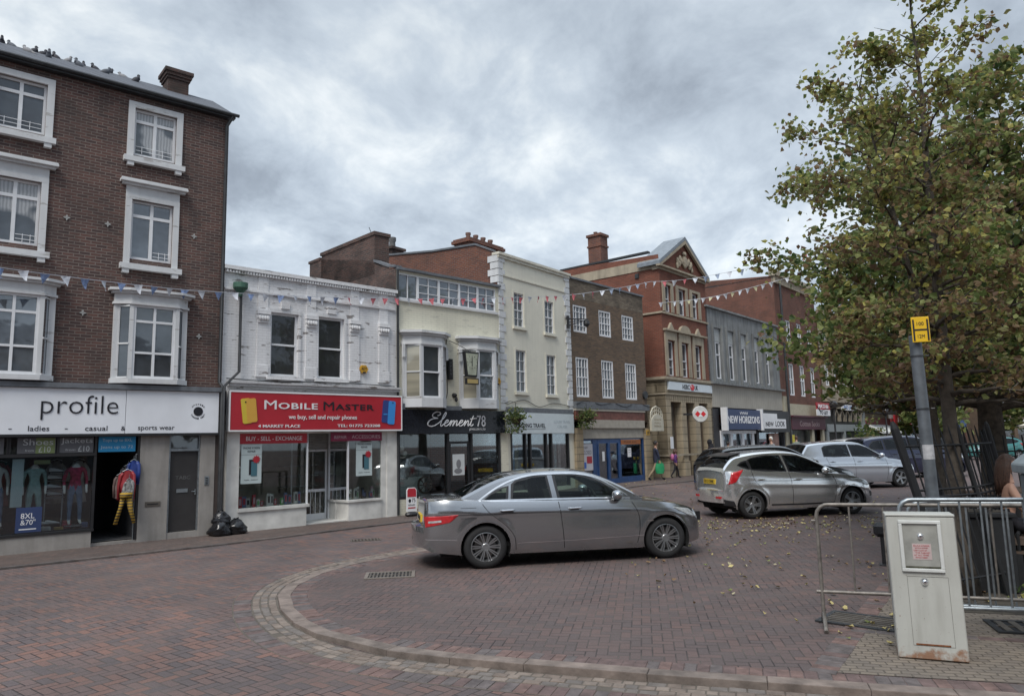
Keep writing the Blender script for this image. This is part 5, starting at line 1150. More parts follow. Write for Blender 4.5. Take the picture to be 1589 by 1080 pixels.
panel(FE, 'window_notice', 'slim white notice on the left leaf of the blue door', 1.75, 1.9, 1.15, 1.5, -.006, INKW, 'notice')
for k, (u, c_) in enumerate(((.6, (.1, .3, .5)), (.8, (.4, .35, .2)), (2.75, (.5, .55, .55)), (3.0, (.3, .5, .55)), (3.25, (.55, .5, .5)))):
    panel(FD, 'window_poster', ('blue brochure poster left of the travel agent door', 'sandy brochure poster left of the travel agent door', 'pale brochure poster by the travel agent door frame', 'aqua brochure poster in the travel agent right window', 'rosy brochure poster at the right of the travel agent window')[k], u, u + .17, .9, 1.9, .1, plain('brochure_%d' % k, c_, .5, var=.6, scale=7), 'poster')
panel(FD, 'window_poster', 'magenta strip low in the travel agent right window', 2.75, 3.6, .6, .78, .05, flat('magenta', (.3, .03, .12)), 'poster')
panel(FH, 'window_poster', 'yellow poster at the burgundy shop doorway', .95, 1.35, 1.3, 2.0, -.12, flat('yellow_poster', (.6, .5, .05)), 'poster')

# ---- mannequins and goods
def skin_mesh(joints, edges, sub=1):
    me = bpy.data.meshes.new('sk'); me.from_pydata([j[0] for j in joints], edges, [])
    o = bpy.data.objects.new('sk', me); COL.objects.link(o)
    md = o.modifiers.new('s', 'SKIN'); md.use_smooth_shade = True
    for v, j in zip(me.skin_vertices[0].data, joints):
        r = j[1]; v.radius = (r, r) if not isinstance(r, tuple) else r
    me.skin_vertices[0].data[0].use_root = True
    if sub: o.modifiers.new('u', 'SUBSURF').levels = sub
    bpy.context.view_layer.update()
    m2 = bpy.data.meshes.new_from_object(o.evaluated_get(bpy.context.evaluated_depsgraph_get()))
    vs = [tuple(v.co) for v in m2.vertices]; fs = [tuple(p.vertices) for p in m2.polygons]
    bpy.data.objects.remove(o); bpy.data.meshes.remove(me); bpy.data.meshes.remove(m2)
    return vs, fs
MANQ = plain('mannequin_white', (.7, .7, .66), .4)
def mannequin(F, u, y, z, s, label, torso, legs, arm=1):
    r = F.root('mannequin', label, 'mannequin', u, y, z); r.scale = (s, s, s)
    J = [((0, 0, .95), .13), ((0, 0, 1.15), .105), ((0, 0, 1.35), .13), ((0, 0, 1.47), .07), ((0, 0, 1.55), .05), ((-.19, 0, 1.38), .055), ((-.25, .02, 1.12), .042), ((-.24, -.06, .88), .03), ((-.24, -.1, .78), .025), ((.19, 0, 1.38), .055), ((.25, .02, 1.12), .042), ((.24, -.06, .88), .03), ((.24, -.1, .78), .025), ((-.09, 0, .85), .095), ((-.1, -.01, .48), .06), ((-.1, .02, .1), .038), ((-.11, -.12, .04), .03), ((.09, 0, .85), .095), ((.12, -.03, .48), .06), ((.13, .0, .1), .038), ((.14, -.14, .04), .03)]
    E2 = [(0, 1), (1, 2), (2, 3), (3, 4), (2, 5), (5, 6), (6, 7), (7, 8), (2, 9), (9, 10), (10, 11), (11, 12), (0, 13), (13, 14), (14, 15), (15, 16), (0, 17), (17, 18), (18, 19), (19, 20)]
    vs, fs = skin_mesh(J, E2)
    mb = MB(); mb.v = vs
    for f in fs:
        c = sum((Vector(vs[i]) for i in f), Vector()) / len(f)
        if c.z > 1.46 or c.z < .13: k = 0
        elif abs(c.x) > .19 and c.z < (1.0 if arm else 1.2): k = 0
        elif c.z > .93: k = 1
        else: k = 2
        mb.f.append(f); mb.mi.append(k)
    mb.build('body', [MANQ, torso, legs], r, smooth=True)
    MB().lathe([(.0, -.02), (.2, -.02), (.2, .0), (0, .0)], 20, (0, 0, 0)).build('base', STEEL, r)
    return r
TEAL = plain('sage_dress', (.26, .40, .38), .8, var=.25, bump=.3); TOPR = plain('crimson_jumper', (.36, .03, .08), .85, var=.5, scale=12); DEN = plain('blue_denim', (.09, .15, .24), .8, var=.4); KHK = plain('khaki_cap', (.22, .2, .15), .8)
mannequin(FA, .5, .28, .48, .78, 'mannequin in a sage green dress in the clothes shop window', TEAL, TEAL)
mannequin(FA, 1.2, .26, .45, .80, 'mannequin in a crimson jumper and ripped jeans by the doorway', TOPR, DEN)
mannequin(FA, -.12, .28, .5, .78, 'white shirted mannequin cut by the left edge of the photo', plain('white_shirt', (.5, .5, .48), .8), DEN)
mannequin(FA, -1.3, .28, .5, .78, 'mannequin in a navy dress farther left in the clothes shop window', plain('navy_dress', (.04, .06, .15), .8), DEN)
SHOE = plain('white_trainer', (.55, .55, .55), .6)
def shoe(F, u, y, z, lab, m=SHOE):
    r = F.root('shoe', lab, 'shoe', u, y, z, 'shoes shown in the window'); mb = MB()
    prof = [(-.12, .035, .075), (-.08, .04, .085), (-.02, .042, .07), (.05, .045, .05), (.1, .04, .035), (.13, .02, .02)]
    vs = []
    for x, w_, h_ in prof:
        for k in range(8):
            a = math.pi * 2 * k / 8; vs.append((x, w_ * math.cos(a), max(0.0, h_ * .5 + h_ * .5 * math.sin(a))))
    mb.add(vs, [(i * 8 + k, i * 8 + (k + 1) % 8, (i + 1) * 8 + (k + 1) % 8, (i + 1) * 8 + k) for i in range(5) for k in range(8)] + [tuple(range(8)), tuple(range(40, 48))]); mb.build('upper', m, r, smooth=True)
    MB().box(-.13, .13, -.045, .045, -.015, .004).build('sole', BLACK, r)
for i, (u, z) in enumerate(((.86, 1.52), (.84, 1.38), (.84, 1.2), (.85, 1.06), (.66, .5), (.84, .5))): shoe(FA, u, .3, z, ('white trainer on the top shelf beside the red jumper', 'white trainer on the second shelf of the clothes window', 'white trainer on the third shelf of the clothes window', 'white trainer on the lowest shelf of the clothes window', 'white trainer on the window floor beside the navy poster', 'white trainer on the window floor below the shelves')[i])
s = FA.root('display_shelf', 'narrow dark shelf unit of trainers in the clothes shop window', 'shelf', .7, .2, .38)
mb = MB()
for z in (.64, .78, .96, 1.1): mb.box(0, .32, 0, .22, z - .012, z)
mb.build('shelf_board', plain('smoked_shelf', (.08, .09, .1), .3), s); mb = MB(); mb.box(0, .02, .2, .22, 0, 1.2); mb.box(.3, .32, .2, .22, 0, 1.2); mb.build('upright', STEEL, s)
# garments hung by the doorway
def garment(u, y, z, w, h, m, lab, sleeves=True, kind='jacket', leg=False, rot=-25):
    r = FA.root(kind if kind != 'top' else 'blouse', lab, kind, u, y, z); r.rotation_euler.z += RAD(rot); mb = MB(); n = 14; w *= .72
    if not leg:
        vs = []; 
        for j in range(n + 1):
            t_ = j / n; ww = w * (.45 + .55 * min(1, t_ * 3)) * (1 + .12 * t_)
            for i in range(9):
                a = math.pi * 2 * i / 8; vs.append((ww / 2 * math.cos(a) * (1 + .06 * math.sin(7 * t_ + i)), .05 * math.sin(a) * (1 + .4 * t_) + .015 * math.sin(5 * i + 3 * t_), -h * t_))
        mb.add(vs, [(j * 9 + i, j * 9 + i + 1, (j + 1) * 9 + i + 1, (j + 1) * 9 + i) for j in range(n) for i in range(8)])
        for sx in (-1, 1): mb.tube([(sx * w * .3, 0, -.04), (sx * w * .48, 0, -.10), (sx * w * .56, -.02, -h * .5), (sx * w * .5, -.04, -h * .95)], [.03, .042, .036, .03], 8)
    else:
        mb.tube([(0, 0, 0), (0, 0, -.1)], [.11, .12], 10)
        for sx in (-1, 1): mb.tube([(sx * .045, 0, -.07), (sx * .09, 0, -h * .5), (sx * .17, 0, -h)], [.055, .04, .032], 10)
    mb.v = [tuple(Vector(v) + Vector((noise.noise(Vector(v) * 9 + Vector((u * 9, 0, 0))), noise.noise(Vector(v) * 8), noise.noise(Vector(v) * 7))) * .028) for v in mb.v]
    mb.build('cloth', m, r, smooth='all'); mb = MB(); mb.tube([(-w * .35, 0, -.02), (0, 0, .03), (w * .35, 0, -.02)], .008, 5); mb.tube([(0, 0, .03), (0, 0, .1)], .005, 5); mb.build('hanger', STEEL, r)
def stripes(t, b):
    s_ = t.sep(t.objco()); w = t.m('FRACT', t.m('MULTIPLY', s_[2], 17.0)); t.l.new(t.mix(t.ramp(w, [(.3, 0), (.36, 1)], 'CONSTANT'), (.02, .02, .03), (.40, .25, .03)), b.inputs['Base Color']); P(b, 'Roughness', .8)
garment(2.13, .12, 1.6, .34, .6, plain('dark_coat_cloth', (.05, .045, .05), .8, bump=.4, bscale=9), 'dark grey coat hung behind the blue jacket', kind='coat')
garment(1.98, .06, 1.42, .3, .5, plain('taupe_cloth', (.16, .11, .10), .8, bump=.4, bscale=9), 'taupe cardigan hung inside the doorway', kind='cardigan')
garment(2.2, -.02, 1.7, .26, .5, plain('royal_blue_nylon', (.015, .04, .2), .5, var=.2, bump=.4, bscale=9), 'royal blue jacket hung highest by the clothes shop doorway')
garment(2.06, -.14, 1.5, .36, .62, plain('red_nylon', (.24, .018, .024), .5, var=.2, bump=.4, bscale=9), 'red jacket hung below the blue one by the doorway')
garment(2.08, -.22, 1.32, .2, .5, plain('grey_print_top', (.2, .2, .2), .8, var=.8, scale=20), 'grey and white patterned top hung over the red jacket', kind='top')
garment(2.02, -.3, 1.06, .2, .62, mat('yellow_stripe', stripes), 'yellow and black striped trousers hung at the front by the doorway', kind='trousers', leg=True)
tube = FA.root('garment_rail', 'steel rail holding the hung clothes by the doorway', 'rail', 2.12, -.1, .08); mb = MB(); mb.tube([(.12, .1, 0), (.12, .1, 1.75), (.05, -.25, 1.75)], .012, 6); mb.build('rail', STEEL, tube)
# folded stock on the floor of the clothes window
fc = [plain('folded_%d' % i, c_, .85, var=.3) for i, c_ in enumerate([(.35, .33, .3), (.10, .14, .25), (.32, .05, .07), (.45, .45, .43), (.3, .22, .06)])]
for k, (u, y, w_, h, ci, lab) in enumerate(((-.45, .2, .22, .12, 0, 'stack of beige folded tops at the left of the clothes window'), (.64, .12, .17, .08, 3, 'stack of pale folded tops right of the navy poster'), (.86, .12, .16, .05, 4, 'mustard folded cloth on the clothes window floor'), (1.02, .3, .16, .16, 2, 'stack of crimson folded tops behind the jeans mannequin'), (1.32, .22, .14, .1, 1, 'stack of navy folded tops at the right of the clothes window'))):
    r = FA.root('folded_clothes', lab, 'folded clothes', u, y, .39); n_ = 3
    for q in range(n_): MB().box(random.uniform(0, .01), w_ - random.uniform(0, .01), 0, .16, h * q / n_, h * (q + .86) / n_).build('garment_fold', fc[ci], r, bevel=.006)
for k, (u, ci, lab) in enumerate(((-.6, 1, 'navy dress hung behind the left mannequin'), (.0, 2, 'crimson dress hung behind the blank panel'), (.95, 0, 'beige coat hung behind the trainers'), (1.36, 3, 'pale shirt hung behind the crimson jumper'))):
    r = FA.root('dress', lab, 'dress', u, .9, 1.72); mb = MB(); mb.tube([(0, 0, 0), (0, 0, -.12), (0, 0, -.4), (0, 0, -.85)], [.05, .12, .10, .17], 10)
    for sx in (-1, 1): mb.tube([(sx * .08, 0, -.05), (sx * .17, 0, -.2), (sx * .19, 0, -.42)], [.04, .04, .03], 7)
    mb.build('cloth', fc[ci], r, smooth='all'); MB().tube([(-.1, 0, .01), (0, 0, .05), (.1, 0, .01)], .006, 4).build('hanger', STEEL, r)
# goods in the phone shop
random.seed(5)
gc = [plain('carton_%d' % i, c_, .5, var=.1) for i, c_ in enumerate([(.55, .55, .56), (.5, .5, .5), (.4, .03, .05), (.03, .03, .04), (.06, .3, .08), (.45, .3, .35), (.1, .15, .3)])]
spots = []
for k in range(14): spots.append((FB, .5 + .115 * k, .1 + .05 * (k % 3), .545, 'in the phone shop left window', k))
for k in range(12): spots.append((FB, 3.33 + .075 * k, .12 + .06 * (k % 3), .545, 'in the phone shop right window', k))
n1 = ['first', 'second', 'third', 'fourth', 'fifth', 'sixth', 'seventh', 'eighth', 'ninth', 'tenth', 'eleventh', 'twelfth', 'thirteenth', 'fourteenth']
cn = ['white', 'pale grey', 'red', 'black', 'green', 'pink', 'navy']
for F, u, y, z, where, k in spots:
    ci = random.choices(range(7), [5, 4, 2, 2, 1, 1, 1])[0]; h = random.uniform(.12, .3); w_ = random.uniform(.06, .1)
    r = F.root('product_box', cn[ci] + ' product box, ' + n1[k] + ' from the left ' + where, 'box', u, y, z, 'product boxes in the phone shop windows')
    MB().box(0, w_, 0, .05, 0, h).build('carton', gc[ci], r); MB().box(w_ * .2, w_ * .8, -.003, 0, h * .25, h * .8).build('printed_front', gc[(ci + 3) % 7], r)
# jeweller's window: stands, tiered glass shelves and a big cog wheel
s = FC.root('display_table', 'pale tiered display with small ornaments in the jeweller window', 'display', .15, .3, .5)
mb = MB(); mb.box(.1, .45, 0, .3, 0, .45); mb.box(.5, 1.1, .1, .4, 0, .5); mb.box(0, 1.3, .45, .5, .5, .53); mb.box(0, 1.3, .45, .5, .8, .83); mb.build('plinth', plain('pale_plinth', (.45, .5, .5), .6), s)
random.seed(9); mb = MB()
for k in range(60): x = random.uniform(.02, 1.3); z = random.choice([.53, .83, .45]); mb.ell((x, random.uniform(.38, .5), z + .05), (.02, .02, random.uniform(.03, .08)), 6, 4)
o = mb.build('ornament', plain('silver_ornament', (.55, .56, .56), .3, metal=.5), s); o['kind'] = 'stuff'
s = FC.root('cog_wheel', 'dark wooden wheel ornament at the foot of the jeweller window', 'ornament', 1.05, .15, .78)
mb = MB(); mb.lathe([(.2, -.02), (.25, -.02), (.25, .02), (.2, .02)], 24, (0, 0, 0), 'y', closed=True); mb.build('rim', plain('dark_wood', (.06, .04, .03), .6), s)
for k in range(8): a = k * math.pi / 4; MB().tube([(.04 * math.cos(a), 0, .04 * math.sin(a)), (.21 * math.cos(a), 0, .21 * math.sin(a))], .014, 6).build('spoke', MATS['dark_wood'], s)
MB().lathe([(0, -.03), (.05, -.03), (.05, .03), (0, .03)], 12, (0, 0, 0), 'y').build('hub', MATS['dark_wood'], s)
s = FC.root('hanging_ornament', 'two white ball ornaments hanging in the jeweller window', 'ornament', .35, .3, 1.8)
mb = MB(); mb.ell((0, 0, 0), (.09, .09, .09)); mb.ell((.17, .1, -.14), (.09, .09, .09)); mb.build('ball', MANQ, s, smooth=True); MB().tube([(0, 0, .08), (0, 0, .35)], .004, 4).tube([(.17, .1, -.05), (.17, .1, .35)], .004, 4).build('cord', BLACK, s)
# ================================================================ CARS
def interp(pts, x):
    if x <= pts[0][0]: return pts[0][1]
    for (a, b), (c, d) in zip(pts, pts[1:]):
        if x <= c: return b + (d - b) * (x - a) / (c - a)
    return pts[-1][1]
def smooth_curve(pts, n=10): return catmull(pts, n)
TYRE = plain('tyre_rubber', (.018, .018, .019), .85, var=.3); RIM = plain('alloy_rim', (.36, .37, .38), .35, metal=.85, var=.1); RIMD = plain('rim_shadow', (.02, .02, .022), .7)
TRIM = plain('black_trim', (.015, .015, .017), .35, coat=.3); CHROME = plain('chrome_trim', (.85, .87, .9), .25, metal=1.0)
CGLASS = glassmat('car_glass', (.62, .72, .68), .0, .12); CGLASSD = glassmat('dark_car_glass', (.3, .34, .34), .02, .3)
LRED = plain('tail_lamp_red', (.45, .015, .02), .15, coat=1, var=.3, scale=18); LCLR = plain('lamp_clear', (.55, .57, .58), .12, metal=.4, var=.3, scale=22); SEAT = plain('car_seat', (.05, .05, .052), .8)
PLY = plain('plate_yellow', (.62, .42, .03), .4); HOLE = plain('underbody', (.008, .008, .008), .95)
def paint(name, col, metal=.6):
    def f(t, b):
        co = t.objco(); n = t.noise(co, 900, 2); c = t.mix(t.ramp(n, [(.35, 0), (.7, .22)]), col, tuple(min(1, x * 1.7) for x in col))
        s_ = t.sep(co); dirt = t.m('MULTIPLY', t.ramp(t.m('ADD', s_[2], t.m('MULTIPLY', t.noise(co, 5, 4), .35)), [(.2, .45), (.5, 0)]), 1.0)
        c = t.mix(dirt, c, (.13, .12, .11)); t.l.new(c, b.inputs['Base Color'])
        t.l.new(t.m('ADD', t.m('MULTIPLY', dirt, .4), .17), b.inputs['Roughness']); P(b, 'Metallic', metal); P(b, 'Coat Weight', 1.0); P(b, 'Coat Roughness', .03)
    return mat(name, f)

def wheel(par, x, y, r, side, spokes, rw=.11):
    """side -1: faces -y.  tyre, rim and spokes"""
    w = root('w', '', ''); 
    for k_ in ('label', 'category'): del w[k_]
    w.name = 'wheel'; w.parent = par; w.location = (x, y, r)
    ri = r * .69; s = side
    MB().lathe([(ri, -rw), (ri + .02, -rw - .008), (r - .035, -rw), (r - .008, -rw * .8), (r, -rw * .5), (r, rw * .5), (r - .008, rw * .8), (r - .035, rw), (ri, rw)], 40, (0, 0, 0), 'y').build('tyre', TYRE, w, smooth=True)
    mb = MB(); mb.lathe([(ri, s * rw * .95), (ri - .012, s * rw * .98), (ri - .02, s * rw * .75), (ri - .03, s * rw * .3)], 40, (0, 0, 0), 'y'); mb.lathe([(0, s * rw * .78), (.045, s * rw * .8), (.06, s * rw * .7), (.062, s * rw * .45)], 20, (0, 0, 0), 'y')
    ns, pair, wd = spokes
    for k in range(ns):
        a = 2 * math.pi * k / ns
        for off in ((-pair, pair) if pair else (0,)):
            pts = []
            a0, a1 = a + off * 1.6, a + off
            r0, r1 = .05, ri - .012
            for rr, aa, ww, yy in ((r0, a0, wd * .8, .76), (r1, a1, wd, .86)):
                cx, cz = rr * math.cos(aa), rr * math.sin(aa); tx, tz = -math.sin(aa), math.cos(aa)
                for q in (-1, 1): pts.append((cx + tx * ww * q, s * rw * yy, cz + tz * ww * q)); 
            i_ = [(p[0], p[1] - s * .03, p[2]) for p in pts]
            mb.add(pts + i_, [(0, 1, 3, 2), (4, 6, 7, 5), (0, 2, 6, 4), (1, 5, 7, 3), (2, 3, 7, 6), (0, 4, 5, 1)])
    mb.build('rim', RIM, w, smooth=True)
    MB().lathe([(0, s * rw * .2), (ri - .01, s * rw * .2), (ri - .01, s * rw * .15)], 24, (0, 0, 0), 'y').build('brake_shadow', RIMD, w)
    mb = MB(); mb.lathe([(.05, s * rw * .32), (ri * .72, s * rw * .32), (ri * .72, s * rw * .22)], 24, (0, 0, 0), 'y'); mb.build('brake_disc', plain('brake_disc', (.16, .15, .14), .5, metal=.6), w)
    return w

def make_car(name, label, P_, paintm, glass, loc, heading, s, D, group=None, flip=False, front_right=True):
    """D: dict of side-view curves in metres, x forward from the rear axle"""
    car = root('car', label, 'car', loc, RAD(heading), group); car.scale = (s, s, s * D.get('zs', 1))
    if name: car.name = name
    top = smooth_curve(D['top'], 6); bot = D['bot']; roof = smooth_curve(D['roof'], 8); W = D['w']; WB = D['wb']; R = D['r']
    x0, x1 = top[0][0], top[-1][0]
    wcurve = smooth_curve(D['wc'], 6)
    def topz(x): return interp(top, x)
    def botz(x): return interp(bot, x)
    def halfw(x): return interp(wcurve, x)
    def sy(x, z):
        """half width of the body side at height z: bulge at the shoulder line, tuck below"""
        zt = topz(x); w = halfw(x); t_ = (z - .2) / (zt - .2) if zt > .25 else .5
        k = 1 - .055 * max(0, (.42 - t_) / .42) ** 2 - .06 * max(0, (t_ - .72) / .28) ** 2.2
        k += .012 * math.exp(-((t_ - D.get('crease', .70)) / .035) ** 2)
        f = 0
        for ax in (0, WB):
            d = math.hypot(x - ax, (z - R) * .95); f = max(f, math.exp(-((d - R - .09) / .06) ** 2))
        return w * k + .010 * f
    # --- lower body grid
    D = dict(D, gh=(D['roof'][0][0], D['roof'][-1][0])); nx, nz, ny = 150, 18, 12
    xs = [x0 + (x1 - x0) * i / nx for i in range(nx + 1)]
    for ax in (0, WB): pass
    cols = []; mbb = MB(); allv = []; idx = {}
    AR = R + .055
    def snap(x, z):
        for ax in (0, WB):
            d = math.hypot(x - ax, z - R)
            if abs(d - AR) < .014 and z > botz(x) - .01 and d > 1e-6:
                q = AR / d; return ax + (x - ax) * q, R + (z - R) * q
        return x, z
    for sgn in (-1, 1):
        V = []
        for i, x in enumerate(xs):
            col = []
            for j in range(nz + 1):
                tt = j / nz; z = botz(x) + (topz(x) - botz(x)) * tt
                xx, zz = snap(x, z); col.append((xx, sgn * sy(xx, zz), zz))
            zt = topz(x); w = sy(x, zt)
            for j in range(1, ny + 1):
                u = 1 - j / ny; col.append((x, sgn * w * u, zt + D['crown'] * (1 - u ** 2.4)))
            V.append(col)
        m = nz + ny + 1; vs = [p for c in V for p in c]; fs = []
        for i in range(nx):
            for j in range(nz + ny):
                q = [(i, j), (i + 1, j), (i + 1, j + 1), (i, j + 1)]
                c = sum((Vector(V[a][b]) for a, b in q), Vector()) / 4
                if j < nz and any(math.hypot(c.x - ax, c.z - R) < AR for ax in (0, WB)): continue
                if j >= nz and D['gh'][0] + .12 < c.x < D['gh'][1] - .12 and abs(c.y) < D['ghw'] - .1: continue
                fs.append(tuple(a * m + b for a, b in (q if sgn < 0 else q[::-1])))
        mbb.add(vs, fs)
    # end caps (nose and tail)
    for xe in (x0, x1):
        n_ = 12; vs = []
        for j in range(nz + 1):
            z = botz(xe) + (topz(xe) - botz(xe)) * j / nz
            for i in range(n_ + 1):
                u = -1 + 2 * i / n_; vs.append((xe + (1 if xe == x1 else -1) * D['endbulge'] * (1 - u * u), sy(xe, z) * u, z))
        mbb.add(vs, [(j * (n_ + 1) + i, j * (n_ + 1) + i + 1, (j + 1) * (n_ + 1) + i + 1, (j + 1) * (n_ + 1) + i) for j in range(nz) for i in range(n_)])
        vs = []
        for i in range(n_ + 1):
            u = -1 + 2 * i / n_; zt = topz(xe); vs.append((xe + (1 if xe == x1 else -1) * D['endbulge'] * (1 - u * u), sy(xe, zt) * u, zt)); vs.append((xe, sy(xe, zt) * u, zt + D['crown'] * (1 - abs(u) ** 2.4)))
        mbb.add(vs, [(2 * i, 2 * i + 1, 2 * i + 3, 2 * i + 2) for i in range(n_)])
    body = mbb.build('body', paintm, car, smooth=True)
    for ax in (0, WB):
        for sg in (-1, 1):
            lip = MB(); vs = []; nn = 40
            for k in range(nn + 1):
                a = RAD(-22 + 224 * k / nn)
                for q, (rr, oo) in enumerate(((AR - .012, -.03), (AR - .010, .002), (AR + .008, .003), (AR + .022, -.004))):
                    vx, vz = ax + rr * math.cos(a), max(botz(ax) - .0, R + rr * math.sin(a)); vs.append((vx, sg * (sy(vx, vz) + oo), vz))
            lip.add(vs, [(4 * k + j, 4 * k + j + 1, 4 * k + j + 5, 4 * k + j + 4) for k in range(nn) for j in range(3)]); lip.build('wheel_arch', paintm, car, smooth=True)
    # dark underside and arch liners
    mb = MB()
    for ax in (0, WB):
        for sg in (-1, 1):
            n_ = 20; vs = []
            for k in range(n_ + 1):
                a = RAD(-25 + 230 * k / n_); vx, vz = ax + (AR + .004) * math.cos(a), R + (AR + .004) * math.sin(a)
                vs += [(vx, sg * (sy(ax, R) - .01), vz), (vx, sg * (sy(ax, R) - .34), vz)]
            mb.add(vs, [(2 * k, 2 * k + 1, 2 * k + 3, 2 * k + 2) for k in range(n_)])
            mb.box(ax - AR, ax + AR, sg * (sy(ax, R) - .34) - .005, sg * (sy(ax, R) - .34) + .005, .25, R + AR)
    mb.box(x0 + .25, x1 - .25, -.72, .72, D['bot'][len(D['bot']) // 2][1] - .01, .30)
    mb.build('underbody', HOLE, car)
    # --- greenhouse
    gx0, gx1 = roof[0][0], roof[-1][0]; beltw = D['ghw']; rw = D['rw']; ht = D['h']
    def belt(x): return topz(x) - .012
    def roofz(x): return interp(roof, x)
    bz = D['beltz']
    def gy(x, z):
        k = max(0, min(1, (z - bz) / (ht - bz))); e = min(1, max(0, min((x - gx0), (gx1 - x)) / .9)); taper = 1 - .09 * (1 - e) ** 2
        return (beltw + (rw - beltw) * k ** 1.15) * taper
    ng, nzz, nyy = 120, 14, 12
    polys = [w_ for w_ in D['windows']]
    def inpoly(pt, poly):
        x, y = pt; c = False; n = len(poly)
        for i in range(n):
            a, b = poly[i], poly[(i + 1) % n]
            if (a[1] > y) != (b[1] > y) and x < (b[0] - a[0]) * (y - a[1]) / (b[1] - a[1]) + a[0]: c = not c
        return c
    WS = D['ws']; BS = D['bs']     # x ranges of windscreen and rear screen along the roof curve
    gm = MB(); gl = MB()
    for sgn in (-1, 1):
        V = []
        for i in range(ng + 1):
            x = gx0 + (gx1 - gx0) * i / ng; zr = roofz(x); zb = min(belt(x), zr); col = []
            for j in range(nzz + 1):
                z = zb + (zr - .03 - zb) * j / nzz if zr - .03 > zb else zb + (zr - zb) * j / nzz
                col.append((x, sgn * gy(x, z), z))
            ye = gy(x, zr)
            for j in range(1, nyy + 1):
                u = 1 - j / nyy; col.append((x, sgn * ye * u * .985, zr + D['rcrown'] * (1 - u * u) * min(1, (zr - zb) / .2) - .03 * (u ** 6) * 0))
            V.append(col)
        m = nzz + nyy + 1; vs = [p for c in V for p in c]; fg = []; fb = []
        for i in range(ng):
            for j in range(nzz + nyy):
                q = [(i, j), (i + 1, j), (i + 1, j + 1), (i, j + 1)]; c = sum((Vector(V[a][b]) for a, b in q), Vector()) / 4
                f = tuple(a * m + b for a, b in (q if sgn < 0 else q[::-1]))
                if j < nzz and any(inpoly((c.x, c.z), p) for p in polys): fg.append(f)
                elif j > nzz and abs(c.y) < gy(c.x, c.z) - .07 and (WS[0] < c.x < WS[1] or BS[0] < c.x < BS[1]): fg.append(f)
                else: fb.append(f)
        gm.add(vs, fb); gl.add(vs, fg)
    cab = gm.build('roof', paintm, car, smooth=True)
    # side windows: thin black seal ring with the glass set in it
    for sgn in (-1, 1):
        for poly in polys:
            ring = MB(); pane = MB()
            cx = sum(p[0] for p in poly) / len(poly); cz = sum(p[1] for p in poly) / len(poly)
            dense = []
            for a, b in zip(poly, poly[1:] + poly[:1]):
                for k in range(6): dense.append((a[0] + (b[0] - a[0]) * k / 6, a[1] + (b[1] - a[1]) * k / 6))
            n = len(dense)
            def mv(p, d):
                v = Vector((cx - p[0], cz - p[1])); L_ = v.length; return (p[0] + v.x / L_ * d, p[1] + v.y / L_ * d)
            outp = [mv(p, -.018) for p in dense]; inp = [mv(p, .02) for p in dense]
            f3 = lambda p, o: (p[0], sgn * (gy(p[0], p[1]) + o), p[1])
            ring.add([f3(p, .005) for p in outp] + [f3(p, .006) for p in inp], [(i, (i + 1) % n, n + (i + 1) % n, n + i) for i in range(n)])
            # glass as a fan of concentric rings
            r_ = [[f3((cx + (p[0] - cx) * q, cz + (p[1] - cz) * q), .002) for p in inp] for q in (1.0, .66, .33)]
            r_[0] = [f3(mv(p, -.004), .002) for p in inp]
            vs = [v for rr in r_ for v in rr] + [f3((cx, cz), .002)]
            fs = [(k * n + i, k * n + (i + 1) % n, (k + 1) * n + (i + 1) % n, (k + 1) * n + i) for k in range(2) for i in range(n)] + [(2 * n + i, 2 * n + (i + 1) % n, 3 * n) for i in range(n)]
            pane.add(vs, fs)
            so = ring.build('window_seal', TRIM, car, smooth=True); pane.build('side_glass', glass, so, smooth=True)
    gl2 = MB(); gl2.v = gl.v; gl2.f = [f for f in gl.f if abs(sum(gl.v[i][1] for i in f) / 4) < gy(gl.v[f[0]][0], gl.v[f[0]][2]) - .05]; gl2.mi = [0] * len(gl2.f)
    gl2.build('windscreen', glass, car, smooth=True)
    # interior
    mb = MB()
    for sx in (D['seat'], D['seat'] - .85):
        for sg in (-.35, .35):
            mb.box(sx - .25, sx + .25, sg - .24, sg + .24, .35, .62); mb.prism([(sx - .42, 1.12), (sx - .30, 1.12), (sx - .16, .6), (sx - .3, .6)], sg - .22, sg + .22); mb.box(sx - .42, sx - .33, sg - .12, sg + .12, 1.12, 1.27)
    mb.box(D['seat'] + .55, D['seat'] + .95, -.62, .62, .6, bz - .02); mb.box(gx0 + .45, gx1 - .5, -.7, .7, .3, .36)
    it = mb.build('interior', SEAT, car)
    mb = MB()
    mb.lathe([(.16, 0), (.18, .01), (.18, .03), (.16, .04)], 20, (0, 0, 0), 'x', closed=True)
    sw = mb.build('steering_wheel', TRIM, car, smooth=True); sw.location = (D['seat'] + .42, -.36, bz + .02); sw.rotation_euler = (0, RAD(-25), 0)
    # belt chrome / trims that follow the body side
    def ribbon(name, pts, wid, off, m, on='body', both=True):
        for sgn in ((-1, 1) if both else (-1,)):
            mb = MB(); P3 = catmull(pts, 8); vs = []
            for x, z in P3:
                for q in (-1, 1):
                    zz = z + q * wid / 2; y = (sy(x, zz) if on == 'body' else gy(x, zz)) + off; vs.append((x, sgn * y, zz))
            mb.add(vs, [(2 * i, 2 * i + 1, 2 * i + 3, 2 * i + 2) for i in range(len(P3) - 1)])
            o_ = mb.build(name, m, car, smooth=True)
        return o_
    def vribbon(name, pts, wid, off, m):
        for sgn in (-1, 1):
            mb = MB(); P3 = catmull(pts, 6); vs = []
            for x, z in P3:
                for q in (-1, 1): vs.append((x + q * wid / 2, sgn * (sy(x, z) + off), z))
            mb.add(vs, [(2 * i, 2 * i + 1, 2 * i + 3, 2 * i + 2) for i in range(len(P3) - 1)])
            o_ = mb.build(name, m, car)
        return o_
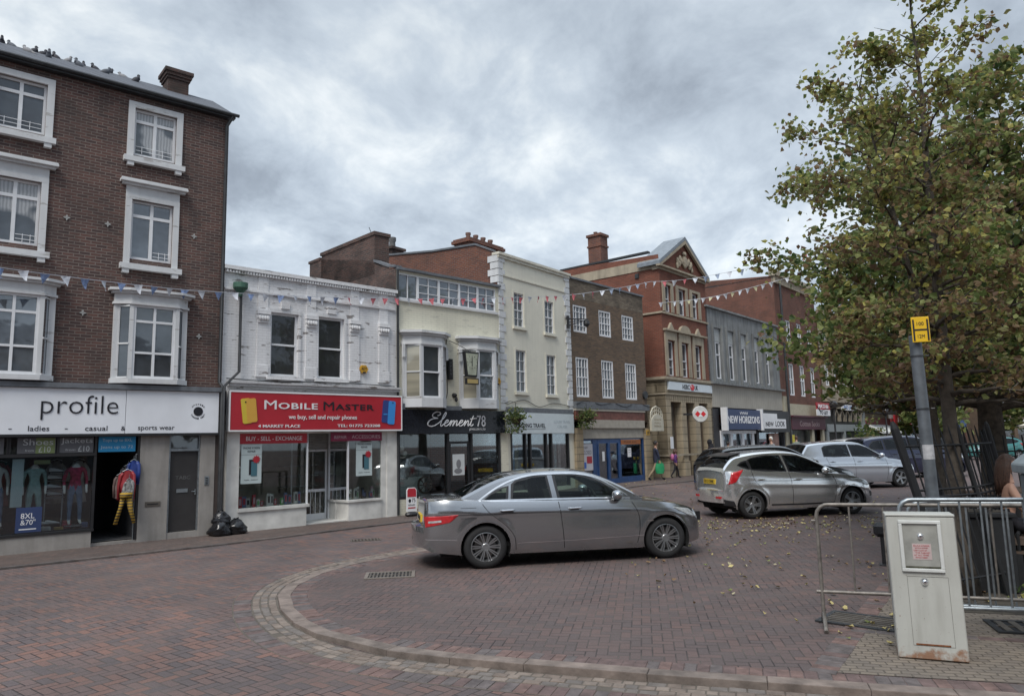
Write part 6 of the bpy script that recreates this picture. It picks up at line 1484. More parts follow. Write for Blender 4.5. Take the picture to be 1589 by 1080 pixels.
    def patch(name, xl, xr, zb, zt, off, m, sides=(-1, 1), n=12, parent=None):
        """curved panel on the body side; xl,xr at bottom/top"""
        for sgn in sides:
            mb = MB(); vs = []
            for j in range(n + 1):
                v = j / n
                for i in range(n + 1):
                    u = i / n; x = (xl[0] + (xl[1] - xl[0]) * v) * (1 - u) + (xr[0] + (xr[1] - xr[0]) * v) * u
                    z = (zb[0] * (1 - u) + zb[1] * u) * (1 - v) + (zt[0] * (1 - u) + zt[1] * u) * v
                    e = 0 if 0 < i < n and 0 < j < n else -off - .004
                    vs.append((x, sgn * (sy(x, z) + off + e), z))
            mb.add(vs, [(j * (n + 1) + i, j * (n + 1) + i + 1, (j + 1) * (n + 1) + i + 1, (j + 1) * (n + 1) + i) for j in range(n) for i in range(n)])
            o_ = mb.build(name, m, parent or car, smooth=True)
        return o_
    for q in D['seams']: vribbon('door_seam', q, .010, .0015, HOLE)
    if D.get('belt'): ribbon('chrome_strip', D['belt'], .026, .014, CHROME, 'gh')
    if D.get('arch'): ribbon('chrome_strip', D['arch'], .028, .012, CHROME, 'gh')
    for q in D.get('strips', []): ribbon('side_strip', q[0], q[1], .006, q[2])
    for (hx, hz) in D['handles']:
        for sg in (-1, 1): 
            y = sy(hx, hz); mb = MB(); mb.tube([(hx - .1, sg * (y + .004), hz), (hx - .08, sg * (y + .035), hz + .002), (hx + .08, sg * (y + .035), hz + .006), (hx + .1, sg * (y + .004), hz + .006)], .013, 8)
            mb.build('door_handle', D['handlem'] or paintm, car, smooth=True)
        patch('handle_recess', (hx - .09, hx - .09), (hx + .09, hx + .09), (hz - .035, hz - .035), (hz + .03, hz + .03), .001, TRIM, n=4)
    # mirrors
    mx, mz = D['mirror']
    for sg in (-1, 1):
        y = gy(mx, mz) + .02; mo = MB().ell((mx, sg * (y + .14), mz + .03), (.085, .10, .075), 16, 10).build('door_mirror', D.get('mirrorm') or paintm, car, smooth=True)
        mb = MB(); mb.box(mx - .04, mx + .06, min(sg * (y - .03), sg * (y + .1)), max(sg * (y - .03), sg * (y + .1)), mz - .05, mz - .015); mb.build('mirror_arm', TRIM, mo)
    for d_ in D['tail']: tl = patch('tail_light', *d_[:4], .012, LRED)
    for d_ in D.get('tailclear', []): patch('tail_light_insert', *d_, .016, LCLR)
    for d_ in D['head']: patch('headlight', *d_, .010, LCLR)
    for d_ in D.get('dark', []): patch('bumper_trim', *d_, .008, TRIM)
    # rear face
    xr_ = x0 - D['endbulge']
    z = D['platez']; r0 = MB().box(x0 - .010, x0 + .03, -.26, .26, z - .055, z + .055).build('number_plate', PLY, car)
    mb = MB(); text_mesh('FX13 OWK', mb, -.22, .22, z - .035, z + .035, 0, .004)
    mb.v = [(x0 - .012 + v[1] * 1.0, -v[0], v[2]) for v in mb.v]; mb.build('plate_lettering', INK, r0)
    xf_ = x1 + D['endbulge']
    MB().box(xf_ - .05, xf_ + .005, -.26, .26, .38, .49).build('number_plate', INKW, car)
    mb = MB(); mb.box(xf_ - .2, xf_ - .01, -.42, .42, .52, .66); 
    for k in range(3): mb.box(xf_ - .01, xf_ + .0, -.42, .42, .54 + .04 * k, .55 + .04 * k, 1)
    mb.build('grille', [TRIM, CHROME], car)
    for ax in (0, WB):
        for sg in (-1, 1): wheel(car, ax, sg * (sy(ax, R) - .115), R, sg, D['spokes'])
    for e in D.get('extra', []): e(car, dict(sy=sy, gy=gy, roofz=roofz, topz=topz, patch=patch, ribbon=ribbon))
    return car
def ant(x, z): return lambda car, f: MB().add([(x, -.03, z), (x + .12, -.03, z), (x + .04, -.0, z + .06), (x, .03, z), (x + .12, .03, z), (x + .0, 0, z + .06)], [(0, 1, 2, 5), (3, 5, 2, 4), (0, 5, 3), (1, 4, 2)]).build('roof_antenna', TRIM, car)

SALOON = dict(zs=.96, wb=2.76, r=.318, h=1.447, ghw=.765, rw=.60, beltz=.93, crown=.035, rcrown=.035, endbulge=.13, w=.885, crease=.80,
  top=[(-.88, .62), (-.885, .84), (-.86, .975), (-.78, 1.005), (-.5, 1.02), (0, .985), (.6, .965), (1.4, .95), (2.0, .935), (2.35, .915), (2.8, .865), (3.15, .79), (3.33, .70), (3.42, .55)],
  bot=[(-.9, .33), (-.75, .26), (-.4, .22), (.5, .20), (2.3, .19), (3.1, .20), (3.42, .25)],
  wc=[(-.9, .60), (-.86, .68), (-.76, .77), (-.55, .845), (-.3, .87), (0, .882), (1.2, .885), (2.4, .885), (2.9, .87), (3.15, .80), (3.35, .68), (3.42, .60)],
  roof=[(-.40, 1.01), (-.2, 1.11), (.06, 1.25), (.28, 1.345), (.5, 1.40), (.8, 1.437), (1.1, 1.447), (1.4, 1.437), (1.65, 1.395), (1.9, 1.29), (2.2, 1.12), (2.48, .945)],
  ws=(1.70, 2.42), bs=(-.31, .34), seat=1.35,
  windows=[[(-.02, .985), (.34, .983), (.37, 1.215), (.27, 1.19), (.1, 1.09)], [(.41, .983), (1.02, .975), (.97, 1.375), (.75, 1.37), (.5, 1.30), (.44, 1.25)], [(1.13, .975), (2.17, .95), (2.02, 1.09), (1.8, 1.24), (1.58, 1.345), (1.35, 1.38), (1.08, 1.385)]],
  belt=[(-.1, .988), (.5, .986), (1.1, .980), (1.8, .968), (2.26, .95)], arch=[(-.1, .97), (-.02, 1.04), (.2, 1.2), (.45, 1.325), (.75, 1.40), (1.1, 1.415), (1.45, 1.40), (1.75, 1.32), (2.0, 1.16), (2.22, .99)],
  seams=[[(-.04, .95), (.06, .82), (.30, .62), (.42, .45), (.44, .26)], [(1.1, .94), (1.14, .6), (1.17, .25)], [(2.24, .90), (2.33, .70), (2.34, .5), (2.3, .27)]],
  strips=[([(-.72, .80), (.3, .80), (1.4, .79), (2.2, .775)], .008, TRIM), ([(.46, .36), (1.2, .36), (2.2, .38), (2.4, .385)], .012, CHROME), ([(-.86, .45), (-.6, .45), (-.42, .44)], .012, CHROME), ([(2.46, .60), (2.56, .60)], .012, CHROME)],
  handles=[(.32, .845), (1.34, .84)], handlem=CHROME, mirror=(2.0, .985),
  tail=[((-.86, -.875), (-.50, -.36), (.62, .70), (.79, .815))], tailclear=[((-.83, -.83), (-.62, -.62), (.685, .705), (.72, .74))],
  head=[((3.26, 2.86), (3.385, 3.18), (.60, .62), (.80, .755))], dark=[], platez=.72, spokes=(10, .09, .009),
  extra=[lambda car, f: f['patch']('fuel_flap', (-.36, -.36), (-.14, -.14), (.75, .75), (.90, .90), -.0005, MATS['paint_grey'], sides=(-1,), n=4),
         lambda car, f: f['ribbon']('fuel_flap_seam', [(-.36, .75), (-.13, .75)], .006, .002, HOLE), lambda car, f: f['ribbon']('fuel_flap_seam', [(-.36, .90), (-.13, .90)], .006, .002, HOLE)])
def squash(d, z0, k):
    f = lambda z: z if z < z0 else z0 + (z - z0) * k
    d['roof'] = [(a, f(b)) for a, b in d['roof']]; d['windows'] = [[(a, f(b)) for a, b in p] for p in d['windows']]; d['h'] = f(d['h'])
    if d.get('arch'): d['arch'] = [(a, f(b)) for a, b in d['arch']]
squash(SALOON, 1.0, .88)
HATCH = dict(wb=2.489, r=.30, h=1.48, ghw=.74, rw=.56, beltz=.93, crown=.04, rcrown=.04, endbulge=.12, w=.86, crease=.66,
  top=[(-.58, .62), (-.585, .82), (-.56, .97), (-.5, 1.035), (0, 1.03), (.6, .99), (1.2, .955), (1.8, .925), (2.2, .905), (2.5, .86), (2.85, .77), (3.05, .68), (3.17, .52)],
  bot=[(-.6, .36), (-.45, .28), (-.3, .23), (.4, .20), (2.0, .19), (2.9, .20), (3.17, .27)],
  wc=[(-.6, .60), (-.55, .68), (-.42, .78), (-.15, .84), (.2, .86), (1.2, .86), (2.2, .86), (2.7, .83), (2.95, .76), (3.1, .66), (3.17, .60)],
  roof=[(-.58, 1.01), (-.54, 1.09), (-.42, 1.23), (-.28, 1.345), (-.1, 1.40), (.3, 1.46), (.8, 1.48), (1.15, 1.455), (1.4, 1.385), (1.7, 1.24), (2.05, 1.06), (2.35, .915)],
  ws=(1.42, 2.28), bs=(-.54, -.30), seat=1.2,
  windows=[[(-.22, 1.17), (.02, 1.075), (.05, 1.09), (.0, 1.27), (-.12, 1.235)], [(.08, 1.06), (.92, 1.0), (.84, 1.385), (.5, 1.385), (.12, 1.33), (.04, 1.29)], [(1.0, .995), (2.1, .935), (1.9, 1.07), (1.6, 1.23), (1.3, 1.355), (.93, 1.385)]],
  seams=[[(.02, 1.04), (.06, .85), (.22, .66), (.36, .5), (.38, .3)], [(.93, .98), (.98, .6), (.97, .27)], [(2.0, .9), (2.08, .72), (2.06, .5), (2.0, .27)]],
  strips=[([(.2, .82), (1.0, .80), (2.0, .79)], .008, TRIM), ([(.45, .29), (1.2, .28), (2.0, .28)], .03, TRIM)],
  handles=[(.2, .84), (1.12, .82)], handlem=None, mirror=(1.82, .97),
  tail=[((-.52, -.44), (-.37, -.15), (.74, .79), (1.01, 1.07))], head=[((2.95, 2.35), (3.1, 2.75), (.62, .66), (.80, .80))], dark=[((3.04, 3.02), (3.16, 3.14), (.38, .38), (.5, .5)), ((-.59, -.59), (-.36, -.42), (.3, .26), (.44, .40))],
  platez=.80, spokes=(5, .13, .016),
  extra=[lambda car, f: MB().prism([(-.36, 1.345), (-.34, 1.375), (-.05, 1.432), (-.05, 1.40)], -.5, .5).build('roof_spoiler', TRIM, car), lambda car, f: [MB().box(-.66, -.6, q - .08, q + .08, .44, .49).build('rear_reflector', LRED, car) for q in (-.48, .48)]])
squash(HATCH, 1.06, .9)
def variant(base, **k): d = dict(base); d.update(k); return d
GOLF = variant(HATCH, wb=2.62, h=1.47, spokes=(5, .09, .02),
  top=[(-.72, .62), (-.73, .82), (-.7, .96), (-.64, 1.01), (0, 1.0), (.6, .985), (1.2, .965), (1.8, .945), (2.3, .92), (2.7, .86), (3.1, .76), (3.25, .66), (3.33, .5)],
  bot=[(-.74, .36), (-.5, .26), (.4, .2), (2.2, .19), (3.1, .2), (3.33, .27)], wc=[(-.74, .66), (-.68, .75), (-.55, .83), (-.2, .88), (1.2, .895), (2.4, .89), (2.9, .86), (3.1, .78), (3.25, .7), (3.33, .62)],
  roof=[(-.72, 1.0), (-.68, 1.12), (-.52, 1.32), (-.42, 1.40), (-.1, 1.44), (.4, 1.467), (.9, 1.47), (1.25, 1.445), (1.5, 1.37), (1.85, 1.19), (2.2, 1.02), (2.4, .93)], ws=(1.52, 2.34), bs=(-.7, -.46),
  windows=[[(.0, 1.035), (.92, 1.02), (.88, 1.385), (.5, 1.385), (.1, 1.36), (.0, 1.3)], [(1.0, 1.02), (2.08, .985), (1.9, 1.1), (1.6, 1.27), (1.35, 1.36), (.95, 1.385)]],
  seams=[[(.0, 1.0), (.1, .75), (.34, .5), (.36, .3)], [(.96, .98), (.99, .6), (.98, .27)], [(2.1, .93), (2.16, .6), (2.1, .27)]], handles=[(.2, .87), (1.15, .86)], strips=[([(-.6, .79), (1.0, .78), (2.3, .77)], .008, TRIM)],
  tail=[((-.7, -.68), (-.4, -.42), (.74, .76), (.93, .93))], head=[((3.08, 2.7), (3.26, 3.0), (.6, .63), (.78, .76))], mirror=(1.95, 1.0), ghw=.77, rw=.6, extra=[])
ESTATE = variant(GOLF, wb=2.7, h=1.50, roof=[(-.85, 1.02), (-.8, 1.2), (-.7, 1.38), (-.3, 1.45), (.4, 1.49), (1.0, 1.495), (1.35, 1.46), (1.6, 1.37), (1.95, 1.19), (2.3, 1.02), (2.45, .94)],
  top=[(-.93, .62), (-.94, .82), (-.9, .96), (-.82, 1.0), (0, 1.0), (.6, .985), (1.2, .965), (1.8, .945), (2.3, .92), (2.7, .86), (3.1, .78), (3.35, .68), (3.45, .5)], bot=[(-.94, .36), (-.6, .26), (.4, .2), (2.2, .19), (3.2, .2), (3.45, .27)], wc=[(-.94, .66), (-.88, .76), (-.7, .85), (-.2, .9), (1.2, .9), (2.5, .89), (3.0, .85), (3.25, .76), (3.45, .62)],
  windows=[[(-.6, 1.06), (-.1, 1.04), (-.12, 1.37), (-.45, 1.33), (-.62, 1.2)], [(-.02, 1.035), (.92, 1.02), (.88, 1.42), (-.04, 1.39)], [(1.0, 1.02), (2.14, .985), (1.9, 1.14), (1.6, 1.31), (1.35, 1.4), (.95, 1.42)]], bs=(-.84, -.72), ws=(1.6, 2.38), platez=.8)

PG = paint('paint_grey', (.36, .37, .385), .9); PS = paint('paint_silver', (.78, .79, .79), .85); PLs = paint('paint_pale_silver', (.55, .59, .65), .7); PB = paint('paint_black', (.012, .013, .015), .1); PN = paint('paint_navy', (.02, .025, .055), .3)
PW = paint('paint_white', (.6, .62, .63), .05); PT = paint('paint_teal', (.05, .20, .20), .1); PR = paint('paint_red', (.32, .02, .03), .1)
def place(px_x, y, heading, W_): pass
def carpos(x, y, heading, hw):   # ground contact of the near rear wheel -> origin on the centre line
    h = RAD(heading); return (x - math.sin(h) * hw, y + math.cos(h) * hw)
p = carpos(-.48, 11.27, 11.5, .82); make_car('parked_car', 'dark grey saloon car with chrome window trim and twin spoke alloys', None, PG, CGLASS, (p[0], p[1], .0), 11.5, 1.05, SALOON)
p = carpos(5.5, 17.1, 12.5, .86); make_car('parked_car', 'silver hatchback car with yellow number plate behind the grey saloon', None, PS, CGLASSD, (p[0], p[1], .0), 12.5, 1.06, HATCH)
p = carpos(10.9, 25.65, 12, .9); make_car('parked_car', 'pale silver five door car parked beyond the silver hatchback', None, PLs, CGLASSD, (p[0], p[1], .0), 12, 1.12, GOLF)
p = carpos(6.5, 20.7, 12, .85); make_car('parked_car', 'black car almost hidden behind the silver hatchback', None, PB, CGLASSD, (p[0], p[1], .0), 12, 1.1, GOLF)
p = carpos(16.0, 31.4, 10, .9); make_car('parked_car', 'dark navy estate car parked behind the pale silver car', None, PN, CGLASSD, (p[0], p[1], .0), 10, 1.2, ESTATE)
p = carpos(17.4, 36.5, 10, .9); make_car('parked_car', 'white estate car with red tail lights behind the navy estate', None, PW, CGLASSD, (p[0], p[1], .0), 10, 1.16, ESTATE)
make_car('parked_car', 'teal hatchback facing left seen through the tree railings', None, PT, CGLASSD, (35.2, 52, .0), 186, 1.05, HATCH)
make_car('parked_car', 'bright red hatchback seen from behind at the right edge under the parasols', None, PR, CGLASSD, (38.6, 52.5, .0), 50, 1.1, HATCH)
make_car('parked_car', 'pale blue grey hatchback far behind the red car', None, PLs, CGLASSD, (47, 62, .0), 30, 1.05, GOLF)
make_car('parked_car', 'black hatchback far down the street left of the teal car', None, PB, CGLASSD, (33.5, 58, .0), 190, 1.05, GOLF)
# ================================================================ STREET FURNITURE, TREES, PEOPLE, BIRDS
# ---- leaning service cabinet
CAB = None
def cabmat(t, b):
    co = t.objco(); s_ = t.sep(co)
    rust = t.ramp(t.m('ADD', t.m('MULTIPLY', t.noise(co, 7, 6, .65), 1.0), t.m('MULTIPLY', s_[2], -2.2)), [(.36, 0), (.5, 1)])
    c = t.ramp(t.noise(co, 2.2, 6), [(.3, (.40, .40, .37)), (.7, (.47, .475, .44))])
    c = t.mix(t.ramp(t.noise(t.comb(t.m('MULTIPLY', s_[0], 6.0), t.m('MULTIPLY', s_[1], 6.0), t.m('MULTIPLY', s_[2], .8)), 1.6, 5), [(.5, 0), (.8, .35)]), c, (.2, .19, .16))
    c = t.mix(t.m('MULTIPLY', rust, .85), c, t.mix(t.noise(co, 20, 4), (.16, .055, .02), (.30, .14, .06)))
    sp = t.ramp(t.noise(co, 38, 5, .7), [(.64, 0), (.68, .8)]); c = t.mix(sp, c, (.17, .09, .05))
    t.l.new(c, b.inputs['Base Color']); P(b, 'Roughness', .5); t.l.new(t.bump(t.noise(co, 12, 5), .08), b.inputs['Normal'])
CM = mat('cabinet_paint', cabmat)
cab = root('service_cabinet', 'leaning grey white metal service cabinet with a framed panel and rust along its foot', 'cabinet', (3.17, 6.33, .01), RAD(-24))
cab.rotation_euler = (RAD(-1), RAD(-.3), RAD(-24))
cw, cdp, chh = .51, .28, 1.15
mb = MB(); mb.box(0, cw, 0, cdp, 0, chh); mb.build('body', CM, cab, bevel=.008)
mb = MB(); mb.box(-.004, cw + .004, -.006, cdp + .006, chh + .002, chh + .022); mb.build('top_lid', CM, cab, bevel=.005)
FRM = plain('cabinet_frame_white', (.56, .57, .55), .4, var=.12, scale=6)
mb = MB(); fx0, fx1, fz0, fz1 = .09, .405, .70, 1.12
mb.box(fx0, fx1, -.022, 0, fz0, fz0 + .028); mb.box(fx0, fx1, -.022, 0, fz1 - .028, fz1); mb.box(fx0, fx0 + .028, -.0215, 0, fz0 + .028, fz1 - .028); mb.box(fx1 - .028, fx1, -.0215, 0, fz0 + .028, fz1 - .028); mb.build('panel_frame', FRM, cab, bevel=.004)
MB().box(fx0 + .028, fx1 - .028, -.006, 0, fz0 + .028, fz1 - .028).build('recessed_panel', plain('panel_grey', (.30, .30, .275), .5, var=.25, scale=5), cab)
MB().box(fx0 + .03, fx1 - .03, -.012, -.006, fz0 + .028, fz0 + .045).build('moss_line', plain('moss_dirt', (.06, .06, .04), .9, var=.5, scale=30), cab)
for lx, lz in ((.248, .99), (.248, .62)):
    o = MB().lathe([(0, -.022), (.014, -.022), (.02, -.018), (.024, -.006), (.03, 0)], 18, (lx, -.004, lz), 'y').build('lock', CHROME, cab, smooth=True); MB().box(lx - .005, lx + .005, -.028, -.024, lz - .005, lz + .005).build('keyhole', DARK, o)
MB().box(.18, .32, -.008, -.006, .80, .93).build('warning_label', plain('label_pink', (.45, .36, .35), .6, var=.1), cab)
mb = MB()
for k, w_ in enumerate(('DANGER', 'ELECTRICAL EQUIPMENT', 'KEEP CLEAR OF', 'THIS CABINET', 'AT ALL TIMES', 'RING 0800')): text_mesh(w_, mb, .19 + .01 * (k % 2), .31 - .012 * (k % 3), .907 - .019 * k, .918 - .019 * k, -.008, .0015)
mb.build('label_lettering', flat('label_red_ink', (.4, .05, .06)), cab)
mb = MB(); e = .0018
for a, b, c, d in ((.12, .122, .11, .66), (.42, .422, .11, .66), (.12, .422, .66, .662), (.12, .422, .108, .11)): mb.box(a, b, -e, 0, c, d)
mb.build('door_seam', plain('seam_dark', (.09, .085, .075), .8), cab)
mb = MB(); mb.box(.14, .39, -.004, 0, .113, .125); mb.build('rusty_lip', plain('rust', (.17, .06, .02), .85, var=.5, scale=25, bump=.4), cab)
# ---- hydrant post with yellow H plate
post = root('sign_post', 'grey galvanised post with a white sticker, standing behind the cabinet', 'post', (4.05, 7.12, -.05)); post.rotation_euler = (0, RAD(-.8), 0)
POSTM = plain('post_grey', (.14, .155, .17), .5, metal=.5, var=.25, scale=9)
mb = MB(); mb.tube([(0, 0, 0), (0, 0, 2.86)], .056, 20); mb.build('pole', POSTM, post, smooth=True)
MB().lathe([(.056, 2.86), (.054, 2.875), (0, 2.88)], 20).build('cap', POSTM, post)
for z in (2.14, 2.66): MB().lathe([(.057, z), (.062, z), (.062, z + .015), (.057, z + .015)], 20).tube([(.07, -.02, z + .008), (.1, -.03, z + .008)], .008, 5).build('band', IRON, post)
n_ = 14; vs = []
for k in range(n_ + 1):
    a = RAD(-165 + 135 * k / n_)
    for z in (1.66, 1.80): vs.append((.0575 * math.cos(a), .0575 * math.sin(a), z))
MB().add(vs, [(2 * k, 2 * k + 1, 2 * k + 3, 2 * k + 2) for k in range(n_)]).build('sticker', plain('sticker_white', (.4, .4, .41), .6, var=.25, scale=20), post)
hs_ = root('hydrant_sign', 'yellow square hydrant plate with a black letter H at the top of the grey post', 'sign', (4.0, 7.03, 2.80), RAD(-14))
mb = MB(); mb.box(-.06, .10, -.012, 0, -.055, .195); mb.build('plate', plain('hydrant_yellow', (.72, .45, .02), .4, var=.04), hs_, bevel=.004)
mb = MB(); mb.box(-.05, -.035, -.016, -.012, -.04, .17); mb.box(.075, .09, -.016, -.012, -.04, .17); mb.box(-.035, .075, -.0155, -.012, .06, .075)
text_mesh('100', mb, -.012, .05, .11, .145, -.012, .003); text_mesh('12M', mb, -.012, .05, -.015, .02, -.012, .003); mb.build('letter_h', INK, hs_)
mb = MB(); mb.lathe([(.072, .0), (.078, .0), (.078, .02), (.072, .02)], 16, (.05, .09, .02)); mb.box(-.02, .06, 0, .03, -.02, .08); mb.build('clamp', IRON, hs_)

# ---- crowd control barriers
def barrier(label, x, y, ang, L, H, zl, sp, r=.02, m=STEEL):
    b_ = root('crowd_barrier', label, 'barrier', (x, y, 0), RAD(ang), 'crowd barriers by the cabinet')
    R = .11; pts = [(0, 0, .12)] + [(0, 0, H - R)] + [(R - R * math.cos(a), 0, H - R + R * math.sin(a)) for a in (RAD(25), RAD(50), RAD(75), RAD(90))] + [(L - R, 0, H)] + [(L - R + R * math.sin(a), 0, H - R + R * math.cos(a)) for a in (RAD(25), RAD(50), RAD(75), RAD(90))] + [(L, 0, .12)]
    MB().tube(pts, r, 12).build('frame_tube', m, b_, smooth=True)
    MB().tube([(-.05, 0, zl), (L + .02, 0, zl)], r * .9, 10).build('lower_rail', m, b_, smooth=True)
    k = sp
    while k < L - .05: MB().tube([(k, 0, zl), (k, 0, H)], .0095, 8).build('bar', m, b_, smooth=True); k += sp
    for u in (0, L):
        f = MB(); f.tube([(u, -.26, .02), (u, -.02, .14), (u, .02, .14), (u, .26, .02)], .019, 8); f.build('foot', m, b_, smooth=True)
    f = MB(); f.tube([(0, 0, H - .16), (-.05, 0, H - .16)], .014, 6); f.build('hook', m, b_, smooth=True)
    return b_
def leg(b_): pass
RUSTY = plain('rusty_steel', (.21, .19, .17), .55, metal=.5, var=.45, scale=10)
barrier('rusty wide spaced crowd barrier left of and behind the cabinet', 3.0, 7.38, -20, 2.0, 1.18, .34, .30, .0185, RUSTY)
barrier('bright galvanised crowd barrier passing behind the cabinet towards the right edge', 3.63, 7.0, -17, 2.1, 1.24, .27, .17, .021)
barrier('second galvanised crowd barrier just behind the bright one', 3.95, 7.45, -21, 2.2, 1.17, .19, .17, .02)

# ---- steel bin at the right edge
bn = root('litter_bin', 'grey metal bin with an overhanging square lid cut by the right edge of the photo', 'bin', (4.22, 5.93, 0), RAD(-20)); bn.rotation_euler = (0, RAD(-1.5), RAD(-20))
GB = plain('bin_grey', (.17, .2, .215), .45, metal=.3, var=.2, scale=5)
mb = MB(); mb.box(0.04, .5, 0.04, .5, 0, 1.5); mb.build('body', GB, bn, bevel=.02); mb = MB(); mb.prism([(0, 1.502), (.54, 1.502), (.54, 1.58), (.44, 1.66), (.1, 1.66), (0, 1.58)], 0, .54); mb.build('lid', plain('bin_lid', (.27, .31, .33), .45, metal=.3, var=.2), bn, bevel=.01)
# ---- black bollard-like post
bo = root('bollard', 'short black post with a square head at the corner of the paved bay', 'bollard', (5.2, 10.7, 0), RAD(-25)); mb = MB(); mb.box(.04, .12, 0, .08, 0, .42); mb.box(.0, .2, -.03, .11, 0, .02); mb.build('shaft', BLACK, bo, bevel=.01); MB().box(-.04, .17, -.05, .13, .40, .60).build('head', BLACK, bo, bevel=.05)

# ---- tree guard of iron railings round the near tree
GUARD = plain('guard_black', (.012, .013, .015), .75, var=.3, bump=.2)
gd = root('tree_guard', 'black iron railing cage leaning around the near tree', 'railing', (0, 0, 0))
gpos = [((4.74, 8.15), (-.47, .05)), ((5.6, 8.55), (-.38, .05)), ((6.4, 9.3), (-.3, .1)), ((5.8, 9.7), (-.3, .1))]
HG = 2.0
def gp_(i, z, u=0):
    (a, l) = gpos[i]; (b, m_) = gpos[(i + 1) % 4]; k = z / HG
    p0 = Vector((a[0] + l[0] * k, a[1] + l[1] * k, z)); p1 = Vector((b[0] + m_[0] * k, b[1] + m_[1] * k, z)); return p0 + (p1 - p0) * u
for i in range(4):
    MB().tube([gp_(i, 0), gp_(i, HG - .08), gp_(i, HG - .04), gp_(i, HG)], [.048, .048, .035, .02] if i == 0 else [.03, .03, .025, .01], 8).build('corner_post', GUARD, gd)
for i in (0, 1):
    rb = MB()
    for z in (.25, 1.15, 1.23, 1.72): rb.tube([gp_(i, z), gp_(i, z, 1)], .014, 5)
    rb.each('rail', GUARD, gd)
    for k in range(1, 7):
        if i == 1 and False: continue
        MB().tube([gp_(i, .2, k / 7), gp_(i, HG - .12 - .04 * (k % 2), k / 7), gp_(i, HG - .05 - .04 * (k % 2), k / 7)], [.011, .011, .003], 5).build('bar', GUARD, gd)
# second guard round the old tree farther back
gd2 = root('tree_guard', 'black iron railings round the thick dark trunk behind', 'railing', (8.6, 13.6, 0), RAD(8))
for k in range(13):
    x = -.9 + .2 * k; big = k in (0, 6, 12); MB().tube([(x, 0, 0), (x - .12, 0, 1.85 if big else 1.75), (x - .13, 0, 1.92 if big else 1.8)], [.055 if big else .014] * 2 + [.01], 6).build('corner_post' if big else 'bar', GUARD, gd2)
mb = MB(); mb.tube([(-.9, 0, .3), (1.5, 0, .3)], .016, 5); mb.tube([(-1.0, 0, 1.5), (1.4, 0, 1.5)], .016, 5); mb.each('rail', GUARD, gd2)

# ---- bench, planter, bicycle, woman
WOODB = plain('bench_wood', (.085, .06, .045), .75, var=.4, scale=12)
bnch = root('bench', 'dark bench with brown slatted back in the shade of the trees', 'bench', (5.75, 8.75, 0), RAD(-38))
mb = MB()
for k in range(4): mb.box(0, 1.7, .02 + .11 * k, .12 + .11 * k, .44, .47)
mb.build('seat', WOODB, bnch); mb = MB()
for k in range(4): mb.prism([(.47 + .02 * k, .56 + .12 * k), (.5 + .02 * k, .56 + .12 * k), (.525 + .02 * k, .66 + .12 * k), (.495 + .02 * k, .66 + .12 * k)], 0, 1.7, axis='x')
mb.build('backrest', WOODB, bnch)
for x in (.1, 1.55):
    mb = MB(); mb.box(x, x + .06, .02, .08, 0, .44); mb.box(x, x + .06, .4, .46, 0, .44); mb.prism([(.44, .44), (.5, .44), (.58, 1.06), (.54, 1.06)], x, x + .06, axis='x'); mb.tube([(x + .03, .05, .44), (x + .03, .02, .66), (x + .03, .5, .68)], .02, 6); mb.build('bench_end', GUARD, bnch)
pl_ = root('planter', 'black square planter box beside the bench behind the barrier', 'planter', (5.25, 8.75, 0), RAD(-15)); mb = MB(); mb.box(0, .55, 0, .5, 0, .86); mb.box(-.03, .58, -.03, .53, .862, .92); mb.build('box', GUARD, pl_, bevel=.01); MB().box(.04, .51, .04, .46, .921, .925).build('soil', SOIL, pl_)
tb = root('picnic_table', 'dark slatted table top behind the planter', 'table', (7.5, 11.2, 0), RAD(35)); mb = MB(); [mb.box(0, 1.5, .11 * k, .1 + .11 * k, .9, .94) for k in range(6)]; mb.build('tabletop', WOODB, tb); [MB().box(x, x + .07, y, y + .07, 0, .9).build('leg', GUARD, tb) for x in (.1, 1.3) for y in (.05, .55)]
bk = root('bicycle', 'bicycle with silver handlebars leaning behind the bench', 'bicycle', (7.35, 10.2, .0), RAD(20))
for x in (0, 1.02): w = root('w', '', ''); w.name = 'wheel'; del w['label'], w['category']; w.parent = bk; w.location = (x, 0, .34); MB().lathe([(.31, -.02), (.34, 0), (.31, .02)], 28, (0, 0, 0), 'y', closed=True).build('tyre', TYRE, w, smooth=True); MB().lathe([(.30, -.012), (.312, -.012), (.312, .012), (.30, .012)], 28, (0, 0, 0), 'y', closed=True).build('rim', RIM, w); sp_ = MB(); [sp_.tube([(0, 0, 0), (.3 * math.cos(k * math.pi / 8), 0, .3 * math.sin(k * math.pi / 8))], .002, 3) for k in range(16)]; sp_.build('spoke', RIM, w)
mb = MB(); mb.tube([(.42, 0, .3), (.3, 0, .85)], .018, 6); mb.tube([(.42, 0, .3), (.86, 0, .82)], .018, 6); mb.tube([(.32, 0, .78), (.84, 0, .84)], .016, 6); mb.tube([(.42, 0, .3), (0, 0, .34)], .012, 6); mb.tube([(.32, 0, .75), (0, 0, .34)], .01, 6); mb.tube([(.84, 0, .9), (.88, 0, .72), (1.02, 0, .34)], .016, 6); mb.build('frame', plain('bike_frame', (.03, .03, .035), .3), bk)
mb = MB(); mb.tube([(.84, 0, .9), (.83, 0, 1.12)], .014, 6); mb.tube([(.7, -.28, 1.2), (.86, -.24, 1.16), (.9, 0, 1.12), (.86, .24, 1.16), (.7, .28, 1.2)], .012, 6); mb.build('handlebar', CHROME, bk, smooth=True); mb = MB(); mb.ell((.28, 0, .93), (.14, .07, .03)); mb.build('saddle', BLACK, bk)

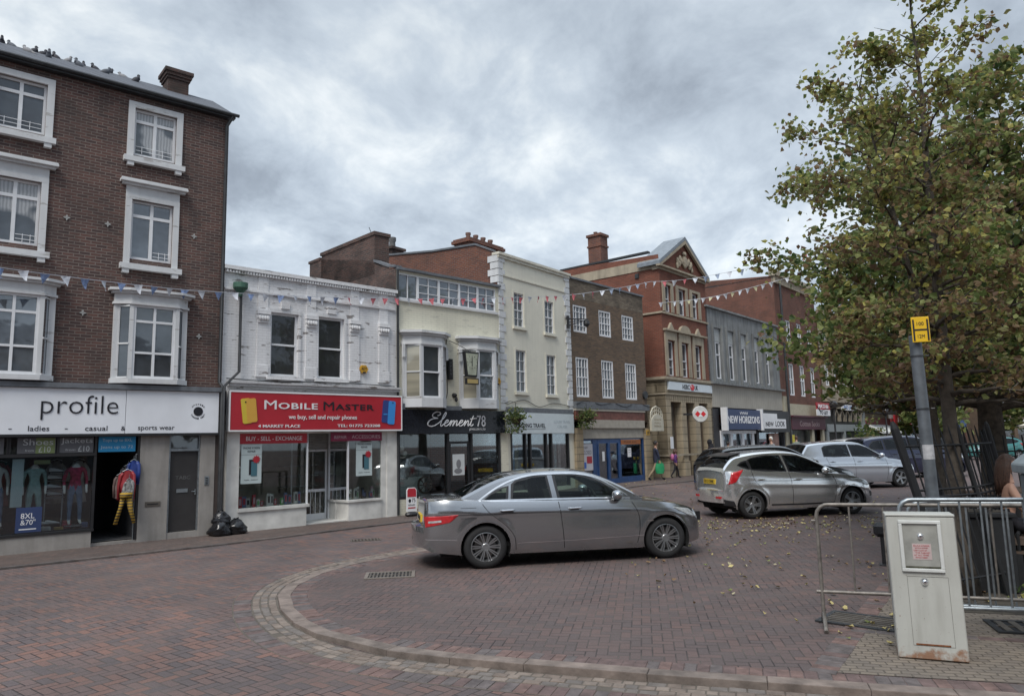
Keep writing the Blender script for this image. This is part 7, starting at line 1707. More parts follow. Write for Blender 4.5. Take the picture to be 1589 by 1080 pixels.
# ---- people
SKIN = plain('skin', (.42, .24, .17), .55, var=.08)
def person(label, x, y, z, ang, h, top, legs, shoes, hair, stride=.25, sit=False, arms=((.1, -.1), (-.1, .1)), female=False, hairlen=0, bag=None, hold=None, coat=False, lean=0.0):
    r = root('person', label, 'person', (x, y, z), RAD(ang)); k = h / 1.75; r.scale = (k, k, k)
    hip = .93 if not sit else .50
    J = []; E2 = []; M_ = []
    def j(p, rad, parent, m_):
        J.append((tuple(p), rad)); i = len(J) - 1
        if parent is not None: E2.append((parent, i))
        M_.append(m_); return i
    sw = .19 if not female else .165
    pel = j((0, 0, hip), (.15, .115), None, 'leg'); wa = j((lean * .3, 0, hip + .19), (.135, .10), pel, 'top'); chs = j((lean * .7, 0, hip + .38), (.165 if not female else .14, .115), wa, 'top'); nb = j((lean, 0, hip + .52), (.075, .065), chs, 'top'); nk = j((lean + .015, 0, hip + .59), .052, nb, 'skin'); hd0 = j((lean + .02, 0, hip + .66), .065, nk, 'skin')
    for sgn, (a1, a2), st in ((1, arms[0], stride), (-1, arms[1], -stride)):
        s0 = j((lean * .9, sgn * sw, hip + .47), .062, chs, 'arm'); e_p = (lean + a1, sgn * (sw + .07), hip + .2); e0 = j(e_p, .045, s0, 'arm'); w_p = (lean + a1 + a2, sgn * (sw + .06), hip + .2 - .24 + abs(a2) * .5); w0 = j(w_p, .03, e0, 'arm'); ha = j((w_p[0] + .02, w_p[1], w_p[2] - .08), (.032, .02), w0, 'hand')
        for q in range(4): j((w_p[0] - .015 + .02 * q, w_p[1] - .0, w_p[2] - .155 + .008 * abs(q - 1.5)), .009, ha, 'hand')
        j((w_p[0] + .055, w_p[1] - sgn * .01, w_p[2] - .10), .010, ha, 'hand')
        if not sit:
            h0 = j((0, sgn * .095, hip - .1), .095, pel, 'leg'); k0 = j((st * .55 + .03, sgn * .1, .49), .062, h0, 'leg'); a0 = j((st + (-.03 if st > 0 else -.1), sgn * .1, .09 + (.0 if st > 0 else .05)), .042, k0, 'leg'); f0 = j((st + (.12 if st > 0 else .04), sgn * .11, .035), (.045, .032), a0, 'shoe')
        else:
            h0 = j((.1, sgn * .1, hip - .0), .09, pel, 'leg'); k0 = j((.44, sgn * .12, hip), .065, h0, 'leg'); a0 = j((.46, sgn * .12, .1), .042, k0, 'leg'); f0 = j((.6, sgn * .12, .04), (.045, .032), a0, 'shoe')
    vs, fs = skin_mesh(J, E2, 1)
    P3 = [Vector(q[0]) for q in J]; mats = [SKIN, top, legs, shoes]; mid = {'skin': 0, 'hand': 0, 'top': 1, 'arm': 1 if coat is not None else 0, 'leg': 2, 'shoe': 3}
    mb = MB(); mb.v = list(vs)
    for f in fs:
        c = sum((Vector(vs[i]) for i in f), Vector()) / len(f)
        best = min(range(len(E2)), key=lambda e: (c - (lambda a, b: a + (b - a) * max(0, min(1, (c - a).dot(b - a) / max(1e-6, (b - a).length_squared))))(P3[E2[e][0]], P3[E2[e][1]])).length)
        kk = M_[E2[best][1]]
        if kk == 'leg' and coat and c.z > hip - .16: kk = 'top'
        if c.z > hip + .53: kk = 'skin'
        mb.f.append(f); mb.mi.append(mid[kk])
    # head with face, in the same mesh
    hc = Vector((lean + .025, 0, hip + .755)); hv = []; n, m = 20, 14
    for i in range(m + 1):
        th = math.pi * i / m
        for q in range(n):
            a = 2 * math.pi * q / n; p_ = Vector((math.sin(th) * math.cos(a), math.sin(th) * math.sin(a), math.cos(th)))
            rr = Vector((.095, .075, .118)); 
            if p_.z < 0: rr = Vector((.095 * (1 + .15 * p_.z), .075 * (1 + .28 * p_.z), .118))
            v = Vector((p_.x * rr.x, p_.y * rr.y, p_.z * rr.z))
            nose = math.exp(-((a if a < math.pi else a - 2 * math.pi) / .22) ** 2) * math.exp(-((p_.z + .15) / .2) ** 2); v.x += .024 * nose
            brow = math.exp(-((p_.z - .12) / .1) ** 2) * max(0, p_.x); v.x += .004 * brow
            for ey in (-.38, .38):
                aa = a if a < math.pi else a - 2 * math.pi; v.x -= .008 * math.exp(-((aa - ey) / .18) ** 2) * math.exp(-((p_.z - .02) / .1) ** 2)
            lip = math.exp(-((p_.z + .5) / .07) ** 2) * max(0, p_.x) ** 3; v.x += .006 * lip
            hv.append(hc + v)
    o_ = len(mb.v); mb.v += [tuple(v) for v in hv]; 
    for i in range(m):
        for q in range(n): mb.f.append((o_ + i * n + q, o_ + (i + 1) * n + q, o_ + (i + 1) * n + (q + 1) % n, o_ + i * n + (q + 1) % n)); mb.mi.append(0)
    for sg in (-1, 1):
        o2 = len(mb.v); e2 = MB().ell((hc.x - .005, sg * .076, hc.z - .01), (.018, .010, .03), 8, 5); mb.v += e2.v; mb.f += [tuple(i + o2 for i in f) for f in e2.f]; mb.mi += [0] * len(e2.f)
    body = mb.build('body', mats, r, smooth='all')
    # hair
    mb = MB(); n = 18; vs = []
    for i in range(9):
        th = math.pi * .62 * i / 8
        for q in range(n):
            a = 2 * math.pi * q / n; front = max(0, math.cos(a)) * (1 if th > .9 else 0)
            zf = math.cos(th)
            if front > .3: zf = max(zf, .38)
            rr = math.sqrt(max(0, 1 - zf * zf)); vs.append((hc.x - .006 + rr * math.cos(a) * .107, rr * math.sin(a) * .088, hc.z + zf * .130 + .004))
    mb.add(vs, [(i * n + q, (i + 1) * n + q, (i + 1) * n + (q + 1) % n, i * n + (q + 1) % n) for i in range(8) for q in range(n)])
    if hairlen:
        for q in range(26):
            a = RAD(80 + 200 * q / 25); x0, y0 = hc.x - .01 + .098 * math.cos(a), .084 * math.sin(a); l_ = hairlen * random.uniform(.8, 1.05)
            mb.tube([(x0 * .9 + hc.x * .1, y0 * .8, hc.z + .06), (x0 - .012, y0 * 1.08, hc.z - .04), (x0 - .03 + random.uniform(-.015, .01), y0 * 1.15, hc.z - .04 - l_ * .5), (x0 - .03 + random.uniform(-.02, .01), y0 * 1.05, hc.z - .04 - l_)], [.014, .02, .021, .006], 6)
    mb.build('hair', hair, r, smooth='all')
    if bag: bag(r)
    return r
CB = plain('cloth_black', (.015, .015, .02), .9, var=.3); CN = plain('cloth_navy', (.02, .025, .05), .9, var=.3); CBG = plain('cloth_beige', (.28, .22, .15), .9, var=.2); CPU = plain('cloth_purple', (.09, .03, .16), .8); CPK = plain('cloth_pink', (.5, .15, .3), .7); HB = plain('hair_brown', (.07, .035, .022), .6, var=.5, scale=60, bump=.3); HK = plain('hair_black', (.012, .01, .01), .6); HW = plain('hair_white', (.55, .54, .5), .7); CW = plain('cloth_grey', (.2, .2, .21), .9)
GRN = plain('green_bag', (.02, .28, .11), .5, bump=.4, bscale=8)
def greenbag(r):
    o_ = None; mb = MB()
    vs = []
    for j_ in range(6):
        t_ = j_ / 5
        for i_ in range(10): a = 2 * math.pi * i_ / 10; vs.append((.07 + (.17 + .05 * math.sin(math.pi * t_)) * math.cos(a), -.30 + .09 * math.sin(a), .32 + .46 * t_))
    mb.add(vs, [(j_ * 10 + i_, j_ * 10 + (i_ + 1) % 10, (j_ + 1) * 10 + (i_ + 1) % 10, (j_ + 1) * 10 + i_) for j_ in range(5) for i_ in range(10)] + [tuple(range(10)), tuple(range(50, 60))])
    wp = r.matrix_basis @ Vector((0, 0, 0)); g = root('carrier_bag', 'green carrier bag carried by the man at the alley', 'bag', r.location[:], r.rotation_euler.z); g.scale = r.scale; mb.build('bag_body', GRN, g, smooth=True); MB().tube([(-.05, -.27, .77), (.0, -.26, .92), (.1, -.26, .94), (.2, -.27, .77)], .008, 5).build('handle', GRN, g)
man = person('man in a dark jacket and beige trousers walking right with a bag by the alley', 5.66, 29.3, .28, 8, 1.52, CN, CBG, CB, HK, .34, arms=((.12, .06), (.05, .04)), bag=greenbag, coat=True)
def pack(r):
    g = root('backpack', 'small pink backpack worn by the child', 'backpack', r.location[:], r.rotation_euler.z); g.scale = r.scale; MB().ell((-.17, 0, 1.28), (.12, .15, .22), 12, 8).build('bag_body', CPK, g, smooth=True); mb = MB(); [mb.tube([(-.1, s_ * .1, 1.42), (.02, s_ * .12, 1.5), (.13, s_ * .11, 1.3), (-.05, s_ * .12, 1.12)], .018, 5) for s_ in (-1, 1)]; mb.build('strap', CPK, g)
person('child in a purple top with a pink backpack walking right', 6.72, 30.6, .28, 5, 1.18, CPU, CB, CB, HB, .25, bag=pack, hairlen=.12, female=True)
def hood(r): MB().ell((-.0, 0, 1.70), (.13, .115, .15), 14, 10).tube([(-.04, 0, 1.62), (-.08, 0, 1.3), (-.1, 0, .9)], [.12, .17, .2], 12).build('hood', CB, r, smooth=True)
person('person in a long black hooded coat behind the silver hatchback', 8.55, 31.9, .28, 180, 1.5, CB, CB, CB, HK, .2, bag=hood, coat=True)
person('dark haired person in a brown coat leaning forward near the bank', 9.6, 33.2, .28, 10, 1.42, plain('cloth_brown', (.09, .05, .035), .9), CB, CB, HK, .15, lean=.16, coat=True)
person('white haired person in a grey coat by the second shop of the concrete building', 12.0, 34.0, .28, 200, 1.58, CW, CN, CB, HW, .2, coat=True)
person('person with a pale rucksack at the burgundy shop doorway', 14.6, 37.7, .28, 60, 1.6, plain('cloth_sage', (.2, .24, .2), .9), CB, CB, HB, .2, coat=True)
# seated woman
TK = plain('tank_black', (.012, .012, .014), .85)
wm = person('woman with long brown hair and bare shoulders sitting by the barrier', 5.95, 9.0, .26, -20, 1.68, TK, CB, CB, HB, 0, sit=True, arms=((.12, .14), (.1, .16)), female=True, hairlen=.34, coat=None, lean=.06)
st_ = root('stool', 'low dark seat under the seated woman', 'seat', (5.84, 9.0, 0), RAD(-20)); MB().box(-.2, .3, -.28, .28, .54, .62).build('seat', WOODB, st_); [MB().box(x, x + .05, y, y + .05, 0, .54).build('leg', GUARD, st_) for x in (-.18, .22) for y in (-.25, .2)]

# ---- A-board and refuse sacks
ab = FC.root('a_board', 'small red and white pavement board by the white pillar', 'sign board', .02, -.42, .03); ab.rotation_euler.z += RAD(-6)
mb = MB(); mb.prism([(0, .12), (.3, .12), (.3, .68), (.25, .74), (.05, .74), (0, .68)], -.01, .02); mb.build('board', INKW, ab)
MB().prism([(.02, .5), (.28, .5), (.28, .67), (.24, .72), (.06, .72), (.02, .67)], -.016, -.01).box(.04, .26, -.015, -.01, .2, .23).build('red_panel', RED, ab); mb = MB(); mb.ell((.09, -.012, .4), (.04, .006, .05)); text_mesh('75', mb, .15, .26, .36, .46, -.01, .004); text_mesh('REPAIRS', mb, .05, .25, .27, .31, -.01, .004); mb.build('lettering', INK, ab); MB().ell((.15, 0, .05), (.2, .12, .07), 14, 6).build('base', BLACK, ab)
BAG = plain('bin_bag_plastic', (.012, .012, .014), .22, var=.3, bump=.6, bscale=7)
def sack(x, y, z, s, lab, seed):
    random.seed(seed); r = root('refuse_sack', lab, 'bin bag', (x, y, z), RAD(seed * 40), 'black refuse sacks by the drainpipe'); r.scale = (s, s, s); vs = []; n, m = 26, 16
    for i in range(m + 1):
        t_ = i / m; rad = (.23 * max(.05, 1 - (max(0, t_ - .12) / .9) ** 2.2) ** .75 * (.75 + .25 * min(1, t_ / .12))) if t_ < .92 else .03 + .4 * (t_ - .92)
        for q in range(n):
            a = 2 * math.pi * q / n; q_ = Vector((math.cos(a), math.sin(a), t_ * 1.6)); f = 1 + .35 * noise.noise(q_ * 1.3 + Vector((seed * 3, 0, 0))) + .22 * abs(noise.noise(q_ * 3.4 + Vector((0, seed, 0)))); vs.append((rad * f * math.cos(a), rad * f * math.sin(a), .36 * t_ * (1 + .12 * noise.noise(q_ * 2))))
    mb = MB().add(vs, [(i * n + q, i * n + (q + 1) % n, (i + 1) * n + (q + 1) % n, (i + 1) * n + q) for i in range(m) for q in range(n)] + [tuple(range(n)), tuple(range(m * n, m * n + n))]); mb.build('sack', BAG, r, smooth='all')
    MB().ell((0, 0, .345), (.03, .03, .02), 8, 5).build('knot', BLACK, r)
q = FB.pt(-.05, -.3); sack(q.x, q.y, .02, 1.0, 'big black refuse sack slumped against the dark drainpipe', 1)
q = FB.pt(-.02, -.22); sack(q.x, q.y, .27, .8, 'black refuse sack lying on top of the bigger one', 2)
q = FB.pt(.30, -.28); sack(q.x, q.y, .02, .95, 'black refuse sack beside the white pillar', 3)

# ---- lamp columns
def lampcol(x, y, z, h, lab, globe=True):
    r = root('street_lamp', lab, 'lamp', (x, y, z)); MB().lathe([(.11, 0), (.11, .9), (.06, 1.0), (.045, h), (0, h)], 12).build('column', BLACK, r, smooth=True)
    if globe: MB().ell((0, 0, h + .2), (.24, .24, .26)).build('lantern', plain('dark_globe', (.03, .028, .03), .2), r, smooth=True); MB().lathe([(.1, h - .05), (.16, h), (.1, h + .02)], 12).build('collar', BLACK, r)
    return r
lampcol(19.0, 43.0, .1, 3.4, 'black lamp column with a dark globe right of the letting board')
lampcol(24.6, 48.0, 0, 3.2, 'black lamp column farther down the street near the arches')

# ---- hanging baskets
def leafcloud(mb, pts, size, nm, aspect=.7, droop=.2):
    for p in pts:
        s_ = size * random.uniform(.65, 1.25); d = Vector((random.gauss(0, 1), random.gauss(0, 1), random.gauss(0, .7) - droop)).normalized(); u = d.cross(Vector((random.gauss(0, 1), random.gauss(0, 1), random.gauss(0, 1)))).normalized(); n_ = d.cross(u)
        a = p; t_ = p + d * s_ + n_ * s_ * random.uniform(-.2, .2); f = n_ * s_ * .14
        mb.add([a, a + d * s_ * .35 + u * s_ * aspect * .52 + f, t_ - d * s_ * .3 + u * s_ * aspect * .3 + f, t_, t_ - d * s_ * .3 - u * s_ * aspect * .3 + f, a + d * s_ * .35 - u * s_ * aspect * .52 + f], [(0, 1, 2, 3), (0, 3, 4, 5)], random.choices(range(len(nm)), nm)[0])
def leafmat(name, c, var=.35):
    def f(t, b):
        co = t.objco(); n = t.noise(co, 1.9, 3); cc = t.ramp(n, [(.3, tuple(x * (1 - var) for x in c)), (.7, tuple(min(1, x * (1 + var)) for x in c))]); t.l.new(cc, b.inputs['Base Color']); P(b, 'Roughness', .55); P(b, 'Specular IOR Level', .35)
        tr = t.new('ShaderNodeBsdfTranslucent'); t.l.new(t.mix(.4, cc, tuple(min(1, x * 1.8) for x in c)), tr.inputs[0]); mx = t.new('ShaderNodeMixShader'); mx.inputs[0].default_value = .45; t.l.new(b.outputs[0], mx.inputs[1]); t.l.new(tr.outputs[0], mx.inputs[2]); t.l.new(mx.outputs[0], t.n['Material Output'].inputs[0])
    return mat(name, f)
LG = leafmat('leaf_green', (.11, .145, .042)); LD = leafmat('leaf_dark_green', (.06, .095, .032)); LY = leafmat('leaf_yellow', (.38, .35, .10)); LB = leafmat('leaf_brown', (.20, .135, .068)); LO = leafmat('leaf_olive', (.175, .165, .062)); LR = leafmat('leaf_dry_red', (.14, .085, .052)); LL = leafmat('leaf_light_green', (.27, .30, .11))
def basket(F, u, z, lab, seed):
    random.seed(seed); r = F.root('hanging_basket', lab, 'hanging basket', u, -.42, z); MB().lathe([(0, -.18), (.12, -.14), (.2, 0), (.17, 0)], 14).build('bowl', plain('basket_brown', (.05, .035, .025), .9), r); mb = MB()
    pts = [Vector((random.gauss(0, .17), random.gauss(0, .15), abs(random.gauss(0, .14)))) for _ in range(420)] + [Vector((random.choice((-1, 1)) * random.uniform(.12, .3), random.uniform(-.2, .2), -random.uniform(0, .4))) for _ in range(220)]
    leafcloud(mb, pts, .075, [5, 6, 1, 1]); o = mb.build('foliage', [LG, LD, LO, LL], r); MB().tube([(0, .42, .5), (0, .2, .55), (0, 0, .5), (0, 0, 0)], .01, 5).build('bracket', BLACK, r)
basket(FD, .18, 2.62, 'hanging basket of trailing leaves between the black and the white fascias', 4); basket(FE, .25, 2.72, 'hanging basket left of the faded red fascia', 6)

# ---- pigeons on the ridge
PG_ = [plain('pigeon_grey', (.09, .10, .12), .7, var=.4), plain('pigeon_dark', (.035, .035, .045), .7, var=.4), plain('pigeon_pale', (.25, .25, .26), .7)]
def pigeon(m, lab, loc, rz, up=0.0, s=1.0):
    r = root('pigeon', lab, 'pigeon', loc, rz, 'pigeons on the roof ridge'); r.scale = (s, s, s); mb = MB(); c, s_ = math.cos(.5 + up), math.sin(.5 + up); rot = Matrix.Rotation(-(.45 + up), 3, 'Y')
    mb.ell((0, 0, .11), (.13, .065, .075), 12, 8, rot=rot); mb.ell((.1 * c + .01, 0, .11 + .14 * s_ + .03), (.035, .03, .035), 8, 6); mb.tube([(.07, 0, .15), (.1 * c + .01, 0, .11 + .14 * s_ + .02)], [.045, .03], 8); mb.tube([(-.08, 0, .08), (-.2, 0, .04 - .1 * up)], [.04, .02], 6); mb.tube([(.1 * c + .04, 0, .14 + .14 * s_), (.1 * c + .065, 0, .132 + .14 * s_)], [.008, .002], 5)
    mb.build('body', m, r, smooth='all'); MB().tube([(.01, .02, 0), (.01, .02, .07)], .006, 4).tube([(.01, -.02, 0), (.01, -.02, .07)], .006, 4).build('leg', plain('pigeon_leg', (.3, .08, .06), .7), r)
random.seed(11)
pgs = [(-.52, 0), (-.38, 1), (-.2, 0), (.05, 2), (.16, 1), (.32, 1), (.42, 0), (.62, 1), (.8, 2), (1.0, 0), (1.12, 1), (1.38, 1), (1.5, 0), (1.62, 1), (1.95, 2), (2.12, 1)]
ordn = ['first', 'second', 'third', 'fourth', 'fifth', 'sixth', 'seventh', 'eighth', 'ninth', 'tenth', 'eleventh', 'twelfth', 'thirteenth', 'fourteenth', 'fifteenth', 'sixteenth']
for i, (u, k) in enumerate(pgs):
    q = FA.pt(u * 1.03 - .05, 1.55 if i % 3 else 1.2, 10.69 if i % 3 else 10.52); pigeon(PG_[k], '%s pigeon perched on the slate roof, %s from the left' % (('grey', 'dark', 'pale')[k], ordn[i]), q, RAD(random.choice((30, 210, 120, -60)) + random.uniform(-30, 30)), random.uniform(0, .5), .95)
q = FA.pt(3.05, 1.6, 11.06); pigeon(PG_[1], 'dark pigeon standing on the chimney of the tall brick building', q, RAD(220), 0, 1.0)

# ---- bunting
FLW = plain('flag_white', (.55, .57, .62), .8); FLB = plain('flag_blue', (.2, .27, .45), .8, var=.5, scale=20); FLR = plain('flag_red', (.5, .13, .15), .8, var=.5, scale=20); FLP = plain('flag_pale_blue', (.32, .38, .5), .8, var=.3, scale=15)
def flagmesh(m, k):
    me = MB(); w = .085; d = .2
    vs = []; nn = 4
    for j_ in range(nn + 1):
        t_ = j_ / nn
        for i_ in range(3): x = (i_ - 1) * w * (1 - t_); vs.append((x, .03 * math.sin(3 * t_ + k) * t_ + .015 * (i_ - 1) * (-1) ** k, -d * t_))
    me.add(vs, [(j_ * 3 + i_, j_ * 3 + i_ + 1, (j_ + 1) * 3 + i_ + 1, (j_ + 1) * 3 + i_) for j_ in range(nn) for i_ in range(2)]); return me
def bunting(lab, path, sag, spacing, seq, sc=1.0):
    r = root('bunting', lab, 'bunting', (0, 0, 0)); pts = []
    for a, b in zip(path, path[1:]):
        a, b = Vector(a), Vector(b)
        for k in range(24): t_ = k / 24; pts.append(a + (b - a) * t_ - Vector((0, 0, sag * 4 * t_ * (1 - t_))))
    pts.append(Vector(path[-1])); MB().tube(pts, .008, 4).build('cord', FLW, r)
    L = 0; nxt = .1; i = 0; protos = {}
    for a, b in zip(pts, pts[1:]):
        l = (b - a).length
        while nxt < L + l:
            p_ = a + (b - a) * ((nxt - L) / l); m_ = seq[i % len(seq)]; key = (m_.name, i % 3)
            if key not in protos: o = flagmesh(m_, i % 3).build('pennant', m_, r); protos[key] = o
            else: o = protos[key].copy(); COL.objects.link(o); o.parent = r
            o.location = p_; dd = b - a; o.rotation_euler = (random.uniform(-.3, .3), random.uniform(-.25, .25), math.atan2(dd.y, dd.x) + random.uniform(-.5, .5)); o.scale = (sc,) * 3
            nxt += spacing; i += 1
        L += l
    return r
def px(x, y, d):   # point seen at a photo pixel at distance d, used once to place the string ends
    v = cam.matrix_world.to_3x3() @ Vector(((x - 794.5) / 1120, (540 - y) / 1120, -1)); return Vector((0, 0, CAM_H)) + v * (d / v.y)
bunting('string of white, blue and pink pennants across the left building fronts', [px(-130, 396, 11.0), px(290, 450, 15.6), px(605, 463, 19.4), px(872, 459, 23.6)], .04, .38, [FLW, FLB] * 12 + [FLR, FLW, FLR, FLR] * 20, 1.0)
bunting('string of red, white and pale blue pennants rising to the near tree', [px(872, 459, 23.6), px(1010, 437, 25.5), px(1100, 428, 24.0), px(1290, 385, 22.0)], .05, .40, [FLW, FLR, FLW, FLR, FLW, FLP, FLP, FLW, FLP, FLW], 1.05)
bunting('lower string of small cream pennants running to the near tree', [px(1022, 470, 28.5), px(1110, 460, 27), px(1290, 412, 24.0)], .03, .30, [FLW, plain('flag_cream', (.5, .47, .3), .8), FLW], .95)

# ---- trees
BARK = plain('bark', (.075, .062, .05), .95, var=.45, scale=10, bump=.8, bscale=30)
def tree(label, x, y, h, trunk_h, r0, env, nprim, nsec, leaves, lsize, weights, mats, seed, lean=(0, 0), zlow=None, cat='tree', twig=True, clump=.16, fork=1, thin=1.0):
    random.seed(seed); r = root('tree', label, cat, (x, y, 0)); wood = MB(); lv = MB(); tips = []
    leaders = []
    for L_ in range(fork):
        pts = []; ox, oy = 0, 0; n = 16
        for k in range(n + 1):
            t_ = k / n; z = h * (1.0 - .10 * L_) * t_
            sp = (0 if L_ == 0 else 1) * max(0, t_ - .3) * 1.3
            ox += random.uniform(-.02, .02) * h / 8; oy += random.uniform(-.02, .02) * h / 8
            pts.append(Vector((lean[0] * t_ + ox * t_ + sp * math.cos(L_ * 2.4 - .3), lean[1] * t_ + oy * t_ + sp * math.sin(L_ * 2.4 - .3), z)))
        leaders.append(pts); wood.tube(pts if L_ == 0 else pts[4:], [max(.008, r0 * (1 - .93 * (k / n) ** .85) * (1 if L_ == 0 else .7)) + (.04 * r0 / .1 * max(0, 1 - k / 1.0) if L_ == 0 else 0) for k in range(len(pts))][0 if L_ == 0 else 4:], 9)
    for i in range(nprim):
        t_ = (i + .5) / nprim; z0 = trunk_h + (h - trunk_h) * (t_ ** 1.15) * .97; L_ = leaders[i % fork if t_ > .25 else 0]
        k = min(len(L_) - 2, int(z0 / h * 16)); p0 = L_[k] + (L_[k + 1] - L_[k]) * (z0 / h * 16 - k) if k + 1 < len(L_) else L_[-1]
        az = i * 2.39996 + random.uniform(-.4, .4); R = env(min(1, (p0.z - trunk_h) / (h - trunk_h)), az) * random.uniform(.72, 1.08)
        up = (.25 + .75 * t_) * R * .7; d = Vector((math.cos(az), math.sin(az), 0)); droop = (1 - t_) * .25 * R
        bp = [p0 + d * R * q + Vector((0, 0, up * q ** .8 - droop * q * q)) + Vector((random.gauss(0, .04), random.gauss(0, .04), random.gauss(0, .03))) * R * q for q in (0, .2, .4, .6, .8, 1)]
        rb = max(.006, r0 * .32 * (1 - t_ * .75)); wood.tube(bp, [rb * (1 - .85 * q / 5) for q in range(6)], 5)
        for s_ in range(nsec):
            q = .25 + .75 * (s_ + random.random()) / nsec; a = bp[min(4, int(q * 5))]; b = bp[min(5, int(q * 5) + 1)]; p1 = a + (b - a) * (q * 5 % 1 if q < 1 else 1)
            l = R * (1.08 - q * .8) * random.uniform(.35, .7); az2 = az + random.choice((-1, 1)) * random.uniform(.5, 1.3); dd = Vector((math.cos(az2), math.sin(az2), random.uniform(-.25, .75))).normalized()
            sp = [p1, p1 + dd * l * .5 + Vector((0, 0, .05 * l)), p1 + dd * l]; 
            if twig: wood.tube(sp, [rb * .4, rb * .22, .002], 3, caps=False)
            tips.append((sp, l, t_))
        tips.append((bp[3:], R * .4, t_))
    for L_ in leaders:
        for k in range(7, len(L_) - 1):
            az = k * 2.4; q = L_[k] + (L_[k + 1] - L_[k]) * .5; l = env(min(1, (q.z - trunk_h) / (h - trunk_h)), az) * .5
            e_ = q + Vector((math.cos(az) * l, math.sin(az) * l, l * .9)); wood.tube([q, (q + e_) / 2 + Vector((0, 0, .04)), e_], [r0 * .1, r0 * .05, .002], 4, caps=False); tips.append(([q, (q + e_) / 2, e_], l, k / 16)); tips.append(([L_[k], q, L_[k + 1]], l * .6, k / 16))
    per = leaves // len(tips); bias = {}
    for ti, (sp, l, t_) in enumerate(tips):
        w = list(weights(t_, sp[-1]))
        f = random.random(); w = [a * (random.uniform(.3, 2.2)) for a in w]; dens = random.choice((.35, .8, 1.1, 1.6))
        pts = []
        for k in range(int(per * dens * (1.2 - .5 * t_ * thin))):
            q = random.random() ** .7; i = min(len(sp) - 2, int(q * (len(sp) - 1))); p_ = sp[i] + (sp[i + 1] - sp[i]) * random.random() + Vector((random.gauss(0, 1), random.gauss(0, 1), random.gauss(0, .8))) * clump * (.3 + l * .55)
            if zlow and p_.z < zlow + random.uniform(0, .3): continue
            pts.append(p_)
        leafcloud(lv, pts, lsize, w, .85, .35)
    wood.build('trunk', BARK, r, smooth='all'); o = lv.build('crown', mats, r); return r
def env_near(t_, az):
    return 1.3 * (1.0 - .45 * t_ ** 2.2) * (1 + .14 * math.sin(3 * az + 1)) * (.85 + .15 * min(1, t_ * 5))
M7 = [LB, LO, LG, LR, LY, LL, LD]
def w_near(t_, p): return [8 * (1 - t_) ** .6 + .5, 5, 1.6 + 1.5 * t_, 3 * (1 - t_) + .1, .9 + 4 * t_ ** 2, 1.2 + 6.5 * t_ ** 1.2, .5]
tree('young lime tree with browning leaves inside the iron cage behind the post', 5.16, 8.62, 7.55, 2.15, .115, env_near, 56, 9, 15000, .074, w_near, M7, 21, lean=(.12, .1), zlow=2.25, clump=.16, fork=2)
def env_old(t_, az): return 4.3 * math.sin(math.pi * (.16 + .8 * t_)) ** .75 * (1 + .13 * math.sin(3 * az) + .1 * math.sin(5 * az + 2))
def w_old(t_, p): return [6 * (1 - t_), 4.5, 4, 2.5 * (1 - t_), .8, 2.5, 2.5]
tree('broad old tree with a thick dark trunk behind the railings', 10.1, 15.4, 8.3, 2.3, .33, env_old, 46, 10, 26000, .14, w_old, M7, 5, zlow=2.35, clump=.34)
def env_b(t_, az): return 3.9 * math.sin(math.pi * (.2 + .75 * t_)) ** .7 * (1 + .15 * math.sin(2 * az + 1))
tree('second thick trunked tree at the right edge behind the bench', 13.2, 17.6, 8.0, 2.6, .3, env_b, 34, 9, 12000, .19, w_old, M7, 8, zlow=2.7, clump=.36)
tree('smaller green tree standing directly behind the young lime tree', 7.65, 13.2, 4.9, 2.4, .12, lambda t_, az: 2.6 * math.sin(math.pi * (.2 + .74 * t_)) ** .7 * (1 + .12 * math.sin(3 * az)), 30, 8, 10500, .13, lambda t_, p: [1, 3, 6, .5, .8, 3, 4], M7, 14, zlow=2.5, clump=.3)
def env_f(t_, az): return 3.2 * math.sin(math.pi * (.2 + .75 * t_)) ** .6
for i, (x_, y_, h_, lb) in enumerate(((47, 66, 8, 'pale green tree beyond the parasols at the end of the square'), (56, 70, 9, 'tall green tree at the far right end of the square'), (34, 60, 6.5, 'small bushy tree far down the street by the arches'))):
    tree(lb, x_, y_, h_, 2.0, .2, env_f, 16, 6, 3500, .4, lambda t_, p: [.2, 1, 4, 0, .5, 5, 2], M7, 30 + i, clump=.5, twig=False)
# creeper growing over the pointed arches
random.seed(44); cr = FI.root('planter_shrub', 'leafy shrubs in front of the arcade shop', 'shrub', 3.5, -1.2, .1); mb = MB(); leafcloud(mb, [Vector((random.uniform(0, 5.5), random.gauss(0, .4), abs(random.gauss(0, 1)) * .9 + .3)) for _ in range(1600)], .24, [5, 6, 2]); mb.build('foliage', [LG, LD, LO], cr); MB().box(0, 5.5, -.3, .3, 0, .4).build('trough', IRON, cr)

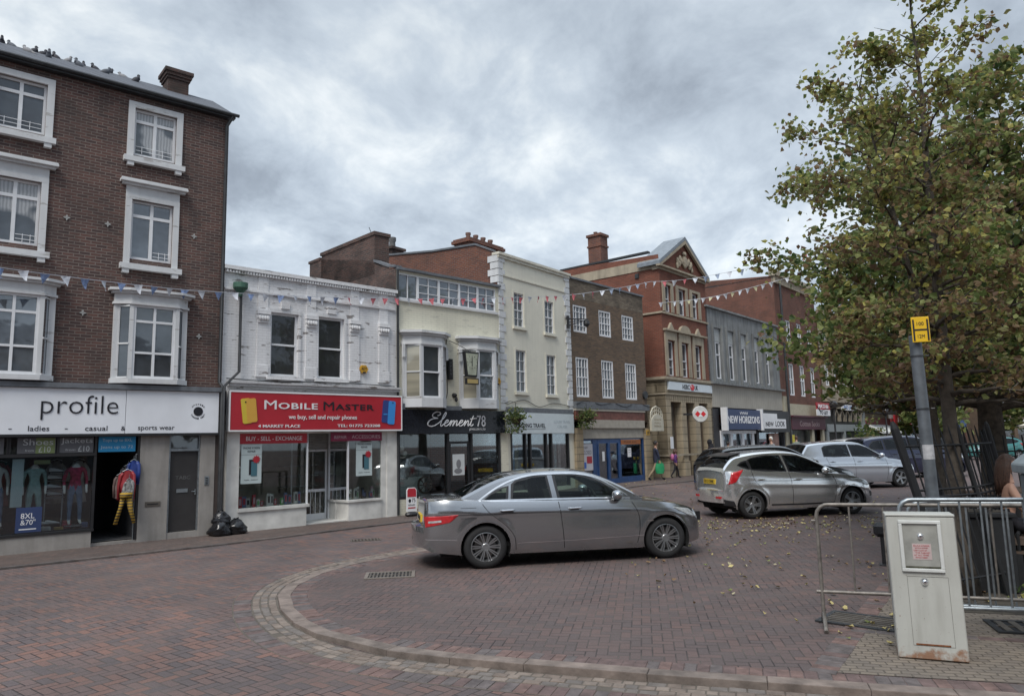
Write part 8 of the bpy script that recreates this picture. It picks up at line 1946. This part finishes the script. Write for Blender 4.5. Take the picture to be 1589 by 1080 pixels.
# ---- parasols
PAR = plain('parasol_cream', (.55, .50, .40), .8)
def parasol(x, y, lab):
    r = root('parasol', lab, 'parasol', (x, y, 0), group='cream parasols at the far cafe'); MB().lathe([(0, 3.0), (1.9, 2.25), (1.9, 2.1), (1.85, 2.1), (1.85, 2.2), (0, 2.9)], 8).build('canopy', PAR, r); MB().tube([(0, 0, 0), (0, 0, 2.95)], .035, 8).build('pole', WOODB, r); MB().lathe([(0, 0), (.3, 0), (.3, .08), (0, .08)], 12).build('base', IRON, r)
parasol(33.5, 45, 'cream parasol nearest the thick trunk, above the red car'); parasol(36.8, 46.5, 'cream parasol second from the thick trunk, at the right edge'); parasol(40.5, 49, 'cream parasol third along, beyond the edge of the photo')

# ---- fallen leaves
random.seed(77); mb = MB(); spots = []
for _ in range(420):
    a = random.gauss(0, 1); spots.append((5.2 + random.gauss(0, 2.2), 16.0 + random.gauss(0, 1.0)))
for _ in range(260): spots.append((random.uniform(2.8, 11), random.uniform(12.8, 17.2)))
for _ in range(200): spots.append((random.uniform(3.2, 12), random.uniform(19, 27)))
for _ in range(70): spots.append((random.uniform(1.5, 5), random.uniform(7.5, 13)))
for _ in range(130): spots.append((random.uniform(4.6, 9), random.uniform(7.8, 11.5)))
for _ in range(16): spots.append((3.6 + random.gauss(0, .35), 7.35 + random.gauss(0, .3)))
for _ in range(25): spots.append((random.uniform(3.5, 6), random.uniform(26.5, 30)))
for (x_, y_) in spots:
    if y_ < 6.4: continue
    s_ = random.uniform(.022, .052); a = random.uniform(0, 6.28); zz_ = max(gz(x_, y_), 0) + .014 + random.uniform(0, .012); vs = []
    for k in range(6): rr = s_ * (1.0 if k == 0 else .62 + .1 * (k % 2)); vs.append((x_ + rr * math.cos(a + k * 1.047), y_ + rr * math.sin(a + k * 1.047), zz_ + random.uniform(-.004, .03)))
    mb.add(vs + [(x_, y_, zz_)], [(k, (k + 1) % 6, 6) for k in range(6)], random.choices((0, 1, 2, 3), (5, 1.6, 4, 1))[0])
o = mb.build('fallen_leaves', [plain('dry_leaf_yellow', (.36, .30, .13), .8, var=.4, scale=2), plain('dry_leaf_pale', (.38, .34, .22), .8), plain('dry_leaf_brown', (.18, .11, .055), .8), LL]); tag(o, 'yellow and brown fallen leaves scattered over the paving around the cars', 'leaves', kind='stuff')
# dark scrub under the trees behind the barrier
mb = MB(); leafcloud(mb, [Vector((random.uniform(5.6, 9.5), random.uniform(7.6, 11), abs(random.gauss(0, .12)))) for _ in range(2200)], .09, [3, 5, 1, 1]); o = mb.build('ground_cover', [LG, LD, LY, LB]); tag(o, 'low leafy ground cover in the bed under the trees', 'ground cover', kind='stuff')
